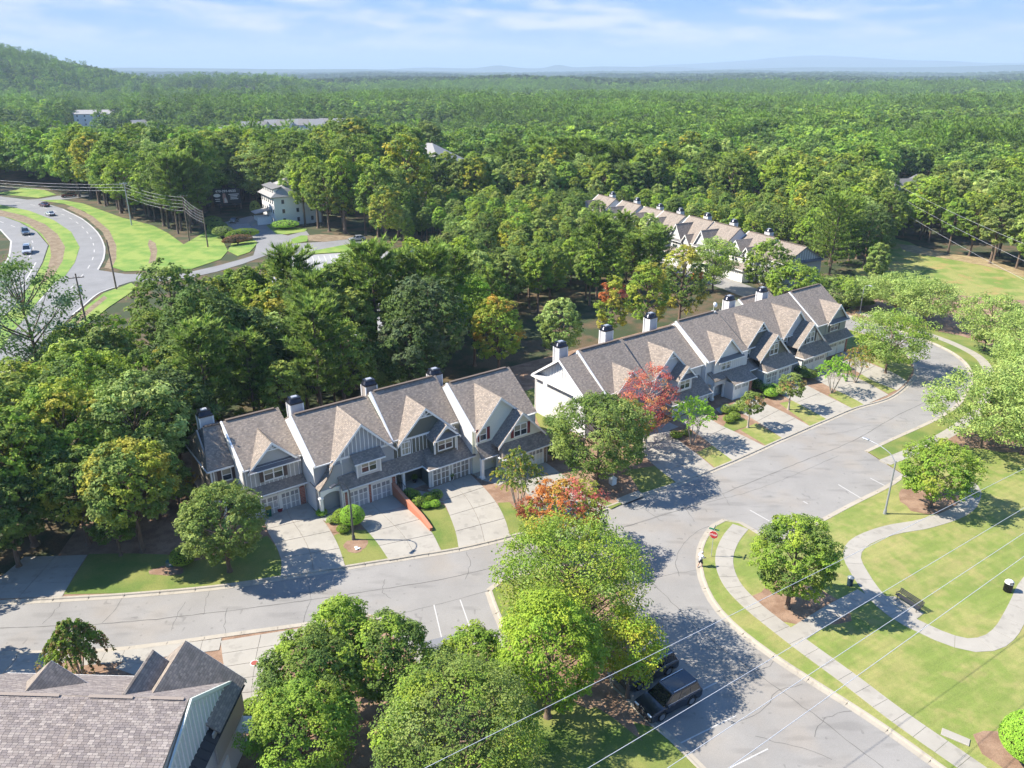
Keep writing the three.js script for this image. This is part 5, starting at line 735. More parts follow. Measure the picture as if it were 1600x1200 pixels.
  // left wood beside the left row
  const LW = [
    ['tall pale tree with open crown standing before the highway at the left edge', airy, { hb: 8, leaf: 0.5, n: 4200, tones: [...G0.mid, [0.12, 0.15, 0.09]], sprays: 130, sr: 1.1 }, [-61.67, -93.36, 21.5, 6.7], LM.cool],
    ['yellow green broad tree above the shaded concrete pad', broad, { hb: 4, leaf: 0.42, n: 9500, tones: [...G0.yellow, ...G0.olive], lobes: 56, lobeR: 0.25 }, [-35.45, -62.16, 11.8, 4.4], LM.plain],
    ['pale green tree between the shaded pad and the left end townhouse, higher up', broad, { hb: 3, leaf: 0.48, n: 7500, tones: [...G0.pale, ...G0.mid], lobes: 46, lobeR: 0.27 }, [-38.36, -70.58, 14.8, 4.9], LM.plain],
    ['bright green tree in the wood left of the pale one', broad, { hb: 3, leaf: 0.48, n: 7500, tones: [...G0.bright, ...G0.yellow], lobes: 46, lobeR: 0.27 }, [-44.84, -69.31, 15.2, 5.5], LM.plain],
    ['green tree at the left edge above the pad', broad, { hb: 3, leaf: 0.46, n: 7500, tones: [...G0.mid, ...G0.bright], lobes: 46, lobeR: 0.27 }, [-46.6, -63.45, 14.4, 4.5], LM.plain],
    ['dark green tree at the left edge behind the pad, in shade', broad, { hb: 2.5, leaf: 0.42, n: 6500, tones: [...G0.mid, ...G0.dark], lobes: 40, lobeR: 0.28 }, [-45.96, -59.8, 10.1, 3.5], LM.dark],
    ['yellow tipped tree just above the middle of the shaded pad', broad, { hb: 3, leaf: 0.42, n: 6500, tones: [...G0.yellow, ...G0.mid], lobes: 40, lobeR: 0.28 }, [-41.33, -63.45, 10.5, 3.6], LM.plain],
    ['small dark tree leaning at the right side of the pad', broad, { hb: 1.5, leaf: 0.35, n: 3000, tones: G0.mid, lobes: 24, lobeR: 0.3 }, [-37.28, -61.53, 5.5, 2.1], LM.dark],
    ['russet and yellow small tree against the left end townhouse', broad, { hb: 1.5, leaf: 0.32, n: 2800, tones: [...G0.yellow, ...G0.olive, G0.orange[2]], lobes: 24, lobeR: 0.3 }, [-34.68, -69.31, 5.9, 2.0], LM.plain],
    ['dark green tree behind the chimney of the left end townhouse', broad, { hb: 3, leaf: 0.5, n: 6500, tones: G0.dark, lobes: 40, lobeR: 0.28 }, [-37.29, -76.81, 13.3, 4.6], LM.plain],
    ['light green tree low in the wood left of the dark pines', broad, { hb: 3, leaf: 0.5, n: 6500, tones: [...G0.mid, ...G0.bright], lobes: 40, lobeR: 0.28 }, [-47.63, -79.09, 14.6, 5.4], LM.plain],
    ['bright leafy tree at the foot of the tall pale one', broad, { hb: 3, leaf: 0.5, n: 6500, tones: [...G0.bright, ...G0.yellow], lobes: 40, lobeR: 0.28 }, [-55.44, -77.56, 14.1, 5.3], LM.plain],
  ];
  for (const [l, k, o, p, mat] of LW) one(k, o, 'wood_tree', l, ...p, { mat, group: 'trees of the wood left of the townhouses' });
  LW.push(['tall dark tree at the very left casting shade over the concrete pad', broad, { hb: 3, leaf: 0.5, n: 6000, tones: [...G0.mid, ...G0.dark], lobes: 40, lobeR: 0.28 }, [-54, -60, 15, 5.5], LM.plain], ['second shade tree beyond the left edge beside the concrete pad', broad, { hb: 3, leaf: 0.5, n: 6000, tones: G0.mid, lobes: 40, lobeR: 0.28 }, [-52, -68, 16, 5.5], LM.plain], ['shade tree beyond the left edge between pad and road', broad, { hb: 2.5, leaf: 0.5, n: 5000, tones: G0.mid, lobes: 36, lobeR: 0.28 }, [-52, -57.5, 10, 4], LM.plain], ['shade tree beyond the left edge below the road', broad, { hb: 2.5, leaf: 0.5, n: 5000, tones: G0.mid, lobes: 36, lobeR: 0.28 }, [-46, -45, 10, 4], LM.plain]);
  for (const e of LW.splice(12)) one(e[1], e[2], 'wood_tree', e[0], ...e[3], { mat: e[4] });
  // marked trees behind the rows
  const BW = [
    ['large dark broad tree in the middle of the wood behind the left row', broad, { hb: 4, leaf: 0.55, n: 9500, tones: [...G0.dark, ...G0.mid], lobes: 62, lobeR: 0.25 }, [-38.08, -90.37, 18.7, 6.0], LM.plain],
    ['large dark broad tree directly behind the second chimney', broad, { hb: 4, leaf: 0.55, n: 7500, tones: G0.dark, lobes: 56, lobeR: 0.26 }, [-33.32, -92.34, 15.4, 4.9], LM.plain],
    ['yellow maple behind the right end of the left row', broad, { hb: 2, leaf: 0.4, n: 7000, tones: [...G0.yellow, ...G0.bright, G0.orange[2]], lobes: 46, lobeR: 0.26, egg: 0.35 }, [-2.08, -107.69, 13.1, 3.9], LM.plain],
    ['pale green rounded tree behind the first chimney of the right row', broad, { hb: 2, leaf: 0.42, n: 5500, tones: [...G0.pale, ...G0.olive], lobes: 38, lobeR: 0.28, gap: 0.25 }, [7.3, -112.57, 11.0, 3.6], LM.plain],
    ['narrow yellow and red tree behind the second chimney of the right row', broad, { hb: 2, leaf: 0.42, n: 4000, tones: [...G0.yellow, ...G0.bright], topTones: [...G0.yellow, G0.orange[1], G0.red[1]], lobes: 34, lobeR: 0.26, egg: 0.3 }, [16.34, -120.02, 12.5, 2.9], LM.plain],
    ['yellow green tree behind the third chimney of the right row', broad, { hb: 2, leaf: 0.46, n: 5200, tones: [...G0.yellow, ...G0.bright], lobes: 38, lobeR: 0.28, egg: 0.3 }, [22.92, -125.59, 14.1, 3.8], LM.plain],
    ['orange tinged tall tree behind the white party wall of the right row', broad, { hb: 2, leaf: 0.46, n: 5600, tones: [...G0.mid, ...G0.yellow], topTones: [...G0.yellow, ...G0.yellow, G0.orange[0]], lobes: 38, lobeR: 0.28, egg: 0.3 }, [30.02, -132, 15.3, 4.3], LM.plain],
    ['pale feathery tree behind the third chimney of the left row', airy, { hb: 1.5, leaf: 0.4, n: 5200, tones: G0.pale, sprays: 120, sr: 0.8 }, [-18.76, -99.86, 7.7, 3.2], LM.plain],
    ['lime green tree in the shade left of the yellow maple', airy, { hb: 5, leaf: 0.5, n: 3600, tones: [...G0.bright, ...G0.lime], sprays: 90, sr: 0.9 }, [-5.88, -112.57, 14.5, 3.0], LM.plain],
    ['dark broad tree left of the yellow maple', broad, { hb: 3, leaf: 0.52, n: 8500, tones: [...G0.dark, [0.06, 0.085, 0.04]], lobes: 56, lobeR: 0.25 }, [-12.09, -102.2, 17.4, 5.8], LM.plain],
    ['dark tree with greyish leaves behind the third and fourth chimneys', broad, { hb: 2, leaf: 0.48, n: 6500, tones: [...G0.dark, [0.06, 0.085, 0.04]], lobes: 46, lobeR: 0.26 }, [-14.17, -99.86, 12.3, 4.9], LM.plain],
    ['small bright leaved tree lit in the shade behind the second chimney', broad, { hb: 2, leaf: 0.42, n: 3000, tones: [...G0.mid, ...G0.bright], lobes: 26, lobeR: 0.3 }, [-33.66, -93.36, 8.7, 2.1], LM.plain],
    ['round dense green tree before the back row of townhouses', broad, { hb: 1.5, leaf: 0.5, n: 5200, tones: [...G0.bright, ...G0.mid], lobes: 42, lobeR: 0.27 }, [51.38, -152.28, 11.8, 4.6], LM.plain],
    ['low spreading green tree right of the round one by the back row', broad, { hb: 1, leaf: 0.5, n: 4600, tones: G0.bright, lobes: 36, lobeR: 0.28 }, [54.81, -144.93, 8.2, 5.2], LM.plain],
    ['pale green tree over the fronts of the back row', airy, { hb: 2, leaf: 0.5, n: 4200, tones: [...G0.pale, ...G0.bright], sprays: 100, sr: 1 }, [41.9, -155.71, 11.6, 4.1], LM.plain],
    ['broad shrubby tree behind the hedge at the end of the right row', broad, { hb: 0.6, leaf: 0.45, n: 4200, tones: [...G0.bright, ...G0.olive], lobes: 36, lobeR: 0.28 }, [63.7, -144.93, 5.6, 5.2], LM.plain],
    ['dark green tree on the right flank of the big pine', broad, { hb: 2, leaf: 0.55, n: 5200, tones: [...G0.dark, ...G0.mid], lobes: 42, lobeR: 0.27 }, [81.49, -175.15, 14.4, 5.5], LM.plain],
  ];
  for (const [l, k, o, p, mat] of BW) one(k, o, 'wood_tree', l, ...p, { mat });
  one(pine, { hb: 2.5, tones: G0.pine, bough: 150, per: 7, blades: 11, tuft: 0.8 }, 'pine_tree', 'big dense pine at the near end of the back row of townhouses', 71.36, -169.16, 16.7, 6.8, { mat: LM.pine });
  const dead = (label, x, z, H) => { const o = thing('bare_tree', label, 'tree', [x, 0, z], 1); part('trunk', bare({ H }), M.paleBark, o); return o; };
  dead('bare pale dead tree in the gap of the pines behind the left row', -31.82, -107.42, 13); dead('lower bare grey tree left of the pale dead one', -37.77, -102.44, 9); dead('twiggy bare treetop above the small tree by the kiosk', -3.51, -45.55, 5);
}


// ---------- the highway on the left, its verges, the side roads ----------
const hwRight = [[-204.96,-291.47], [-187.3,-286.02], [-166.94,-274.96], [-149.44,-258.86], [-133.84,-241.06], [-118.38,-219.67], [-106.15,-199.18], [-99.93,-186], [-95.54,-174.33], [-87.86,-170.73], [-81.33,-170.73], [-73.53,-173.11], [-69.64,-178.7], [-65.94,-186], [-63.05,-193.12]];
const hwRightLow = [[-61.22,-190.21], [-64.21,-180.64], [-67.65,-173.11], [-71.5,-167.83], [-78.39,-163.92], [-83.29,-163.92], [-84.42,-160.7], [-85.85,-156.07], [-84.36,-146.16], [-83.24,-139.74], [-81.07,-130.46], [-78.14,-115.72], [-74.43,-100.09]];
const hwLeft = [[-75.13,-95.67], [-79.35,-104.88], [-87.98,-128.67], [-95,-148.87], [-99.81,-163.92], [-100.43,-168.98], [-105.1,-181.95], [-112.92,-199.18], [-126.06,-219.67], [-141,-237.77], [-158.77,-255.1], [-175.37,-266.68], [-194.96,-276.39]];
struct('road', groundPoly([...hwRight, ...hwRightLow, ...hwLeft], 0.02, 0.05), M.oldasphalt);
struct('road', groundPoly([[-178.43,-251.45], [-162.71,-246.15], [-149.73,-234.56], [-135.95,-219.67], [-122.52,-201.55], [-112.95,-181.95], [-104.99,-163.92], [-97.45,-144.4], [-90.37,-121.89], [-91.51,-115.72], [-101.96,-136.13], [-114.78,-163.92], [-121.72,-181.95], [-125.8,-190.21], [-135.1,-206.44], [-149.01,-223.95], [-168.64,-236.69]], 0.02, 0.05), M.oldasphalt);
struct('road', groundPoly([[-176.83,-276.39], [-169.41,-279.29], [-166.65,-286.78], [-157.3,-291.47], [-154.6,-285.25], [-160.61,-277.83], [-165.34,-272.15]], 0.016, 0.05), M.oldasphalt);
{ const g = structGroup('grass_verge'); let k = 0; const v = (p, m = M.green) => part('grass_patch', groundPoly(p, 0.06 + 0.001 * k++, 0.1), m, g);
  M.verge = std(C(1.15, 1.4, 1.1), 0.98, { map: T.green });
  v([[-194.96,-276.39], [-175.37,-266.68], [-158.77,-255.1], [-141,-237.77], [-126.06,-219.67], [-112.92,-199.18], [-105.1,-181.95], [-100.43,-168.98], [-99.81,-163.92], [-95,-148.87], [-87.98,-128.67], [-79.35,-104.88], [-83.12,-104.88], [-89.33,-120.3], [-97.2,-144.4], [-104.71,-163.92], [-112.65,-181.95], [-122.18,-201.55], [-135.58,-219.67], [-149.34,-234.56], [-163.07,-246.73], [-178.43,-251.45]], M.verge);
  v([[-187.64,-265.35], [-169,-256.34], [-154.64,-245.58], [-140.19,-231.44], [-127.89,-215.99], [-116.69,-199.18], [-108.75,-183.28], [-103.34,-169.56], [-101.47,-160.7], [-108.14,-175.56], [-114.59,-188.79], [-121.57,-200.75], [-132.22,-215.99], [-145.18,-231.44], [-158.94,-243.3], [-180.03,-253.87]], M.dirt = std(C(0.82, 0.98, 0.95), 1, { map: T.straw }));
  v([[-167.31,-276.39], [-154.91,-269.39], [-139.84,-253.87], [-121.9,-229.39], [-106.62,-203.97], [-99,-188.79], [-94.76,-178.06], [-88.83,-173.11], [-74.48,-175.56], [-71.2,-185.31], [-72.66,-194.6], [-79.92,-210.68], [-89.14,-229.39], [-87.5,-217.82], [-87.01,-202.35], [-97.67,-217.82], [-107.04,-229.39], [-122.19,-242.17], [-148.27,-269.39], [-160.61,-277.83]], M.verge);
  v([[-149.06,-260.13], [-133.41,-242.17], [-117.1,-219.67], [-105.15,-199.18], [-99.43,-187.38], [-95.5,-176.8], [-92.95,-174.94], [-97.03,-186], [-104.06,-200.75], [-116,-221.55], [-132.35,-244.43], [-149.41,-264.02]], M.dirt);
  v([[-99.06,-208.96], [-95.17,-203.97], [-90.66,-194.6], [-85.71,-181.95], [-86.83,-180.64], [-91.01,-191.65], [-96.51,-202.35]], M.dirt);
  v([[-190.66,-291.47], [-171.1,-282.24], [-168.82,-289.89], [-179.5,-301.3], [-197.01,-309.9], [-217.21,-309.9]], M.verge); v([[-217.21,-309.9], [-197.01,-309.9], [-190.34,-303.0], [-192.64,-294.67], [-207.09,-294.67]], M.dirt);
  v([[-82.79,-162.83], [-83.41,-159.13], [-84.72,-154.58], [-83.4,-145.27], [-82.11,-138.52], [-80.03,-129.38], [-77.22,-114.84], [-73.64,-111.44], [-76.7,-128.67], [-78.71,-144.4], [-79.49,-158.61]], M.verge);
  v([[-83.63,-152.64], [-82.45,-144.4], [-81,-137.32], [-78.96,-128.67], [-77.49,-127.61], [-79.67,-136.13], [-80.83,-142.67], [-82.04,-150.73]], M.dirt);
  v([[-66.62,-193.12], [-68.08,-204.78], [-71.82,-210.68], [-76.4,-210.68], [-72.66,-194.6], [-68.12,-188.79]], M.verge); v([[-58.22,-203.15], [-55.28,-206.44], [-56.84,-214.19], [-58.99,-214.19], [-60.28,-208.96]], M.verge); v([[-55.14,-207.27], [-50.43,-205.61], [-43.49,-209.82], [-44.87,-213.3], [-54.04,-215.99], [-57.2,-214.19]], M.dirt);
  v([[-55.2,-188.08], [-49.44,-196.11], [-42.37,-203.97], [-39.29,-199.18], [-37.64,-194.6], [-48.41,-191.65], [-54.43,-188.79]], M.verge); v([[-73.14,-229.39], [-66.29,-215.99], [-63.41,-215.99], [-59.28,-219.67], [-59.49,-223.47], [-68.57,-229.39]], M.verge);
}
{ const g = structGroup('lane_markings'); let k = 0;
  const line = (pts, w) => { for (const s of stripSegs(pts, [w / 2, -w / 2], 6, 0)) part('lane_line', groundPoly(s.poly, 0.03 + 0.0005 * (k++ % 6), 0.006), M.roadpaint, g); };
  line([[-148.97,-257.59], [-133.46,-239.95], [-118.1,-218.74], [-106.49,-199.18], [-100.25,-186], [-96.07,-174.94]], 0.35); line([[-84.31,-160.17], [-85.74,-155.57], [-84.26,-145.71], [-83.14,-139.33]], 0.35); line([[-100.1,-167.83], [-99.37,-163.37], [-94.61,-148.41]], 0.25); line([[-135.19,-206.44], [-125.88,-190.21], [-121.72,-181.95], [-114.78,-163.92]], 0.4); line([[-148.72,-223.47], [-135.19,-206.44]], 0.4); line([[-114.49,-181.95], [-108.44,-168.4], [-103.13,-156.07]], 0.3);
  const dash = (pts) => { const c = new THREE.CatmullRomCurve3(pts.map(([x, z]) => V3(x, 0, z)), false, 'centripetal'), L = c.getLength(), n = Math.floor(L / 9); for (let i = 0; i < n; i++) { const a = c.getPointAt(i / n), b = c.getPointAt(Math.min(1, (i + 0.36) / n)); line([[a.x, a.z], [b.x, b.z]], 0.22); } };
  dash([[-181.36,-276.39], [-160.7,-264.02], [-142.68,-246.73], [-126.95,-227.39], [-113.76,-207.27], [-105.37,-191.65], [-99.24,-176.8], [-95.19,-163.92], [-91.9,-152.64]]); dash([[-156.21,-235.62], [-141.08,-221.55], [-126.87,-202.35], [-116.65,-181.95]]);
}
// the office car park and its lanes
struct('car_park', groundPoly([[-88.53,-231.44], [-82.6,-245.58], [-72.08,-228.39], [-66.81,-217.82], [-62.56,-214.19], [-59.38,-221.55], [-56.48,-214.19], [-59.88,-208.12], [-59.07,-203.15], [-51.64,-205.61], [-43.66,-210.68], [-40.8,-212.42], [-38.44,-203.97], [-43.41,-203.15], [-50.25,-195.35], [-54.85,-187.38], [-62.18,-190.21], [-64.02,-187.38], [-66.87,-199.18], [-68.93,-206.44], [-74.79,-213.3], [-79.26,-215.99]], 0.03, 0.06), M.oldasphalt);
struct('car_park', groundPoly([[-54.24,-172.51], [-55.77,-183.28], [-54.43,-188.79], [-32.84,-195.35], [-23.07,-196.11], [-17.87,-175.56], [-20.54,-148.87], [-23.69,-128.67], [-39.35,-120.3], [-47.38,-128.67], [-53.28,-148.87]], 0.024, 0.06), M.lightlot = std(C(1.5, 1.5, 1.5), 0.93, { map: T.oldasphalt }));
{ const g = structGroup('bay_markings'); const seg = (a, b) => { const l = Math.hypot(b[0] - a[0], b[1] - a[1]), nx = (b[1] - a[1]) / l * 0.12, nz = -(b[0] - a[0]) / l * 0.12; part('bay_line', groundPoly([[a[0] + nx, a[1] + nz], [b[0] + nx, b[1] + nz], [b[0] - nx, b[1] - nz], [a[0] - nx, a[1] - nz]], 0.04, 0.006), M.roadpaint, g); };
  const A = [[-83.42,-229.39], [-80.15,-237.77]], B = [[-77.82,-215.99], [-73.99,-223.47]], P = [[-53.75,-187.38], [-33.15,-193.12]], Q = [[-51.52,-180.64], [-31.19,-186.69]]; 
  for (let i = 0; i <= 9; i++) seg([lerp(A[0][0], B[0][0], i / 9), lerp(A[0][1], B[0][1], i / 9)], [lerp(A[0][0], B[0][0], i / 9) + 4.4, lerp(A[0][1], B[0][1], i / 9) - 2.5]);
  for (let i = 0; i <= 15; i++) seg([lerp(P[0][0], P[1][0], i / 15), lerp(P[0][1], P[1][1], i / 15)], [lerp(Q[0][0], Q[1][0], i / 15), lerp(Q[0][1], Q[1][1], i / 15)]);
}
// right hand meadow and bare earth
struct('meadow', groundPoly([[92.15,-190.21], [104.74,-210.68], [106.72,-205.61], [105.77,-190.21], [113.04,-186], [114.75,-168.4], [112.98,-148.87], [99.26,-128.67], [94.84,-136.13], [90.87,-150.73], [84.25,-158.61], [76.99,-163.92], [77.7,-172.51]], 0.05, 0.1), M.meadow);
struct('dirt_path', groundPoly([[102.62,-202.35], [106.08,-200.75], [109.73,-191.65], [116.18,-186], [117.66,-173.11], [114.05,-167.26], [113.21,-175.56], [108.44,-183.28], [102.56,-190.21], [100.17,-195.35]], 0.065, 0.1), std(C(1.15, 1.4, 1.1), 1, { map: T.straw }));
struct('grass_verge', groundPoly([[106.23,-221.55], [122.67,-253.87], [132.34,-269.39], [126.44,-253.87], [114.28,-229.39], [104.48,-208.96]], 0.05, 0.1), M.green);
struct('dirt_path', groundPoly([[184.86,-652.1], [193.29,-667.3], [177.36,-597.4], [163.1,-551.0], [165.85,-573.3]], 0.3, 0.3), std(C(1.3, 1.3, 1.0), 1, { map: T.straw }));

// ---------- far buildings ----------
function simpleHouse(name, label, cat, group, x, z, turn, w, d, h, rise, wall, roof, floors = 2, cols = 3, hip = 0) {
  const y = terrain(x, z), o = thing(name, label, cat, [x, y, z], turn, group);
  part('wall', box0(-w / 2, w / 2, -3, h, -d / 2, d / 2), wall, o);
  const e = 0.5, P = [[-w / 2 - e, h, d / 2 + e], [w / 2 + e, h, d / 2 + e], [w / 2 + e - hip, h + rise, 0], [-w / 2 - e + hip, h + rise, 0]];
  const gs = [panelG(P, 0.25), panelG(P.map(([a, b, c]) => [a, b, -c]), 0.25)];
  if (hip) for (const s of [-1, 1]) gs.push(panelG([[s * (w / 2 + e), h, d / 2 + e], [s * (w / 2 + e), h, -d / 2 - e], [s * (w / 2 + e - hip), h + rise, 0]], 0.25)); 
  else for (const s of [-1, 1]) part('gable', panelG([[s * w / 2, h - 0.1, d / 2], [s * w / 2, h - 0.1, -d / 2], [s * w / 2, h + rise - 0.3, 0]], 0.2, [-0.2 * s, 0, 0]), wall, o);
  part('roof', merge(gs), roof, o);
  for (let f = 0; f < floors; f++) for (let c = 0; c < cols; c++) { const wx = -w / 2 + (c + 0.5) * w / cols, wy = h * (f + 0.55) / floors, win = part('window', box0(wx - 0.6, wx + 0.6, wy - 0.75, wy + 0.75, d / 2, d / 2 + 0.06), M.white, o); part('pane', box0(wx - 0.5, wx + 0.5, wy - 0.65, wy + 0.65, d / 2 + 0.02, d / 2 + 0.08), M.pane, win); }
  return o;
}
const roofGrey = std(C(0.30, 0.29, 0.28), 0.9), roofDark = std(C(0.16, 0.155, 0.155), 0.9), wallW = std(C(0.72, 0.70, 0.67), 0.8), wallB = std(C(0.52, 0.47, 0.42), 0.8);
{ // three-storey white office by the car park
  const [x, z] = [-69.52, -227.39], turn = -58 * Math.PI / 180, o = thing('office_building', 'white three storey office building with grey roof by the car park', 'building', [x, 0, z], turn);
  part('wall', box0(-13, 0, 0, 8.6, -14, 0), wallW, o); part('roof', merge([panelG([[-13.6, 8.5, 0.9], [0.7, 8.5, 0.9], [-1.2, 10.6, -2.2], [-11.8, 10.6, -2.2]], 0.3), panelG([[0.7, 8.5, 0.9], [0.7, 8.5, -14.6], [-1.2, 10.6, -12], [-1.2, 10.6, -2.2]], 0.3), panelG([[-13.6, 8.5, 0.9], [-13.6, 8.5, -14.6], [-11.8, 10.6, -12], [-11.8, 10.6, -2.2]], 0.3), panelG([[-11.8, 10.6, -2.2], [-1.2, 10.6, -2.2], [-6.5, 13.6, -8]], 0.3), panelG([[-1.2, 10.6, -2.2], [-1.2, 10.6, -14.6], [-6.5, 13.6, -8]], 0.3), panelG([[-11.8, 10.6, -2.2], [-11.8, 10.6, -14.6], [-6.5, 13.6, -8]], 0.3)]), roofGrey, o);
  const d = part('dormer_band', box0(-12, -1.2, 8.9, 10.7, -2.4, -0.6), wallW, o); part('dormer_roof', panelG([[-12.4, 10.7, -0.2], [-0.8, 10.7, -0.2], [-0.8, 11.3, -3], [-12.4, 11.3, -3]], 0.2), roofDark, d);
  const win = (wx, wy, s) => { const w = s ? box0(0, 0.07, wy - 0.7, wy + 0.7, wx - 0.5, wx + 0.5) : box0(wx - 0.5, wx + 0.5, wy - 0.7, wy + 0.7, 0, 0.07); const f = part('window', w, M.white, o); part('pane', s ? box0(0.03, 0.1, wy - 0.6, wy + 0.6, wx - 0.4, wx + 0.4) : box0(wx - 0.4, wx + 0.4, wy - 0.6, wy + 0.6, 0.03, 0.1), M.pane, f); };
  for (let f = 0; f < 3; f++) { for (let k = 0; k < 6; k++) win(-11.9 + k * 2.15, 1.6 + f * 2.7, false); for (let k = 0; k < 3; k++) win(-11 + k * 4.2, 1.6 + f * 2.7, true); }
  for (let k = 0; k < 5; k++) { const wx = -11 + k * 2.2, f = part('window', box0(wx - 0.5, wx + 0.5, 9.2, 10.4, -0.6, -0.54), M.white, o); part('pane', box0(wx - 0.4, wx + 0.4, 9.3, 10.3, -0.57, -0.5), M.pane, f); }
  const st = part('entry_stair', merge([box0(-9, -5, 0, 1.4, 0, 4), box0(-9, -8.8, 1.4, 2.3, 0, 4), box0(-5.2, -5, 1.4, 2.3, 0, 4)]), wallW, o); for (let k = 0; k < 6; k++) part('step', box0(-8.6, -5.4, 0, 1.2 - k * 0.2, 4 + k * 0.3, 4.3 + k * 0.3), M.concrete, st); part('entry_roof', panelG([[-9.6, 3.6, 4.6], [-4.4, 3.6, 4.6], [-4.4, 4.3, 0.05], [-9.6, 4.3, 0.05]], 0.2), roofGrey, o);
}
simpleHouse('grey_roof_building', 'large building among the trees showing only its pale grey hipped roof', 'building', undefined, -30.54, -278.15, -0.5, 30, 24, 11, 8.5, wallB, roofGrey, 2, 6, 12);
simpleHouse('white_gabled_house', 'white house with grey roof in the right hand wood, left of two', 'house', undefined, 133.17, -272.15, 0.25, 17, 10, 4.5, 3.6, wallW, roofDark, 2, 4);
simpleHouse('white_gabled_house', 'white gabled house in the right hand wood, right of two', 'house', undefined, 142.58, -274.96, 1.35, 12, 12, 4.5, 4, wallW, roofDark, 2, 3);
{ let n = 0; const far = [[300,205,.3],[318,203,.3],[336,203,.3],[354,202,.3],[372,202,.25],[390,201,.25],[408,201,.2],[426,200,.2],[446,200,.2],[462,199,.15],[478,199,.15],[494,199,.15],[510,198,.1],[528,198,.1],[544,199,.1],[218,200,.6],[278,163,.4],[290,158,.4],[304,160,.35],[318,157,.35],[332,158,.3],[346,156,.3],[360,156,.3],[374,154,.3],[388,156,.25],[402,153,.25],[416,155,.25],[428,154,.2]];
  const at = (px, py, h) => { const a = 0.38897, X = (px - 800) / 1200, Y = (600 - py) / 1200, dy = Y * Math.cos(a) - Math.sin(a), dz = -(Math.cos(a) + Y * Math.sin(a)), t = (h - 43) / dy; return [X * t, dz * t]; };
  const ord = ['first', 'second', 'third', 'fourth', 'fifth', 'sixth', 'seventh', 'eighth', 'ninth', 'tenth', 'eleventh', 'twelfth', 'thirteenth', 'fourteenth', 'fifteenth', 'sixteenth'];
  far.forEach(([px, py, t], i) => { const [x, z] = at(px, py, 0), row = i < 16; const k = row ? i : i - 16; simpleHouse('far_townhouse', row ? `pale far townhouse, ${ord[k]} from the left in the nearer white roofed row at left` : `pale townhouse on the far slope, ${ord[k]} from the left in the upper left row`, 'house', row ? 'far townhouses of the nearer row' : 'far townhouses on the slope', x, z, t + 0.4 * Math.sin(i * 3), row ? 11 : 11 + (i % 3) * 2, 12, row ? 7 : 8, 4.5, i % 3 ? wallW : wallB, i % 2 ? roofGrey : roofDark, row ? 2 : 3, 3); });
  for (const [px, py, w, l] of [[160, 186, 40, 'long pale apartment block at the foot of the left hill'], [188, 178, 24, 'pale apartment block with a taller gable below the left hill'], [290, 136, 46, 'grey apartment block with towers on the left, seen small'], [240, 156, 34, 'flat white roofed hall left of the far townhouses'], [342, 122, 40, 'low white warehouse roof far off under the horizon at left'], [746, 144, 16, 'tiny white house alone on the far wooded slope in the middle'], [1166, 190, 10, 'tiny white house beside the narrow clearing']]) { const [x, z] = at(px, py, 4); simpleHouse('apartment_building', l, 'building', undefined, x, z, 0.2, w, 14, w > 30 ? 10 : 8, w > 30 ? 3 : 4, wallW, roofGrey, 3, Math.max(3, Math.round(w / 6))); }
}
// billboard by the car park
{ const o = thing('billboard', 'black billboard with a white telephone number above the car park', 'billboard', at3([-90.89, -249.07]), 0.28);
  part('panel_face', box0(-4.1, 4.1, 3.2, 8.0, -0.15, 0.15), M.signblack = std(C(0.012, 0.014, 0.018), 0.5), o); part('post', merge([rod([-2.6, 0, -0.3], [-2.6, 7.5, -0.3], 0.16), rod([2.6, 0, -0.3], [2.6, 7.5, -0.3], 0.16)]), M.dark, o); part('catwalk', box0(-4, 4, 2.8, 2.95, 0.1, 0.9), M.dark, o);
  const font = await new FontLoader().loadAsync('fonts/droid/droid_sans_bold.typeface.json');
  const txt = (s, size, x, y, z, mat, parent) => { const g = new TextGeometry(s, { font, size, depth: 0.02, curveSegments: 3 }); g.computeBoundingBox(); g.translate(x - (g.boundingBox.max.x - g.boundingBox.min.x) / 2, y, z); return part('lettering', g, mat, parent); };
  txt('470-291-0533', 0.72, -0.15, 6.85, 0.152, M.paint, o);
  const bub = new THREE.CircleGeometry(1, 20); bub.scale(1.05, 0.55, 1); bub.translate(-2.9, 5.9, 0.156); part('speech_bubble', bub, M.paint, o); part('photo_figure', (() => { const s = new THREE.Shape([[-0.5, 3.5], [0.9, 3.5], [0.75, 4.6], [0.5, 5.4], [0.35, 6.5], [-0.4, 6.5], [-0.55, 5.5]].map((p) => new THREE.Vector2(...p))); const g = new THREE.ShapeGeometry(s); g.translate(-0.7, 0, 0.157); return g; })(), std(C(0.42, 0.25, 0.2), 0.7), o); part('photo_shirt', (() => { const s = new THREE.Shape([[-0.2, 3.6], [0.8, 3.6], [0.65, 4.4], [0.2, 5.3], [-0.1, 4.8]].map((p) => new THREE.Vector2(...p))); const g = new THREE.ShapeGeometry(s); g.translate(-0.7, 0, 0.162); return g; })(), std(C(0.6, 0.57, 0.5), 0.7), o);
  for (const [y, a, b] of [[6.05, 0.6, 3.7], [5.55, 1, 3.3], [5.1, 1.1, 3.1], [4.6, 1, 3.4], [4.65, -3.6, -2.1], [4.05, -3.5, -2.1]]) part('printed_line', box0(a, b, y, y + 0.2, 0.15, 0.158), M.paint, o);
  M.font = font;
}
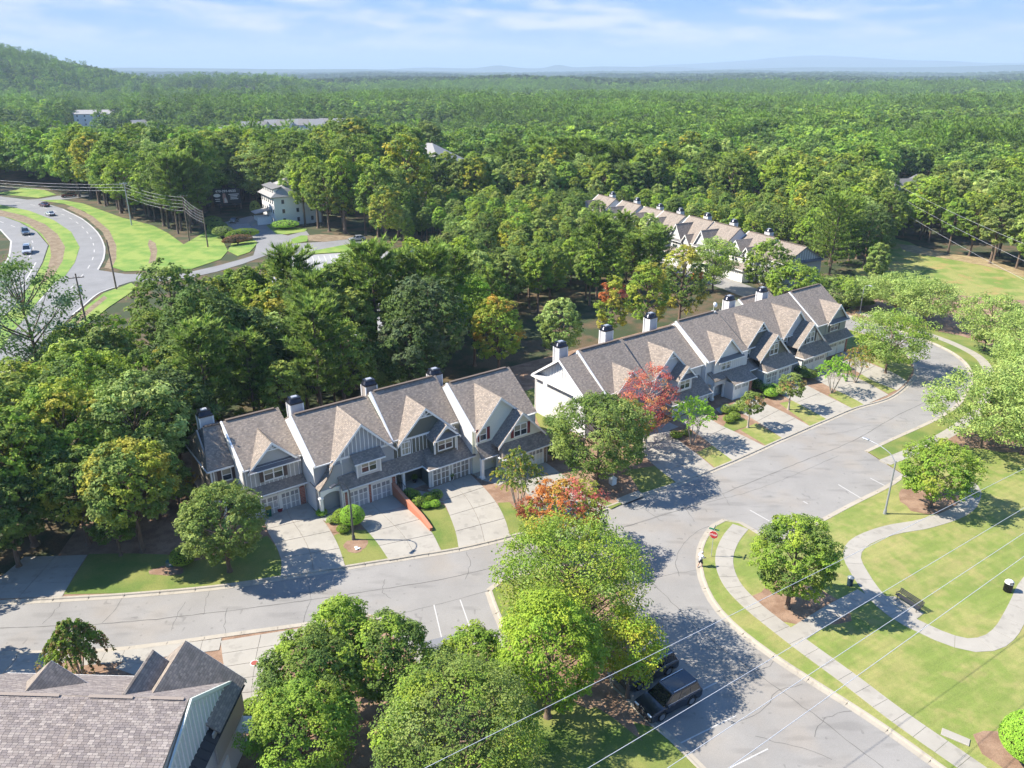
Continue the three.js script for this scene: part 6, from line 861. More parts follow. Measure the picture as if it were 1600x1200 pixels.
// ---------- poles and wires ----------
function pole(label, x, z, h, arms, turn, mat = M.wood, lean = 0) { const o = thing('utility_pole', label, 'pole', [x, 0, z], turn); o.rotation.z = lean; part('post', rod([0, 0, 0], [0, h, 0], 0.19, 0.12, 8), mat, o); arms.forEach((y) => { const a = part('crossarm', box0(-1.3, 1.3, y - 0.07, y + 0.07, -0.2, -0.08), mat, o); for (const k of [-1.15, -0.4, 0.4, 1.15]) part('insulator', rod([k, y + 0.07, -0.14], [k, y + 0.28, -0.14], 0.06, 0.05, 6), M.galv, a); }); return o; }
function wire(label, a, b, sag, r = 0.022, mat = M.wire, group) { const pts = []; for (let i = 0; i <= 14; i++) { const t = i / 14; pts.push(V3(lerp(a[0], b[0], t), lerp(a[1], b[1], t) - 4 * sag * t * (1 - t), lerp(a[2], b[2], t))); } const m = new THREE.Mesh(new THREE.TubeGeometry(new THREE.CatmullRomCurve3(pts), 28, r, 4), mat); m.name = numbered('power_line'); m.castShadow = true; m.userData = { label, category: 'cable' }; if (group) m.userData.group = group; scene.add(m); return m; }
const p2 = (x, z) => [x, z];
{
  const A = p2(-83.49, -157.59), B = p2(-78.56, -135.35), Cc = p2(-113.14, -229.39), D = p2(-87.4, -207.27), E = p2(-79.41, -199.18), Fp = p2(101.1, -207.27);
  pole('brown roadside pole at the corner of the highway junction', ...A, 10.5, [], 0.3); pole('pole with crossarm and transformer beside the highway pavement', ...B, 9, [8.2], 0.5); { const o = scene.children[scene.children.length - 1]; part('transformer', rod([0.35, 5.6, 0], [0.35, 6.6, 0], 0.24, 0.24, 10), M.galv, o); }
  pole('pale pole before the left wood with wires fanning right', ...Cc, 12.5, [12.2], 0.2, M.galv); pole('pole at the corner of the left wood above the grass', ...D, 12, [11.8], 0.3); pole('dark pole at the edge of the car park hedge', ...E, 9.5, [], 0.3);
  pole('tall dark pole with two crossarms beside the right hand meadow', ...Fp, 15.5, [14.6, 9.8, 5.4], 1.2, std(C(0.09, 0.085, 0.08), 0.9));
  for (let i = 0; i < 5; i++) { const y = 12 - i * 0.9; wire(`${['topmost', 'second', 'third', 'fourth', 'lowest'][i]} sagging wire between the pale pole and the wood corner pole`, [Cc[0], y, Cc[1]], [D[0], y - 0.4, D[1]], 0.8, 0.024, M.wire, 'roadside wires'); wire(`${['topmost', 'second', 'third', 'fourth', 'lowest'][i]} wire from the wood corner pole to the hedge pole`, [D[0], y - 0.4, D[1]], [E[0], 9.2 - i * 0.7, E[1]], 0.5, 0.024, M.wire, 'roadside wires at the hedge'); if (i < 3) wire(`${['topmost', 'middle', 'lowest'][i]} wire running left from the pale pole`, [Cc[0], y, Cc[1]], [Cc[0] - 60, y, Cc[1] - 18], 0.9, 0.024, M.wire, 'wires left of the pale pole'); }
  const q = (x, z) => [x, z];
  [[15, q(93.53, -122.48), 13], [12.5, q(90.48, -117.27), 11], [9.5, q(90.07, -115.44), 8]].forEach(([y, e, y2], i) => wire(['top wire from the tall pole over the meadow', 'middle wire from the tall pole over the meadow', 'lowest wire from the tall pole over the meadow'][i], [Fp[0], y, Fp[1]], [e[0], y2, e[1]], 0.7, 0.022));
  // four service wires crossing the lower right of the view to a pole outside it
  const S0 = [166.71, -137.14], far = [S0[0], S0[1]]; pole('wooden pole beyond the right edge carrying the park wires', far[0], far[1], 10.6, [10], 0.6);
  [[-8.32, -25.42], [-1.17, -24.67], [2.92, -24.7], [5.81, -24.54]].forEach((e, i) => wire(['uppermost wire crossing the park, over the two parked cars', 'second wire crossing the park, beside the bench', 'third wire crossing the park lawn', 'lowest wire crossing the park lawn near the trash can'][i], [e[0], 11, e[1]], [far[0] + (i - 1.5) * 0.4, 10.1, far[1] - (i - 1.5) * 0.3], 0, 0.02, M.galvwire ??= std(C(0.62, 0.63, 0.65), 0.45, { metalness: 0.2 })));
}

// ---------- the woods ----------
const clear = [
  [[-18, -126], [-48, -121], [-58, -98], [-64, -84], [-80, -72], [-125, -52], [-200, -110], [-190, -250], [-120, -215], [-60, -175], [-18, -150]],
  [[-66, -54], [-47, -64], [-39.72, -73.86], [-17.81, -91.32], [-18.52, -105.72], [-9.64, -117.26], [0.07, -134.4], [35.02, -157.78], ...[[68.04,-148.87], [80.17,-158.61], [92.37,-169.56], [97.99,-163.92], [108.08,-157.59]], [200, -175], [230, -60], [200, 0], [-60, 0]],
  [[-225.81,-322.9], [-201.39,-317.2], [-169.44,-296.3], [-143.85,-269.39], [-123.26,-244.43], [-107.99,-232.47], [-98.83,-220.61], [-87.97,-204.78], [-88.19,-219.67], [-90.81,-234.56], [-89.82,-235.62], [-84.07,-250.25], [-72.98,-231.44], [-70.3,-235.62], [-62.85,-229.39], [-56.72,-219.67], [-43.23,-215.99], [-36.42,-207.27], [-32.96,-196.11], [-19.92,-197.63], [-16.13,-172.51], [-20.26,-146.6], [-23.4,-126.91], [-38.9,-118.74], [-47.37,-126.91], [-54.18,-148.87], [-66.39,-169.56], [-69.99,-163.92], [-76.55,-159.65], [-78.35,-156.07], [-77.06,-136.13], [-72.86,-110.07], [-72.4,-91.56], [-86.9,-104.88], [-125.98,-163.92]],
  [[92.15,-190.21], [121,-253.87], [132.78,-269.39], [107.38,-210.68], [105.77,-190.21], [113.04,-186], [114.75,-168.4], [112.44,-144.4], [101.52,-128.67], [94.84,-136.13], [90.87,-150.73], [84.25,-158.61], [76.99,-163.92], [77.7,-172.51]],
  [[62.86, -133.6], [44.54, -144.92], [25.66, -133.44], ...[[29.27,-134.19], [42.6,-183.28], [71.62,-188.79], [74.48,-175.56], [90.72,-188.79], [82.59,-163.92], [68.04,-148.87]]],
  [[179.83,-637.5], [196.83,-691.5], [201.2,-691.5], [172.23,-573.3], [157.17,-530.3], [164.03,-573.3]], [[125.26,-269.39], [149.02,-309.9], [166.49,-313.5], [146.5,-269.39], [125.5,-236.69], [114.71,-236.69]],
];
{ // row behind and its street: a band along the houses
  const f = FD, P = (u, v) => { const p = f.at(u, v); return [p[0], p[2]]; }; clear.push([P(5, -7), P(5, 24), P(-34, 17), P(-36, 11), P(-78, 11), P(-78, -7)]); const o = [-71.98, -227.39], w = [-84, -236]; clear.push([[w[0] - 8, w[1] + 8], [w[0] + 18, w[1] + 16], [w[0] + 18, w[1] - 18], [w[0] - 16, w[1] - 20]]);
}
const houses = scene.children.filter((o) => o.isGroup && /far_townhouse|apartment|gabled|grey_roof/.test(o.name)).map((o) => [o.position.x, o.position.z, /apart|grey/.test(o.name) ? 20 : 9]);
const isClear = (x, z, pad) => { for (const p of clear) if (inside(x, z, p)) return true; for (const [hx, hz, r] of houses) if (Math.abs(x - hx) < r && z - hz > -r && z - hz < (hz < -380 ? 4.5 : 1) * r) return true; return false; };
const nearTrees = scene.children.filter((o) => o.userData.category === 'tree').map((o) => [o.position.x, o.position.z]);
const proto = { broad: [], pine: [], airy: [] }, farProto = { broad: [], pine: [] };
for (let i = 0; i < 8; i++) proto.broad.push(broad({ H: 17, R: [4.9, 3.2, 5.4, 3.6, 4.4, 2.9, 5.0, 3.9][i], hb: rr(2, 5), leaf: 0.56, n: 4200, tones: [...[G0.bright, G0.bright, G0.mid, G0.olive, G0.yellow, G0.mid, G0.bright, G0.pale][i], ...G0.mid.slice(0, 1)], lobes: 40 + (i % 3) * 8, lobeR: rr(0.25, 0.31), egg: rr(0, 0.35), tight: 0.34 }));
for (let i = 0; i < 5; i++) proto.pine.push(pine({ H: 17, R: rr(3.2, 4.4), hb: rr(4, 7), tones: G0.pine, bough: 96, per: 7, blades: 10, tuft: 0.9 }));
for (let i = 0; i < 2; i++) proto.airy.push(airy({ H: 16, R: 4.4, hb: 3, leaf: 0.55, n: 3200, tones: i ? G0.pale : [...G0.mid, ...G0.olive], sprays: 110, sr: 0.95 }));
for (let i = 0; i < 6; i++) farProto.broad.push(broad({ H: 17, R: [5.6, 3.6, 4.8, 6, 4, 5][i], hb: rr(2, 4), leaf: 1.1, n: 700, tones: G0.mid, lobes: 22, lobeR: 0.33, egg: rr(0, 0.3), jitter: 0.25 }));
for (let i = 0; i < 3; i++) farProto.pine.push(pine({ H: 18, R: 3.6, hb: 5, tones: G0.pine, bough: 34, per: 4, blades: 6, tuft: 1.25 }));
const clumpProto = [0, 1, 2].map(() => broad({ H: 16, R: 17, hb: 1, leaf: 3.4, n: 620, tones: G0.mid, lobes: 30, lobeR: 0.28, jitter: 0.3 }).crown);
const spots = [];
const zoneOf = (x, z) => {
  const d = Math.hypot(x, z), u = x * 0.80386 - z * 0.59482, v = x * 0.59482 + z * 0.80386;
  if (v > -122 && z > -150 && x < 40) return x < -42 && z > -100 ? 'left' : 'belt';
  if (x > 78 && z > -330) return 'right'; if (z > -240 && x > -30) return 'mid'; if (x < -30 && z > -330) return z > -190 ? 'belt' : 'north'; return d < 420 ? 'back' : 'far';
};
const zones = {   // share of pines, heights of broad trees and pines, spacing
  belt: [0.5, 12, 16, 13.5, 17.5], left: [0.1, 11, 15, 13, 16], right: [0.3, 13, 19, 14, 19], mid: [0.4, 9, 12, 10, 13], north: [0.28, 17, 25, 17, 23], back: [0.3, 14, 20, 16, 21], far: [0.3, 14, 20, 15, 21] };
function scatter(d0, d1, step, keepFn) {
  const half = 0.63; for (let d = d0; d < d1; d += step) { const n = Math.ceil(2 * half * d / step); for (let i = 0; i < n; i++) { const az = -half + 2 * half * (i + rr(0.1, 0.9)) / n, r = d + rr(-0.4, 0.4) * step, x = r * Math.sin(az), z = -r * Math.cos(az); keepFn(x, z, r, az); } }
}
scatter(80, 560, 5.4, (x, z, d) => { if (isClear(x, z)) return; for (const [a, b] of nearTrees) if ((a - x) ** 2 + (b - z) ** 2 < 7) return; const dens = fbm(x / 40, z / 40, 1e6, 2, 77); if (d < 150 ? rnd() < 0.12 : dens < 0.22) return; const zo = zoneOf(x, z), q = zones[zo], p = fbm(x / 55 + 3, z / 55, 1e6, 2, 88) + (q[0] - 0.5) * 1.1 + 0.16 * gauss() > 0.52; spots.push({ x, z, d, zo, pine: p, h: (zo === 'belt' && z < -106 && x > -50 && x < -12 ? 1.13 : 1) * (p ? rr(q[3], q[4]) : rr(q[1], q[2]) * rr(0.88, 1.1) * (0.8 + 0.36 * fbm(x / 30, z / 30, 1e6, 2, 5))) }); });
spots.sort((a, b) => b.h / b.d - a.h / a.d);
// the trees that show largest are things of their own
const ZN = { belt: 'the wood behind the townhouses', left: 'the lower left wood', right: 'the right hand wood', mid: 'the wood before the back row', north: 'the wood by the highway', back: 'the far wood', far: 'the far wood' };
{
  const big = spots.slice(0, 235), tints = [LM.plain, LM.bright, LM.plain, LM.warm, LM.bright, LM.dark], tn = ['', 'bright ', '', 'yellowish ', 'bright ', 'dark '], seen = {};
  for (const s of big) { s.k = Math.floor(rnd() * 6); s.kind = s.pine ? 'pine' : rnd() < 0.1 ? 'pale airy tree' : 'broad leaved tree'; s.key = s.zo + s.kind; (seen[s.key] ??= []).push(s); }
  const nth = (i) => { const w = ['first', 'second', 'third', 'fourth', 'fifth', 'sixth', 'seventh', 'eighth', 'ninth', 'tenth', 'eleventh', 'twelfth', 'thirteenth', 'fourteenth', 'fifteenth', 'sixteenth', 'seventeenth', 'eighteenth', 'nineteenth', 'twentieth']; return w[i] ?? (i + 1) + (['th', 'st', 'nd', 'rd'][((i + 1) % 100 > 10 && (i + 1) % 100 < 14) ? 0 : (i + 1) % 10] ?? 'th'); };
  for (const list of Object.values(seen)) {
    list.sort((a, b) => a.x / -a.z - b.x / -b.z);
    list.forEach((s, i) => {
      const ps = s.pine ? proto.pine : s.kind[0] === 'p' ? proto.airy : proto.broad, p = ps[Math.floor(rnd() * ps.length)], sc = s.h / 17;
      tree(p, s.pine ? 'pine_tree' : 'wood_tree', `${s.pine ? '' : tn[s.k]}${s.kind}, ${nth(i)} from the left in ${ZN[s.zo]}`, 'tree', s.x, s.z, { s: s.pine ? sc : sc * rr(0.92, 1.08), sy: sc, mat: s.pine ? LM.pine : tints[s.k], group: `${s.kind}s in ${ZN[s.zo]}` });
    });
  }
}
// everything beyond reads as one mass of woodland
const woods = new THREE.Group(); woods.name = 'woods'; woods.userData = { label: 'wooded hills of mixed green trees stretching to the horizon', category: 'woods', kind: 'stuff' }; scene.add(woods);
function mass(name, geo, mat, list) {
  if (!list.length) return; const im = new THREE.InstancedMesh(geo, mat, list.length), m = new THREE.Matrix4(), q = new THREE.Quaternion(), c = new THREE.Color(); im.name = name;
  list.forEach((s, i) => { q.setFromAxisAngle(V3(0, 1, 0), s.t); m.compose(V3(s.x, s.y, s.z), q, V3(s.s * s.w, s.s, s.s * s.w)); im.setMatrixAt(i, m); im.setColorAt(i, c.setRGB(...s.c)); });
  im.castShadow = im.receiveShadow = true; im.userData.kind = 'stuff'; woods.add(im);
}
const tintAt = (x, z, pine) => { const n = fbm(x / 70, z / 70, 1e6, 3, 123), m = rnd(); let c = pine ? [0.85, 0.95, 0.9] : m < 0.2 ? [1.5, 1.5, 0.9] : m < 0.5 ? [1.2, 1.32, 1.0] : m < 0.75 ? [1, 1.05, 1.0] : m < 0.9 ? [0.7, 0.78, 0.8] : [1.15, 1.2, 1.25]; const k = (0.62 + 0.8 * n) * rr(0.8, 1.2); return c.map((v) => v * k); };
const buckets = {}; const put = (k, s) => (buckets[k] ??= []).push(s);
spots.slice(235).forEach((s) => { const set = s.d < 300 ? proto : farProto, kind = s.pine ? 'pine' : 'broad', i = Math.floor(rnd() * set[kind].length); put(`${s.d < 300 ? 'n' : 'f'}|${kind}|${i}`, { x: s.x, y: terrain(s.x, s.z), z: s.z, s: s.h / 17, w: rr(0.9, 1.15), t: rnd() * 6.283, c: s.d < 300 ? (s.pine ? [1, 1, 1] : ((k) => [k * rr(0.95, 1.12), k, k])(rr(0.85, 1.4))) : tintAt(s.x, s.z, s.pine) }); });
const farSpot = (x, z, d) => { if (isClear(x, z)) return; const p = fbm(x / 120 + 3, z / 120, 1e6, 2, 88) + 0.2 * gauss() > 0.54, kind = p ? 'pine' : 'broad', i = Math.floor(rnd() * farProto[kind].length); put(`f|${kind}|${i}`, { x, y: terrain(x, z) - 0.5, z, s: rr(0.6, 1.3) * (p ? 1.1 : 1), w: rr(0.9, 1.25), t: rnd() * 6.283, c: tintAt(x, z, p) }); };
scatter(560, 1000, 7.4, farSpot); scatter(1000, 1900, 9.6, farSpot);
const clump = (x, z, d) => put(`c|${Math.floor(rnd() * 3)}`, { x, y: terrain(x, z) - 2, z, s: rr(0.8, 1.2), w: rr(0.8, 1.2), t: rnd() * 6.283, c: tintAt(x, z, rnd() < 0.4) });
scatter(1900, 3600, 24, (x, z, d) => clump(x, z, d)); scatter(3600, 7500, 40, (x, z, d) => { clump(x, z, d); });
for (const [k, list] of Object.entries(buckets)) { const [a, b, c] = k.split('|'); if (a === 'c') mass('tree_crowns', clumpProto[+b], LM.far ??= new THREE.MeshStandardMaterial({ vertexColors: true, roughness: 0.95, side: THREE.DoubleSide }), list); else { const p = (a === 'n' ? proto : farProto)[b][+c]; mass('tree_crowns', p.crown, b === 'pine' ? LM.pine : LM.plain, list); if (a === 'n') mass('tree_trunks', p.trunk, M.bark, list.map((s) => ({ ...s, c: [1, 1, 1] }))); } }
console.log('spots', spots.length, Object.values(buckets).reduce((a, b) => a + b.length, 0));

// ---------- vehicles ----------
const glassCar = new THREE.MeshPhysicalMaterial({ color: C(0.012, 0.016, 0.018), roughness: 0.05, clearcoat: 1, clearcoatRoughness: 0.02 }), tyreM = std(C(0.018, 0.018, 0.018), 0.85), rimM = std(C(0.42, 0.43, 0.45), 0.3, { metalness: 0.8 }), chrome = std(C(0.62, 0.64, 0.66), 0.15, { metalness: 1 }), lampM = std(C(0.75, 0.77, 0.78), 0.12), tailM = std(C(0.35, 0.015, 0.015), 0.2), plastic = std(C(0.025, 0.025, 0.026), 0.6);
const carPaint = (r, g, b) => new THREE.MeshPhysicalMaterial({ color: C(r, g, b), roughness: 0.28, metalness: 0.25, clearcoat: 1, clearcoatRoughness: 0.04 });
function vehicle(name, label, cat, x, z, turn, paint, { L = 4.95, Wd = 1.96, Ht = 1.78, suv = true, y = 0.005 } = {}, group) {
  const o = thing(name, label, cat, [x, y, z], turn, group), h = Wd / 2, f = L / 2, wb = L * 0.29, wr = suv ? 0.385 : 0.34, belt = suv ? 1.08 : 0.92, hood = suv ? 1.1 : 0.88, sill = 0.3;
  // lower body: side profile with wheel arches, extruded across and bevelled
  const s = new THREE.Shape(); s.moveTo(-f + 0.02, 0.48); s.lineTo(-f, belt - 0.12); s.quadraticCurveTo(-f + 0.02, belt, -f + 0.16, belt + 0.01); s.lineTo(f * 0.5, belt + 0.02); s.quadraticCurveTo(f * 0.8, hood - 0.03, f - 0.14, hood - 0.17); s.quadraticCurveTo(f, hood - 0.22, f, hood - 0.38); s.lineTo(f - 0.03, 0.42); s.lineTo(f - 0.2, sill);
  s.lineTo(wb + wr + 0.07, sill); s.absarc(wb, wr, wr + 0.07, 0, Math.PI, false); s.lineTo(-wb + wr + 0.07, sill); s.absarc(-wb, wr, wr + 0.07, 0, Math.PI, false); s.lineTo(-f + 0.2, sill); s.closePath();
  const g = new THREE.ExtrudeGeometry(s, { depth: Wd - 0.16, bevelEnabled: true, bevelThickness: 0.08, bevelSize: 0.06, bevelOffset: -0.06, bevelSegments: 3, curveSegments: 10 }); g.translate(0, 0, -(Wd - 0.16) / 2); const body = part('body', g, paint, o);
  part('underbody', boxG(L - 0.5, 0.3, Wd - 0.4, 0, 0.42, 0), plastic, o);
  // cabin
  const xb0 = -f + 0.14, xb1 = f * (suv ? 0.52 : 0.42), xr0 = -f + (suv ? 0.42 : 1.0), xr1 = f * (suv ? 0.16 : 0.1), hb = h - 0.09, hr = h - 0.26, yr = Ht - 0.05;
  const q = (a, b, c, d) => { const r = new THREE.BufferGeometry(), p = [a, b, c, a, c, d].flat(); r.setAttribute('position', new THREE.Float32BufferAttribute(p, 3)); r.setAttribute('uv', new THREE.Float32BufferAttribute(new Array(12).fill(0), 2)); r.computeVertexNormals(); return r; };
  const B = [[xb0, belt, hb], [xb1, belt, hb], [xr1, yr, hr], [xr0, yr, hr]], Bn = B.map(([a, b, c]) => [a, b, -c]), cabin = [q(...B), q(...Bn), q(B[1], Bn[1], Bn[2], B[2]), q(B[0], Bn[0], Bn[3], B[3]), q(B[3], B[2], Bn[2], Bn[3])];
  part('cabin', merge(cabin), paint, o);
  const inset = (quad, ix0, ix1, iy0, iy1, out) => { const m = (u, v) => { const a = quad[0].map((k, i) => lerp(k, quad[1][i], u)), b = quad[3].map((k, i) => lerp(k, quad[2][i], u)); return a.map((k, i) => lerp(k, b[i], v) + out[i]); }; return q(m(ix0, iy0), m(ix1, iy0), m(ix1, iy1), m(ix0, iy1)); };
  for (const sd of [1, -1]) { const Q = sd > 0 ? B : Bn, out = [0, 0.004, 0.012 * sd]; for (const [a, b] of suv ? [[0.05, 0.28], [0.31, 0.6], [0.63, 0.93]] : [[0.1, 0.5], [0.54, 0.93]]) part('side_window', inset(Q, a, b, 0.1, 0.88, out), glassCar, o); part('window_trim', inset(Q, 0.04, 0.95, 0.02, 0.08, [0, 0.004, 0.014 * sd]), chrome, o); }
  part('windscreen', inset([B[1], Bn[1], Bn[2], B[2]], 0.05, 0.95, 0.05, 0.94, [0.012, 0.008, 0]), glassCar, o); part('rear_window', inset([B[0], Bn[0], Bn[3], B[3]], 0.08, 0.92, 0.15, 0.9, [-0.012, 0.006, 0]), glassCar, o);
  const roof = part('roof', new RoundedBoxGeometry(xr1 - xr0 + 0.1, 0.09, hr * 2 + 0.04, 3, 0.04).translate((xr0 + xr1) / 2, yr + 0.01, 0), paint, o);
  if (suv) { part('sunroof', box0(xr0 + 1.0, xr1 - 0.15, yr + 0.05, yr + 0.062, -hr + 0.18, hr - 0.18), glassCar, roof); for (const sd of [1, -1]) part('roof_rail', new RoundedBoxGeometry(xr1 - xr0 - 0.3, 0.05, 0.05, 2, 0.02).translate((xr0 + xr1) / 2, yr + 0.11, sd * (hr - 0.03)), chrome, o); }
  for (const sx of [wb, -wb]) for (const sd of [1, -1]) { const t = new THREE.CylinderGeometry(wr, wr, 0.24, 24, 1); t.rotateX(Math.PI / 2); t.translate(sx, wr, sd * (h - 0.13)); const w = part('wheel', t, tyreM, o); const r = new THREE.CylinderGeometry(wr * 0.66, wr * 0.66, 0.25, 10, 1); r.rotateX(Math.PI / 2); r.translate(sx, wr, sd * (h - 0.125)); part('rim', r, rimM, w); }
  for (const sd of [1, -1]) { part('headlight', new RoundedBoxGeometry(0.28, 0.13, 0.42, 2, 0.04).translate(f - 0.13, hood - 0.27, sd * (h - 0.3)), lampM, o); part('tail_light', new RoundedBoxGeometry(0.12, 0.22, 0.34, 2, 0.04).translate(-f + 0.05, belt - 0.17, sd * (h - 0.24)), tailM, o); part('mirror', new RoundedBoxGeometry(0.16, 0.15, 0.22, 2, 0.05).translate(xb1 - 0.28, belt + 0.07, sd * (h + 0.05)), paint, o); for (const dx of [0.35, -0.7]) part('door_handle', boxG(0.18, 0.035, 0.03, dx, belt - 0.12, sd * (h + 0.005)), suv ? chrome : paint, o); for (const dx of [0.98, -0.1, -1.12]) part('door_gap', boxG(0.012, belt - 0.5, 0.006, dx, belt / 2 + 0.2, sd * (h + 0.0005)), plastic, o); }
  part('grille', boxG(0.05, 0.3, 1.0, f - 0.005, hood - 0.42, 0), plastic, o); for (const yy of [0.5, 0.62, 0.74]) part('grille_bar', boxG(0.06, 0.03, Wd - 0.5, f + 0.0, yy, 0), chrome, o); part('front_bumper', new RoundedBoxGeometry(0.2, 0.2, Wd - 0.2, 2, 0.06).translate(f - 0.06, 0.4, 0), plastic, o); part('rear_bumper', new RoundedBoxGeometry(0.2, 0.24, Wd - 0.2, 2, 0.06).translate(-f + 0.06, 0.46, 0), plastic, o); part('number_plate', boxG(0.02, 0.14, 0.36, -f - 0.01, 0.78, 0), M.paint, o);
  return o;
}
{
  const a = [10.51, -41.52], b = [13.18, -43.19], hx = a[0] - b[0], hz = a[1] - b[1], l = Math.hypot(hx, hz), t = Math.atan2(-hz, hx), nx = hz / l, nz = -hx / l, cx = (a[0] + b[0]) / 2 + (nz > 0 ? -1 : 1) * nx * 0.86, cz = (a[1] + b[1]) / 2 + (nz > 0 ? -1 : 1) * nz * 0.86;
  vehicle('parked_car', 'black blue sport utility car with glass roof, nose to the kerb in full view', 'car', cx, cz, t, carPaint(0.008, 0.014, 0.028)); const e = [11.95, -46.15];
  vehicle('parked_car', 'dark grey sport utility car half hidden under the yellow green tree', 'car', cx + e[0] - b[0] + 0.1, cz + e[1] - b[1], t, carPaint(0.03, 0.034, 0.04));
  const hw = (label, x, z, x2, z2, paint, o, name = 'highway_car') => vehicle(name, label, 'car', x, z, Math.atan2(-(z2 - z), x2 - x), paint, { y: 0.025, ...o });
  hw('dark red car on the far highway carriageway', -158.25, -263.37, -169.81, -272.15, carPaint(0.09, 0.012, 0.02), { suv: false, L: 4.6, Ht: 1.45, Wd: 1.82 }); hw('white car on the far highway carriageway behind the red one', -146.72, -246.15, -158.73, -257.59, carPaint(0.7, 0.71, 0.72), { suv: false, L: 4.6, Ht: 1.45, Wd: 1.82 });
  hw('blue grey sport utility car on the near highway carriageway', -136.81, -215.99, -125.95, -200.75, carPaint(0.05, 0.09, 0.14), {}); hw('white and dark blue van on the near highway carriageway beside tree shadows', -122.5, -192.38, -114.1, -175.56, carPaint(0.55, 0.57, 0.62), { Ht: 2.0, L: 5.4 });
  hw('maroon car waiting on the side road by the highway', -160.8, -283.74, -162.77, -282.24, carPaint(0.12, 0.02, 0.02), {}); hw('dark car with bright windscreen parked below the billboard', -84.22, -234.04, -84.15, -230.41, carPaint(0.02, 0.05, 0.06), { suv: false, L: 4.5, Ht: 1.45, Wd: 1.82 });
  hw('silver car at the kerb of the lane beside the striped car park', -41.97, -207.27, -43.54, -206.44, carPaint(0.45, 0.46, 0.48), { suv: false, L: 4.5, Ht: 1.45, Wd: 1.82 });
}
// ---------- lamp posts ----------
const lampGlass = std(C(0.6, 0.6, 0.58), 0.3), postM = std(C(0.10, 0.10, 0.105), 0.5, { metalness: 0.3 }), postG = std(C(0.34, 0.35, 0.37), 0.5, { metalness: 0.4 });
function lamp(label, x, z, h, arm, mat) { // arm: [dx, dy, dz] from the top of the shaft to the head
  const o = thing('street_lamp', label, 'street lamp', [x, 0.12, z]); part('post', merge([rod([0, 0, 0], [0, h, 0], 0.11, 0.075, 10), rod([0, 0, 0], [0, 0.5, 0], 0.19, 0.14, 10)]), mat, o);
  const c = new THREE.CatmullRomCurve3([V3(0, h - 0.25, 0), V3(arm[0] * 0.2, h + arm[1] * 0.45, arm[2] * 0.2), V3(arm[0] * 0.6, h + arm[1] * 0.86, arm[2] * 0.6), V3(arm[0], h + arm[1], arm[2])]); const t = part('arm', new THREE.TubeGeometry(c, 14, 0.045, 6), mat, o), a = Math.atan2(-arm[2], arm[0]);
  const hd = new RoundedBoxGeometry(0.75, 0.16, 0.32, 3, 0.07); hd.translate(0.25, 0, 0); hd.rotateY(a); hd.translate(arm[0], h + arm[1], arm[2]); const l = part('lamp_head', hd, mat === postM ? std(C(0.06, 0.06, 0.065), 0.4) : mat, o); const gl = new RoundedBoxGeometry(0.5, 0.08, 0.24, 2, 0.03); gl.translate(0.28, -0.08, 0); gl.rotateY(a); gl.translate(arm[0], h + arm[1], arm[2]); part('lamp_glass', gl, lampGlass, l); return o;
}
lamp('black lamp post in the round gravel bed of the lawn between driveways', -15.6, -64.22, 5.6, [-0.9, 1.5, 1.7], postM);
lamp('grey lamp post in the park grass beside the parking bay, arm over the road', 38.86, -68.97, 6.2, [-1.9, 1.1, -2.6], postG);
lamp('slim blue grey lamp post by the hedge beyond the last townhouse', 66.06, -140.16, 5.0, [0.4, 0.7, 1.2], postG);
lamp('slim lamp post with a pale head in the front garden strip of the right row', 49.61, -105.63, 4.6, [0.3, 0.4, 0.8], postM);
// ---------- signs, park furniture ----------
{
  const o = thing('stop_sign', 'red octagonal stop sign with green street name blades at the road corner', 'sign', at3([18.94, -61.37], 0.12), -0.5);
  part('post', rod([0, 0, 0], [0, 3.15, 0], 0.03, 0.03, 6), M.galv, o); const oct = new THREE.CylinderGeometry(0.4, 0.4, 0.02, 8); oct.rotateX(Math.PI / 2); oct.rotateZ(Math.PI / 8); oct.translate(0, 2.45, 0.045); const rim = new THREE.CylinderGeometry(0.43, 0.43, 0.015, 8); rim.rotateX(Math.PI / 2); rim.rotateZ(Math.PI / 8); rim.translate(0, 2.45, 0.035); const b = part('sign_border', rim, M.paint, o); part('sign_plate', oct, std(C(0.45, 0.03, 0.03), 0.5), o);
  const g = new TextGeometry('STOP', { font: M.font, size: 0.19, depth: 0.006, curveSegments: 4 }); g.computeBoundingBox(); g.translate(-g.boundingBox.max.x / 2, 2.355, 0.056); part('lettering', g, M.paint, o);
  const gr = std(C(0.02, 0.20, 0.12), 0.4); part('street_name_blade', boxG(0.95, 0.17, 0.015, 0, 3.02, 0), gr, o); part('street_name_blade', boxG(0.015, 0.17, 0.95, 0, 3.2, 0), gr, o);
}
{ // bench with its back to the lawn
  const a = [33.73, -55.16], b = [34.73, -53.2], t = Math.atan2(-(b[1] - a[1]), b[0] - a[0]), o = thing('park_bench', 'dark metal park bench on its concrete pad beside the path', 'bench', [(a[0] + b[0]) / 2, 0.15, (a[1] + b[1]) / 2], t), bm = std(C(0.05, 0.052, 0.058), 0.45, { metalness: 0.3 });
  for (let k = 0; k < 4; k++) part('seat_slat', boxG(2.3, 0.035, 0.1, 0, 0.45, 0.22 - k * 0.125 + 0.05), bm, o); for (let k = 0; k < 4; k++) part('back_slat', boxG(2.3, 0.09, 0.03, 0, 0.55 + k * 0.115, -0.24 - k * 0.035), bm, o);
  for (const x of [-0.95, 0.95]) { for (const z of [0.24, -0.2]) part('leg', rod([x, 0, z], [x, 0.44, z], 0.03), bm, o); part('back_support', rod([x, 0.3, -0.2], [x, 0.98, -0.38], 0.025), bm, o); part('armrest', boxG(0.05, 0.04, 0.5, x * 1.17, 0.66, 0.02), bm, o); part('arm_post', rod([x * 1.17, 0.42, 0.22], [x * 1.17, 0.66, 0.22], 0.02), bm, o); }
}
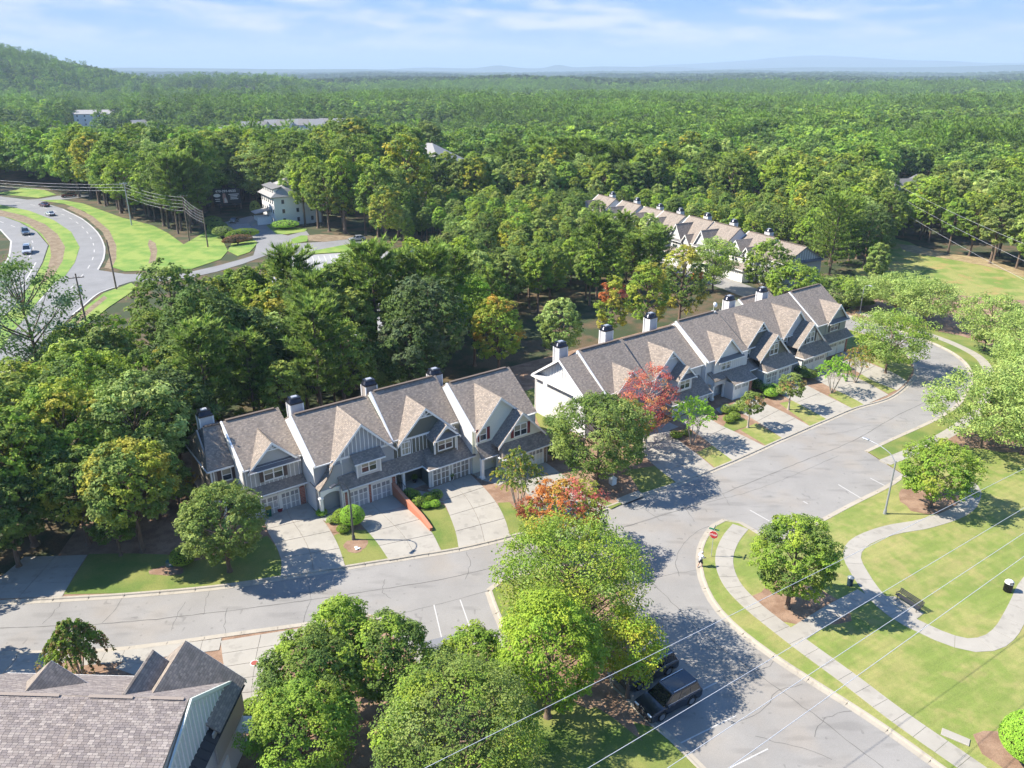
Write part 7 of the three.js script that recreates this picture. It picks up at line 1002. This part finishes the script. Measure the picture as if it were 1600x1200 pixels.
{ const o = thing('trash_can', 'black round park trash can with a white dome lid', 'trash can', at3([43.97, -56.14], 0.12)); const bd = []; for (let i = 0; i < 22; i++) { const a = i / 22 * 6.283; part('slat', (() => { const g = boxG(0.075, 0.78, 0.025, 0, 0.47, 0.34); g.rotateY(a); return g; })(), M.black, o); } part('liner', new THREE.CylinderGeometry(0.3, 0.3, 0.85, 20).translate(0, 0.44, 0), M.dark, o); const d = new THREE.SphereGeometry(0.38, 20, 10, 0, 6.283, 0, 1.57); d.scale(1, 0.85, 1); d.translate(0, 0.88, 0); const l = part('dome_lid', d, std(C(0.72, 0.72, 0.70), 0.35), o); part('lid_opening', boxG(0.34, 0.14, 0.1, 0, 1.0, 0.31), M.dark, l); }
{ const o = thing('litter_bin', 'dark bin in the tree shade beside the curved park path', 'bin', at3([30.31, -56.97], 0.12)); part('bin_body', new THREE.CylinderGeometry(0.27, 0.24, 0.85, 16).translate(0, 0.43, 0), std(C(0.02, 0.04, 0.06), 0.5), o); part('bin_lid', new THREE.CylinderGeometry(0.12, 0.3, 0.16, 16).translate(0, 0.93, 0), std(C(0.15, 0.18, 0.2), 0.35), o); }
{ const o = thing('utility_cover', 'pale concrete utility cover set in the park grass near the pavement', 'cover', at3([30.75, -39.99], 0.1), -0.62); part('cover_slab', new RoundedBoxGeometry(1.75, 0.1, 0.7, 2, 0.04).translate(0, 0.05, 0), M.concrete, o); }
{ const o = thing('utility_box', 'white utility box on the shaded lawn below the largest round tree', 'utility box', at3([11.23, -75.1], 0.11), 0.6); part('box_body', new RoundedBoxGeometry(0.65, 0.75, 0.6, 2, 0.04).translate(0, 0.4, 0), M.paint, o); part('box_lid', new RoundedBoxGeometry(0.72, 0.1, 0.66, 2, 0.03).translate(0, 0.8, 0), M.white, o); }
{ const o = thing('utility_box', 'small teal utility box in the mulch left of the dark bush', 'utility box', at3([-31.9, -59.84], 0.11), 0.2); part('box_body', new RoundedBoxGeometry(0.6, 0.6, 0.5, 2, 0.05).translate(0, 0.3, 0), M.teal, o); part('box_label', boxG(0.2, 0.14, 0.01, 0.1, 0.3, 0.252), M.paint, o); }
{ const o = thing('manhole_cover', 'round red brown cover set in the lower left driveway', 'cover', at3([-20.09, -47.18], 0.13)); part('rim', new THREE.CylinderGeometry(0.32, 0.32, 0.03, 24).translate(0, 0.012, 0), M.paint, o); part('lid', new THREE.CylinderGeometry(0.27, 0.27, 0.04, 24).translate(0, 0.018, 0), std(C(0.30, 0.07, 0.05), 0.7), o); }
{ const o = thing('storm_drain', 'kerb inlet with concrete lid in the shade below the largest round tree', 'drain', at3([12.98, -71.93], 0.1), 0.6); part('lid_slab', new RoundedBoxGeometry(3.2, 0.14, 1.2, 2, 0.03).translate(0, 0.07, -0.3), M.concrete, o); part('throat', boxG(2.4, 0.11, 0.04, 0, 0.0, 0.33), M.dark, o); }
// brick red wall between the second and third driveways
{
  const top = [[-13.18,-73.28], [-11.08,-70.23], [-9.22,-67.62], [-8.1,-65.74]], o = thing('retaining_wall', 'brick red sloping wall between the second and third driveways', 'wall'); const hs = [1.5, 1.0, 0.62, 0.3];
  const base = top[0]; o.position.set(base[0], 0.1, base[1]);
  for (let i = 0; i < 3; i++) { const a = top[i], b = top[i + 1], l = Math.hypot(b[0] - a[0], b[1] - a[1]), dx = (b[0] - a[0]) / l, dz = (b[1] - a[1]) / l, nx = -dz * 0.14, nz = dx * 0.14, P = (p, h, s) => [p[0] - base[0] + nx * s, h, p[1] - base[1] + nz * s], w = [0, 0, 0];
    part('wall_face', panelG([P(a, 0, -1), P(b, 0, -1), P(b, hs[i + 1], -1), P(a, hs[i], -1)], 0.28, [nx * 2, 0, nz * 2]), M.redwall, o); part('coping', panelG([P(a, hs[i] + 0.07, -1.35), P(b, hs[i + 1] + 0.07, -1.35), P(b, hs[i + 1] + 0.07, 1.35), P(a, hs[i] + 0.07, 1.35)], 0.07, [0, -0.08, 0]), std(C(0.46, 0.19, 0.11), 0.85), o); }
  const r = part('railing', (() => { const g = []; const a = top[0], b = top[1]; for (let i = 0; i <= 6; i++) { const t = i / 6, x = lerp(a[0], b[0], t) - base[0] + 0.35, z = lerp(a[1], b[1], t) - base[1] - 0.25, h = lerp(hs[0], hs[1], t); g.push(rod([x, h - 0.4, z], [x, h + 0.75, z], 0.02, 0.02, 4)); } g.push(rod([0.35, hs[0] + 0.75, -0.25], [b[0] - base[0] + 0.35, hs[1] + 0.75, b[1] - base[1] - 0.25], 0.025, 0.025, 4)); return merge(g); })(), M.black, o);
}
{ const o = thing('wheeled_bin', 'green wheeled bin with yellow top beside the first garage', 'bin', at3([-25.16, -68.48], 0.13), 0.5); part('bin_body', (() => { const g = new THREE.CylinderGeometry(0.36, 0.3, 0.95, 4); g.rotateY(0.785); g.translate(0, 0.5, 0); return g; })(), std(C(0.015, 0.10, 0.06), 0.5), o); part('bin_lid', new RoundedBoxGeometry(0.6, 0.08, 0.62, 2, 0.03).translate(0, 1.0, 0), std(C(0.42, 0.33, 0.05), 0.6), o); for (const k of [-1, 1]) part('wheel', rod([k * 0.2, 0.1, -0.3], [k * 0.27, 0.1, -0.3], 0.1, 0.1, 10), tyreM, o); }
{ const o = thing('garden_flag', 'dark post with a red and white flag before the first garage', 'flag', at3([-24.31, -69.47], 0.13), 0.6); part('post', rod([0, 0, 0], [0, 2.6, 0], 0.06, 0.05, 8), M.black, o); part('lantern', merge([boxG(0.24, 0.36, 0.24, 0, 2.7, 0), rod([0, 2.88, 0], [0, 3.05, 0], 0.2, 0.02, 4)]), M.black, o); const f = []; for (let i = 0; i < 7; i++) part('stripe', panelG([[-0.12 - i * 0.075, 1.95 - i * 0.03, 0.03 * Math.sin(i)], [-0.12 - (i + 1) * 0.075, 1.92 - i * 0.03, 0.03 * Math.sin(i + 1)], [-0.12 - (i + 1) * 0.075, 1.05 - i * 0.02, 0.05 * Math.sin(i + 1)], [-0.12 - i * 0.075, 1.07 - i * 0.02, 0.05 * Math.sin(i)]], 0.01, [0, 0, 0.01]), i % 2 ? M.paint : std(C(0.45, 0.04, 0.06), 0.8), o); part('base_pot', new THREE.CylinderGeometry(0.3, 0.24, 0.3, 12).translate(0, 0.15, 0), std(C(0.20, 0.02, 0.03), 0.7), o); }
function planter(label, x, z, tones, pot, s = 1) { const o = thing('potted_plant', label, 'plant', [x, 0.2, z]); part('pot', new THREE.CylinderGeometry(0.24 * s, 0.17 * s, 0.42 * s, 14).translate(0, 0.21 * s, 0), pot, o); const g = shrubGeo(0.36 * s, 0.5 * s, tones, 0.12, 260, 0.3); g.translate(0, 0.36 * s, 0); part('foliage', g, LM.plain, o); return o; }
planter('brown leaved potted plant by the arched entry', -18.92, -71.27, [[0.16, 0.08, 0.04], [0.12, 0.1, 0.04]], M.paint, 1.3); planter('potted fern by the olive townhouse entry', -10.9, -75.39, G0.mid, M.dark); planter('small potted plant between the olive garage doors', -6.79, -76.11, G0.mid, M.dark, 0.8); planter('blue pot with pale flowers at the cream townhouse entry', -2.39, -79.27, [[0.2, 0.24, 0.12], [0.35, 0.35, 0.28]], std(C(0.02, 0.035, 0.10), 0.3), 1.1);
// mail kiosk by the empty bay
{ const o = thing('mail_kiosk', 'low grey roofed kiosk at the foot of the empty parking bay', 'kiosk', at3([-5.32, -46.22], 0.1), 0.35); for (const x of [-1.1, 1.1]) for (const z of [-0.9, 0.9]) part('post', boxG(0.16, 2.2, 0.16, x, 1.1, z), M.wood, o); part('roof', merge([panelG([[-1.6, 2.15, 1.4], [1.6, 2.15, 1.4], [1.6, 2.75, 0], [-1.6, 2.75, 0]], 0.1), panelG([[-1.6, 2.15, -1.4], [1.6, 2.15, -1.4], [1.6, 2.75, 0], [-1.6, 2.75, 0]], 0.1)]), M.greyShingle = std(C(0.17, 0.175, 0.19), 0.95, { bumpMap: shingleBump, bumpScale: 0.01 }), o); part('mail_cabinet', new RoundedBoxGeometry(1.8, 1.3, 0.5, 2, 0.03).translate(0, 0.9, 0), M.steel, o); part('roof_finial', new THREE.SphereGeometry(0.14, 12, 8).translate(1.6, 2.8, 0), M.brick, o); }
{ const o = thing('brick_pier', 'low brown wall beside the concrete step by the kiosk', 'wall', at3([-1.64, -48.9], 0.1), -1.1); part('wall_face', box0(-1.6, 1.6, 0, 0.7, -0.12, 0.12), M.brick, o); part('coping', box0(-1.65, 1.65, 0.7, 0.78, -0.17, 0.17), M.wood, o); }
// ---------- shrubs ----------
{
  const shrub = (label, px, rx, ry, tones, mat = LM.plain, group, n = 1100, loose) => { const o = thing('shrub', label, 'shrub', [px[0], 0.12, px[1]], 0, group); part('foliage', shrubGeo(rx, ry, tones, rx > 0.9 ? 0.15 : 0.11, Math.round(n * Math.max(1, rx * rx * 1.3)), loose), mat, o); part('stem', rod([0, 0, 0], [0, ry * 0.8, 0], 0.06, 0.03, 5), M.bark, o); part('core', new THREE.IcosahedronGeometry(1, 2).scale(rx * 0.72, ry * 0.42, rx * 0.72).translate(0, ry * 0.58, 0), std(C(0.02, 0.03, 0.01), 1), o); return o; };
  shrub('large lime green clipped round shrub by the lamp post', [-16.1, -66.55], 1.25, 1.9, G0.lime, LM.plain, undefined, 1500, 0.04); shrub('darker clipped round shrub left of the lime green one', [-17.27, -66.91], 0.95, 1.4, G0.bright, LM.plain); shrub('low spreading shrub at the foot of the lime green one', [-16.88, -65.62], 0.7, 0.6, G0.bright); shrub('small grey green shrub at the left of the shrub bed', [-18.39, -67.26], 0.55, 0.6, G0.pale); shrub('bright low shrub by the arched entry', [-19.77, -68.72], 0.6, 0.5, G0.lime);
  const gu = 'clipped shrubs by the third driveway'; [[-10.43, -71.40, .75, 1.05, 'back left clipped shrub of the cluster by the red wall'], [-9.84, -70.36, .8, 1.0, 'left clipped shrub of the cluster nearest the red wall'], [-8.90, -71.14, .75, .95, 'middle clipped shrub of the cluster by the third driveway'], [-8.14, -71.80, .75, .95, 'right clipped shrub of the cluster at the third driveway edge'], [-9.06, -70.11, .55, .6, 'front left lime shrub of the cluster by the third driveway'], [-8.14, -70.36, .6, .6, 'front right lime shrub of the cluster by the third driveway'], [-11.08, -72.20, .7, .9, 'dark shrub against the olive townhouse porch']].forEach(([x, y, a, b, l], i) => { const w = [x, y]; shrub(l, w, a, b, i === 4 || i === 5 ? G0.lime : G0.bright, LM.plain, gu); });
  [[28.83, -93.99, .9, 1.1], [29.43, -92.36, .8, .8], [28.41, -91.36, .8, .8], [30.03, -94.61, .7, .9], [30.75, -95.03, .8, 1.0]].forEach(([x, y, a, b], i) => shrub(['rounded shrub nearest the second driveway of the right row', 'front right low round shrub by the second driveway of the right row', 'front left low round shrub by the second driveway of the right row', 'back middle shrub by the second driveway of the right row', 'pale flowering shrub by the third driveway of the right row'][i], [x, y], a, b, i === 4 ? G0.pale : G0.bright));
  [[36.25, -101.25, .9, 1.1], [36.44, -99.63, 1, 1.1], [37.46, -101.72, .8, 1], [38.00, -100.55, .9, 1.1], [35.20, -102.20, 1, 1.4], [36.78, -104.38, 1, 1.5], [39.64, -102.20, .7, .8]].forEach(([x, y, a, b], i) => shrub(['left round shrub before the olive garage of the right row', 'front round shrub before the olive garage of the right row', 'middle round shrub before the olive garage of the right row', 'right round shrub before the olive garage of the right row', 'dark shrub beside the white garage corner', 'taller dark shrub in the olive entry recess', 'small lime shrub near the fourth driveway'][i], [x, y], a, b, i < 4 ? G0.lime : i === 6 ? G0.lime : G0.dark));
  shrub('dark spreading shrub before the red linteled garage', [44.36, -106.90], 1.3, 1.1, G0.mid); shrub('dark shrub left of the red linteled garage', [43.75, -108.47], 1, 1.2, G0.dark); shrub('low green shrub beside the first driveway of the right row', [20.62, -86.83], .8, .7, G0.bright); shrub('second low shrub beside the first driveway of the right row', [22.06, -87.56], .7, .6, G0.mid);
  shrub('dark round shrub on the lawn left of the round olive tree', [-30.58, -59.84], 1.15, 1.6, G0.bright, LM.dark); shrub('clipped round shrub at the side of the corner townhouse', [-17.95, -40.72], 1.35, 1.9, G0.bright, LM.plain, undefined, 1700); shrub('dark shrub in the gap right of the cream garage', [5.20, -81.50], 1.2, 1.5, G0.dark); shrub('dark shrub at the foot of the white side wall', [5.93, -89.24], 1, 1.2, G0.mid); shrub('shrub between the cream townhouse and the white side wall', [4.85, -90.78], 0.9, 1, G0.mid);
  shrub('large lime green globe shrub cut by the lower right corner', [34.21, -37.77], 1.9, 3.2, G0.lime, LM.plain, undefined, 2200, 0.05);
  for (const [x, y, a, b, l, t] of [[-72.59, -202.35, 4.2, 2.0, 'long red brown clipped hedge by the car park', [[0.15, 0.08, 0.05], [0.12, 0.075, 0.04]]], [-73.10, -208.12, 4.8, 2.4, 'long green clipped hedge behind the red brown one', G0.bright], [-79.52, -211.55, 3, 2.4, 'grey green rounded shrub at the car park edge', G0.olive], [-83.65, -218.74, 2.8, 2.4, 'second rounded shrub up the car park edge', G0.mid], [-88.22, -227.39, 2.8, 2.4, 'third rounded shrub up the car park edge', G0.mid], [-81.53, -246.73, 1.7, 3.5, 'olive brown tall shrub at the office stair', G0.olive], [-66.07, -224.43, 4, 1.8, 'bright green shrub bank before the white office', G0.lime]]) { const o = shrub(l, [x, y], 1, 1, t, LM.plain, undefined, 900); o.scale.set(a, b, a * (l[0] === 'l' ? 0.35 : 0.9)); o.rotation.y = l[0] === 'l' ? 0.75 : 0.3; }
  { const o = shrub('long clipped dark hedge beyond the end of the right row', [64.86, -143.53], 1, 1, G0.mid, LM.dark, undefined, 2200); o.scale.set(5.5, 1.6, 1.2); o.rotation.y = 0.05; }
}
// rhythm of small stones in the lamp bed
{ const o = thing('stone_cluster', 'three pale stones in the round gravel bed', 'stones', at3([-15.06, -62.74], 0.13)); for (const [x, z, r] of [[0, 0, .16], [.3, .1, .12], [.1, .28, .13]]) part('stone', new THREE.IcosahedronGeometry(r, 1).scale(1.2, 0.7, 1).translate(x, r * 0.5, z), M.paint, o); }
// ---------- the man at the kerb ----------
{
  const o = thing('person', 'person in white T-shirt and dark shorts walking beside the kerb, looking down', 'person', at3([17.48, -59.74], 0.02), 0.5);
  const field = (bones, cell, pad = 0.12) => { // smooth union of tapered capsules, meshed
    let lo = [1e9, 1e9, 1e9], hi = [-1e9, -1e9, -1e9]; for (const [a, b, ra, rb] of bones) for (let i = 0; i < 3; i++) { lo[i] = Math.min(lo[i], a[i] - ra, b[i] - rb); hi[i] = Math.max(hi[i], a[i] + ra, b[i] + rb); }
    const size = Math.max(...hi.map((v, i) => v - lo[i])) / 2 + pad, mid = lo.map((v, i) => (v + hi[i]) / 2), n = Math.ceil(2 * size / cell), mc = new MarchingCubes(n, new THREE.MeshBasicMaterial(), false, false, 200000); mc.isolation = 0;
    for (let z = 0; z < n; z++) for (let y = 0; y < n; y++) for (let x = 0; x < n; x++) { const p = [mid[0] + (x / n * 2 - 1) * size, mid[1] + (y / n * 2 - 1) * size, mid[2] + (z / n * 2 - 1) * size]; let s = 0; for (const [a, b, ra, rb] of bones) { const ab = [b[0] - a[0], b[1] - a[1], b[2] - a[2]], t = clamp(((p[0] - a[0]) * ab[0] + (p[1] - a[1]) * ab[1] + (p[2] - a[2]) * ab[2]) / (ab[0] ** 2 + ab[1] ** 2 + ab[2] ** 2 + 1e-9), 0, 1), d = Math.hypot(p[0] - a[0] - ab[0] * t, p[1] - a[1] - ab[1] * t, p[2] - a[2] - ab[2] * t) - lerp(ra, rb, t); s += Math.exp(-Math.min(d, 1) * 55); } mc.field[x + y * n + z * n * n] = Math.log(s + 1e-30) / 55; }
    mc.update(); const g = new THREE.BufferGeometry(), c = mc.count ?? mc.geometry.drawRange.count; const pos = Float32Array.from(mc.positionArray.slice(0, c * 3)); for (let i = 0; i < pos.length; i++) pos[i] = pos[i] * size + mid[i % 3]; g.setAttribute('position', new THREE.BufferAttribute(pos, 3)); g.computeVertexNormals(); g.setAttribute('uv', new THREE.BufferAttribute(new Float32Array(pos.length / 3 * 2), 2)); return g;
  };
  const J = { pel: [0, 0.93, 0], chest: [0.05, 1.28, 0], neck: [0.1, 1.47, 0], head: [0.17, 1.62, 0] };
  const skin = std(C(0.40, 0.24, 0.17), 0.6), bones = [[J.pel, J.chest, 0.135, 0.15], [J.chest, J.neck, 0.13, 0.06], [J.neck, J.head, 0.055, 0.095], [J.head, [0.2, 1.56, 0], 0.09, 0.07]];
  const hands = []; for (const s of [1, -1]) {
    const sh = [0.06, 1.4, s * 0.2], el = [0.08 + s * 0.1, 1.13, s * 0.25], wr = [0.3 + s * 0.05, 1.08, s * 0.16], hip = [0, 0.9, s * 0.09], kn = [0.1 + s * 0.08, 0.5, s * 0.1], an = [-0.02 + s * 0.16, 0.09, s * 0.1], toe = [0.16 + s * 0.16, 0.035, s * 0.12];
    bones.push([J.chest, sh, 0.11, 0.07], [sh, el, 0.058, 0.042], [el, wr, 0.042, 0.028], [J.pel, hip, 0.12, 0.095], [hip, kn, 0.09, 0.058], [kn, an, 0.058, 0.036], [an, toe, 0.04, 0.035]);
    const d = [0.09, -0.03, -s * 0.02]; hands.push([wr, [wr[0] + 0.07, wr[1] - 0.02, wr[2] - s * 0.01], 0.03, 0.036]); for (let f = 0; f < 4; f++) { const a = [wr[0] + 0.085, wr[1] - 0.02, wr[2] + (f - 1.5) * 0.02], m = [a[0] + 0.04, a[1] - 0.02, a[2]], e = [m[0] + 0.02 - f * 0.002, m[1] - 0.035, m[2]]; hands.push([a, m, 0.009, 0.009], [m, e, 0.009, 0.0075]); } hands.push([[wr[0] + 0.03, wr[1], wr[2] - s * 0.03], [wr[0] + 0.085, wr[1] - 0.015, wr[2] - s * 0.055], 0.011, 0.009]);
  }
  part('body', merge([field(bones, 0.017), ...[hands.slice(0, 10), hands.slice(10)].map((h) => field(h, 0.005, 0.03))]), skin, o);
  const sh = []; for (const s of [1, -1]) sh.push([[0.05, 1.3, 0], [0.06, 1.4, s * 0.2], 0.12, 0.085], [[0.06, 1.4, s * 0.2], [0.075 + s * 0.06, 1.2, s * 0.24], 0.078, 0.072]); part('shirt', field([[[0, 0.9, 0], [0.05, 1.28, 0], 0.165, 0.172], [[0.05, 1.28, 0], [0.09, 1.42, 0], 0.15, 0.08], ...sh], 0.017), std(C(0.68, 0.67, 0.70), 0.85), o);
  const st = []; for (const s of [1, -1]) st.push([[0, 0.9, s * 0.09], [0.085 + s * 0.06, 0.56, s * 0.1], 0.12, 0.092]); part('shorts', field([[[0, 0.93, -0.05], [0, 0.93, 0.05], 0.15, 0.15], ...st], 0.017), std(C(0.02, 0.02, 0.045), 0.85), o);
  part('hair', field([[[0.15, 1.66, 0], [0.13, 1.62, 0], 0.1, 0.095]], 0.012), std(C(0.45, 0.43, 0.42), 0.8), o); part('nose', new THREE.ConeGeometry(0.016, 0.04, 6).rotateZ(-1.6).translate(0.285, 1.59, 0), skin, o); for (const s of [1, -1]) { part('ear', new THREE.SphereGeometry(0.026, 8, 6).scale(0.8, 1.2, 0.45).translate(0.17, 1.6, s * 0.095), skin, o); part('eye', new THREE.SphereGeometry(0.012, 8, 6).translate(0.262, 1.615, s * 0.034), M.dark, o); const an = [-0.02 + s * 0.16, 0.06, s * 0.1]; part('shoe', new RoundedBoxGeometry(0.27, 0.09, 0.1, 3, 0.04).translate(an[0] + 0.08, 0.045, an[2] + s * 0.01), M.paint, o); } part('mouth', boxG(0.008, 0.008, 0.045, 0.263, 1.545, 0), std(C(0.25, 0.09, 0.08), 0.7), o);
}

renderer.render(scene, camera);
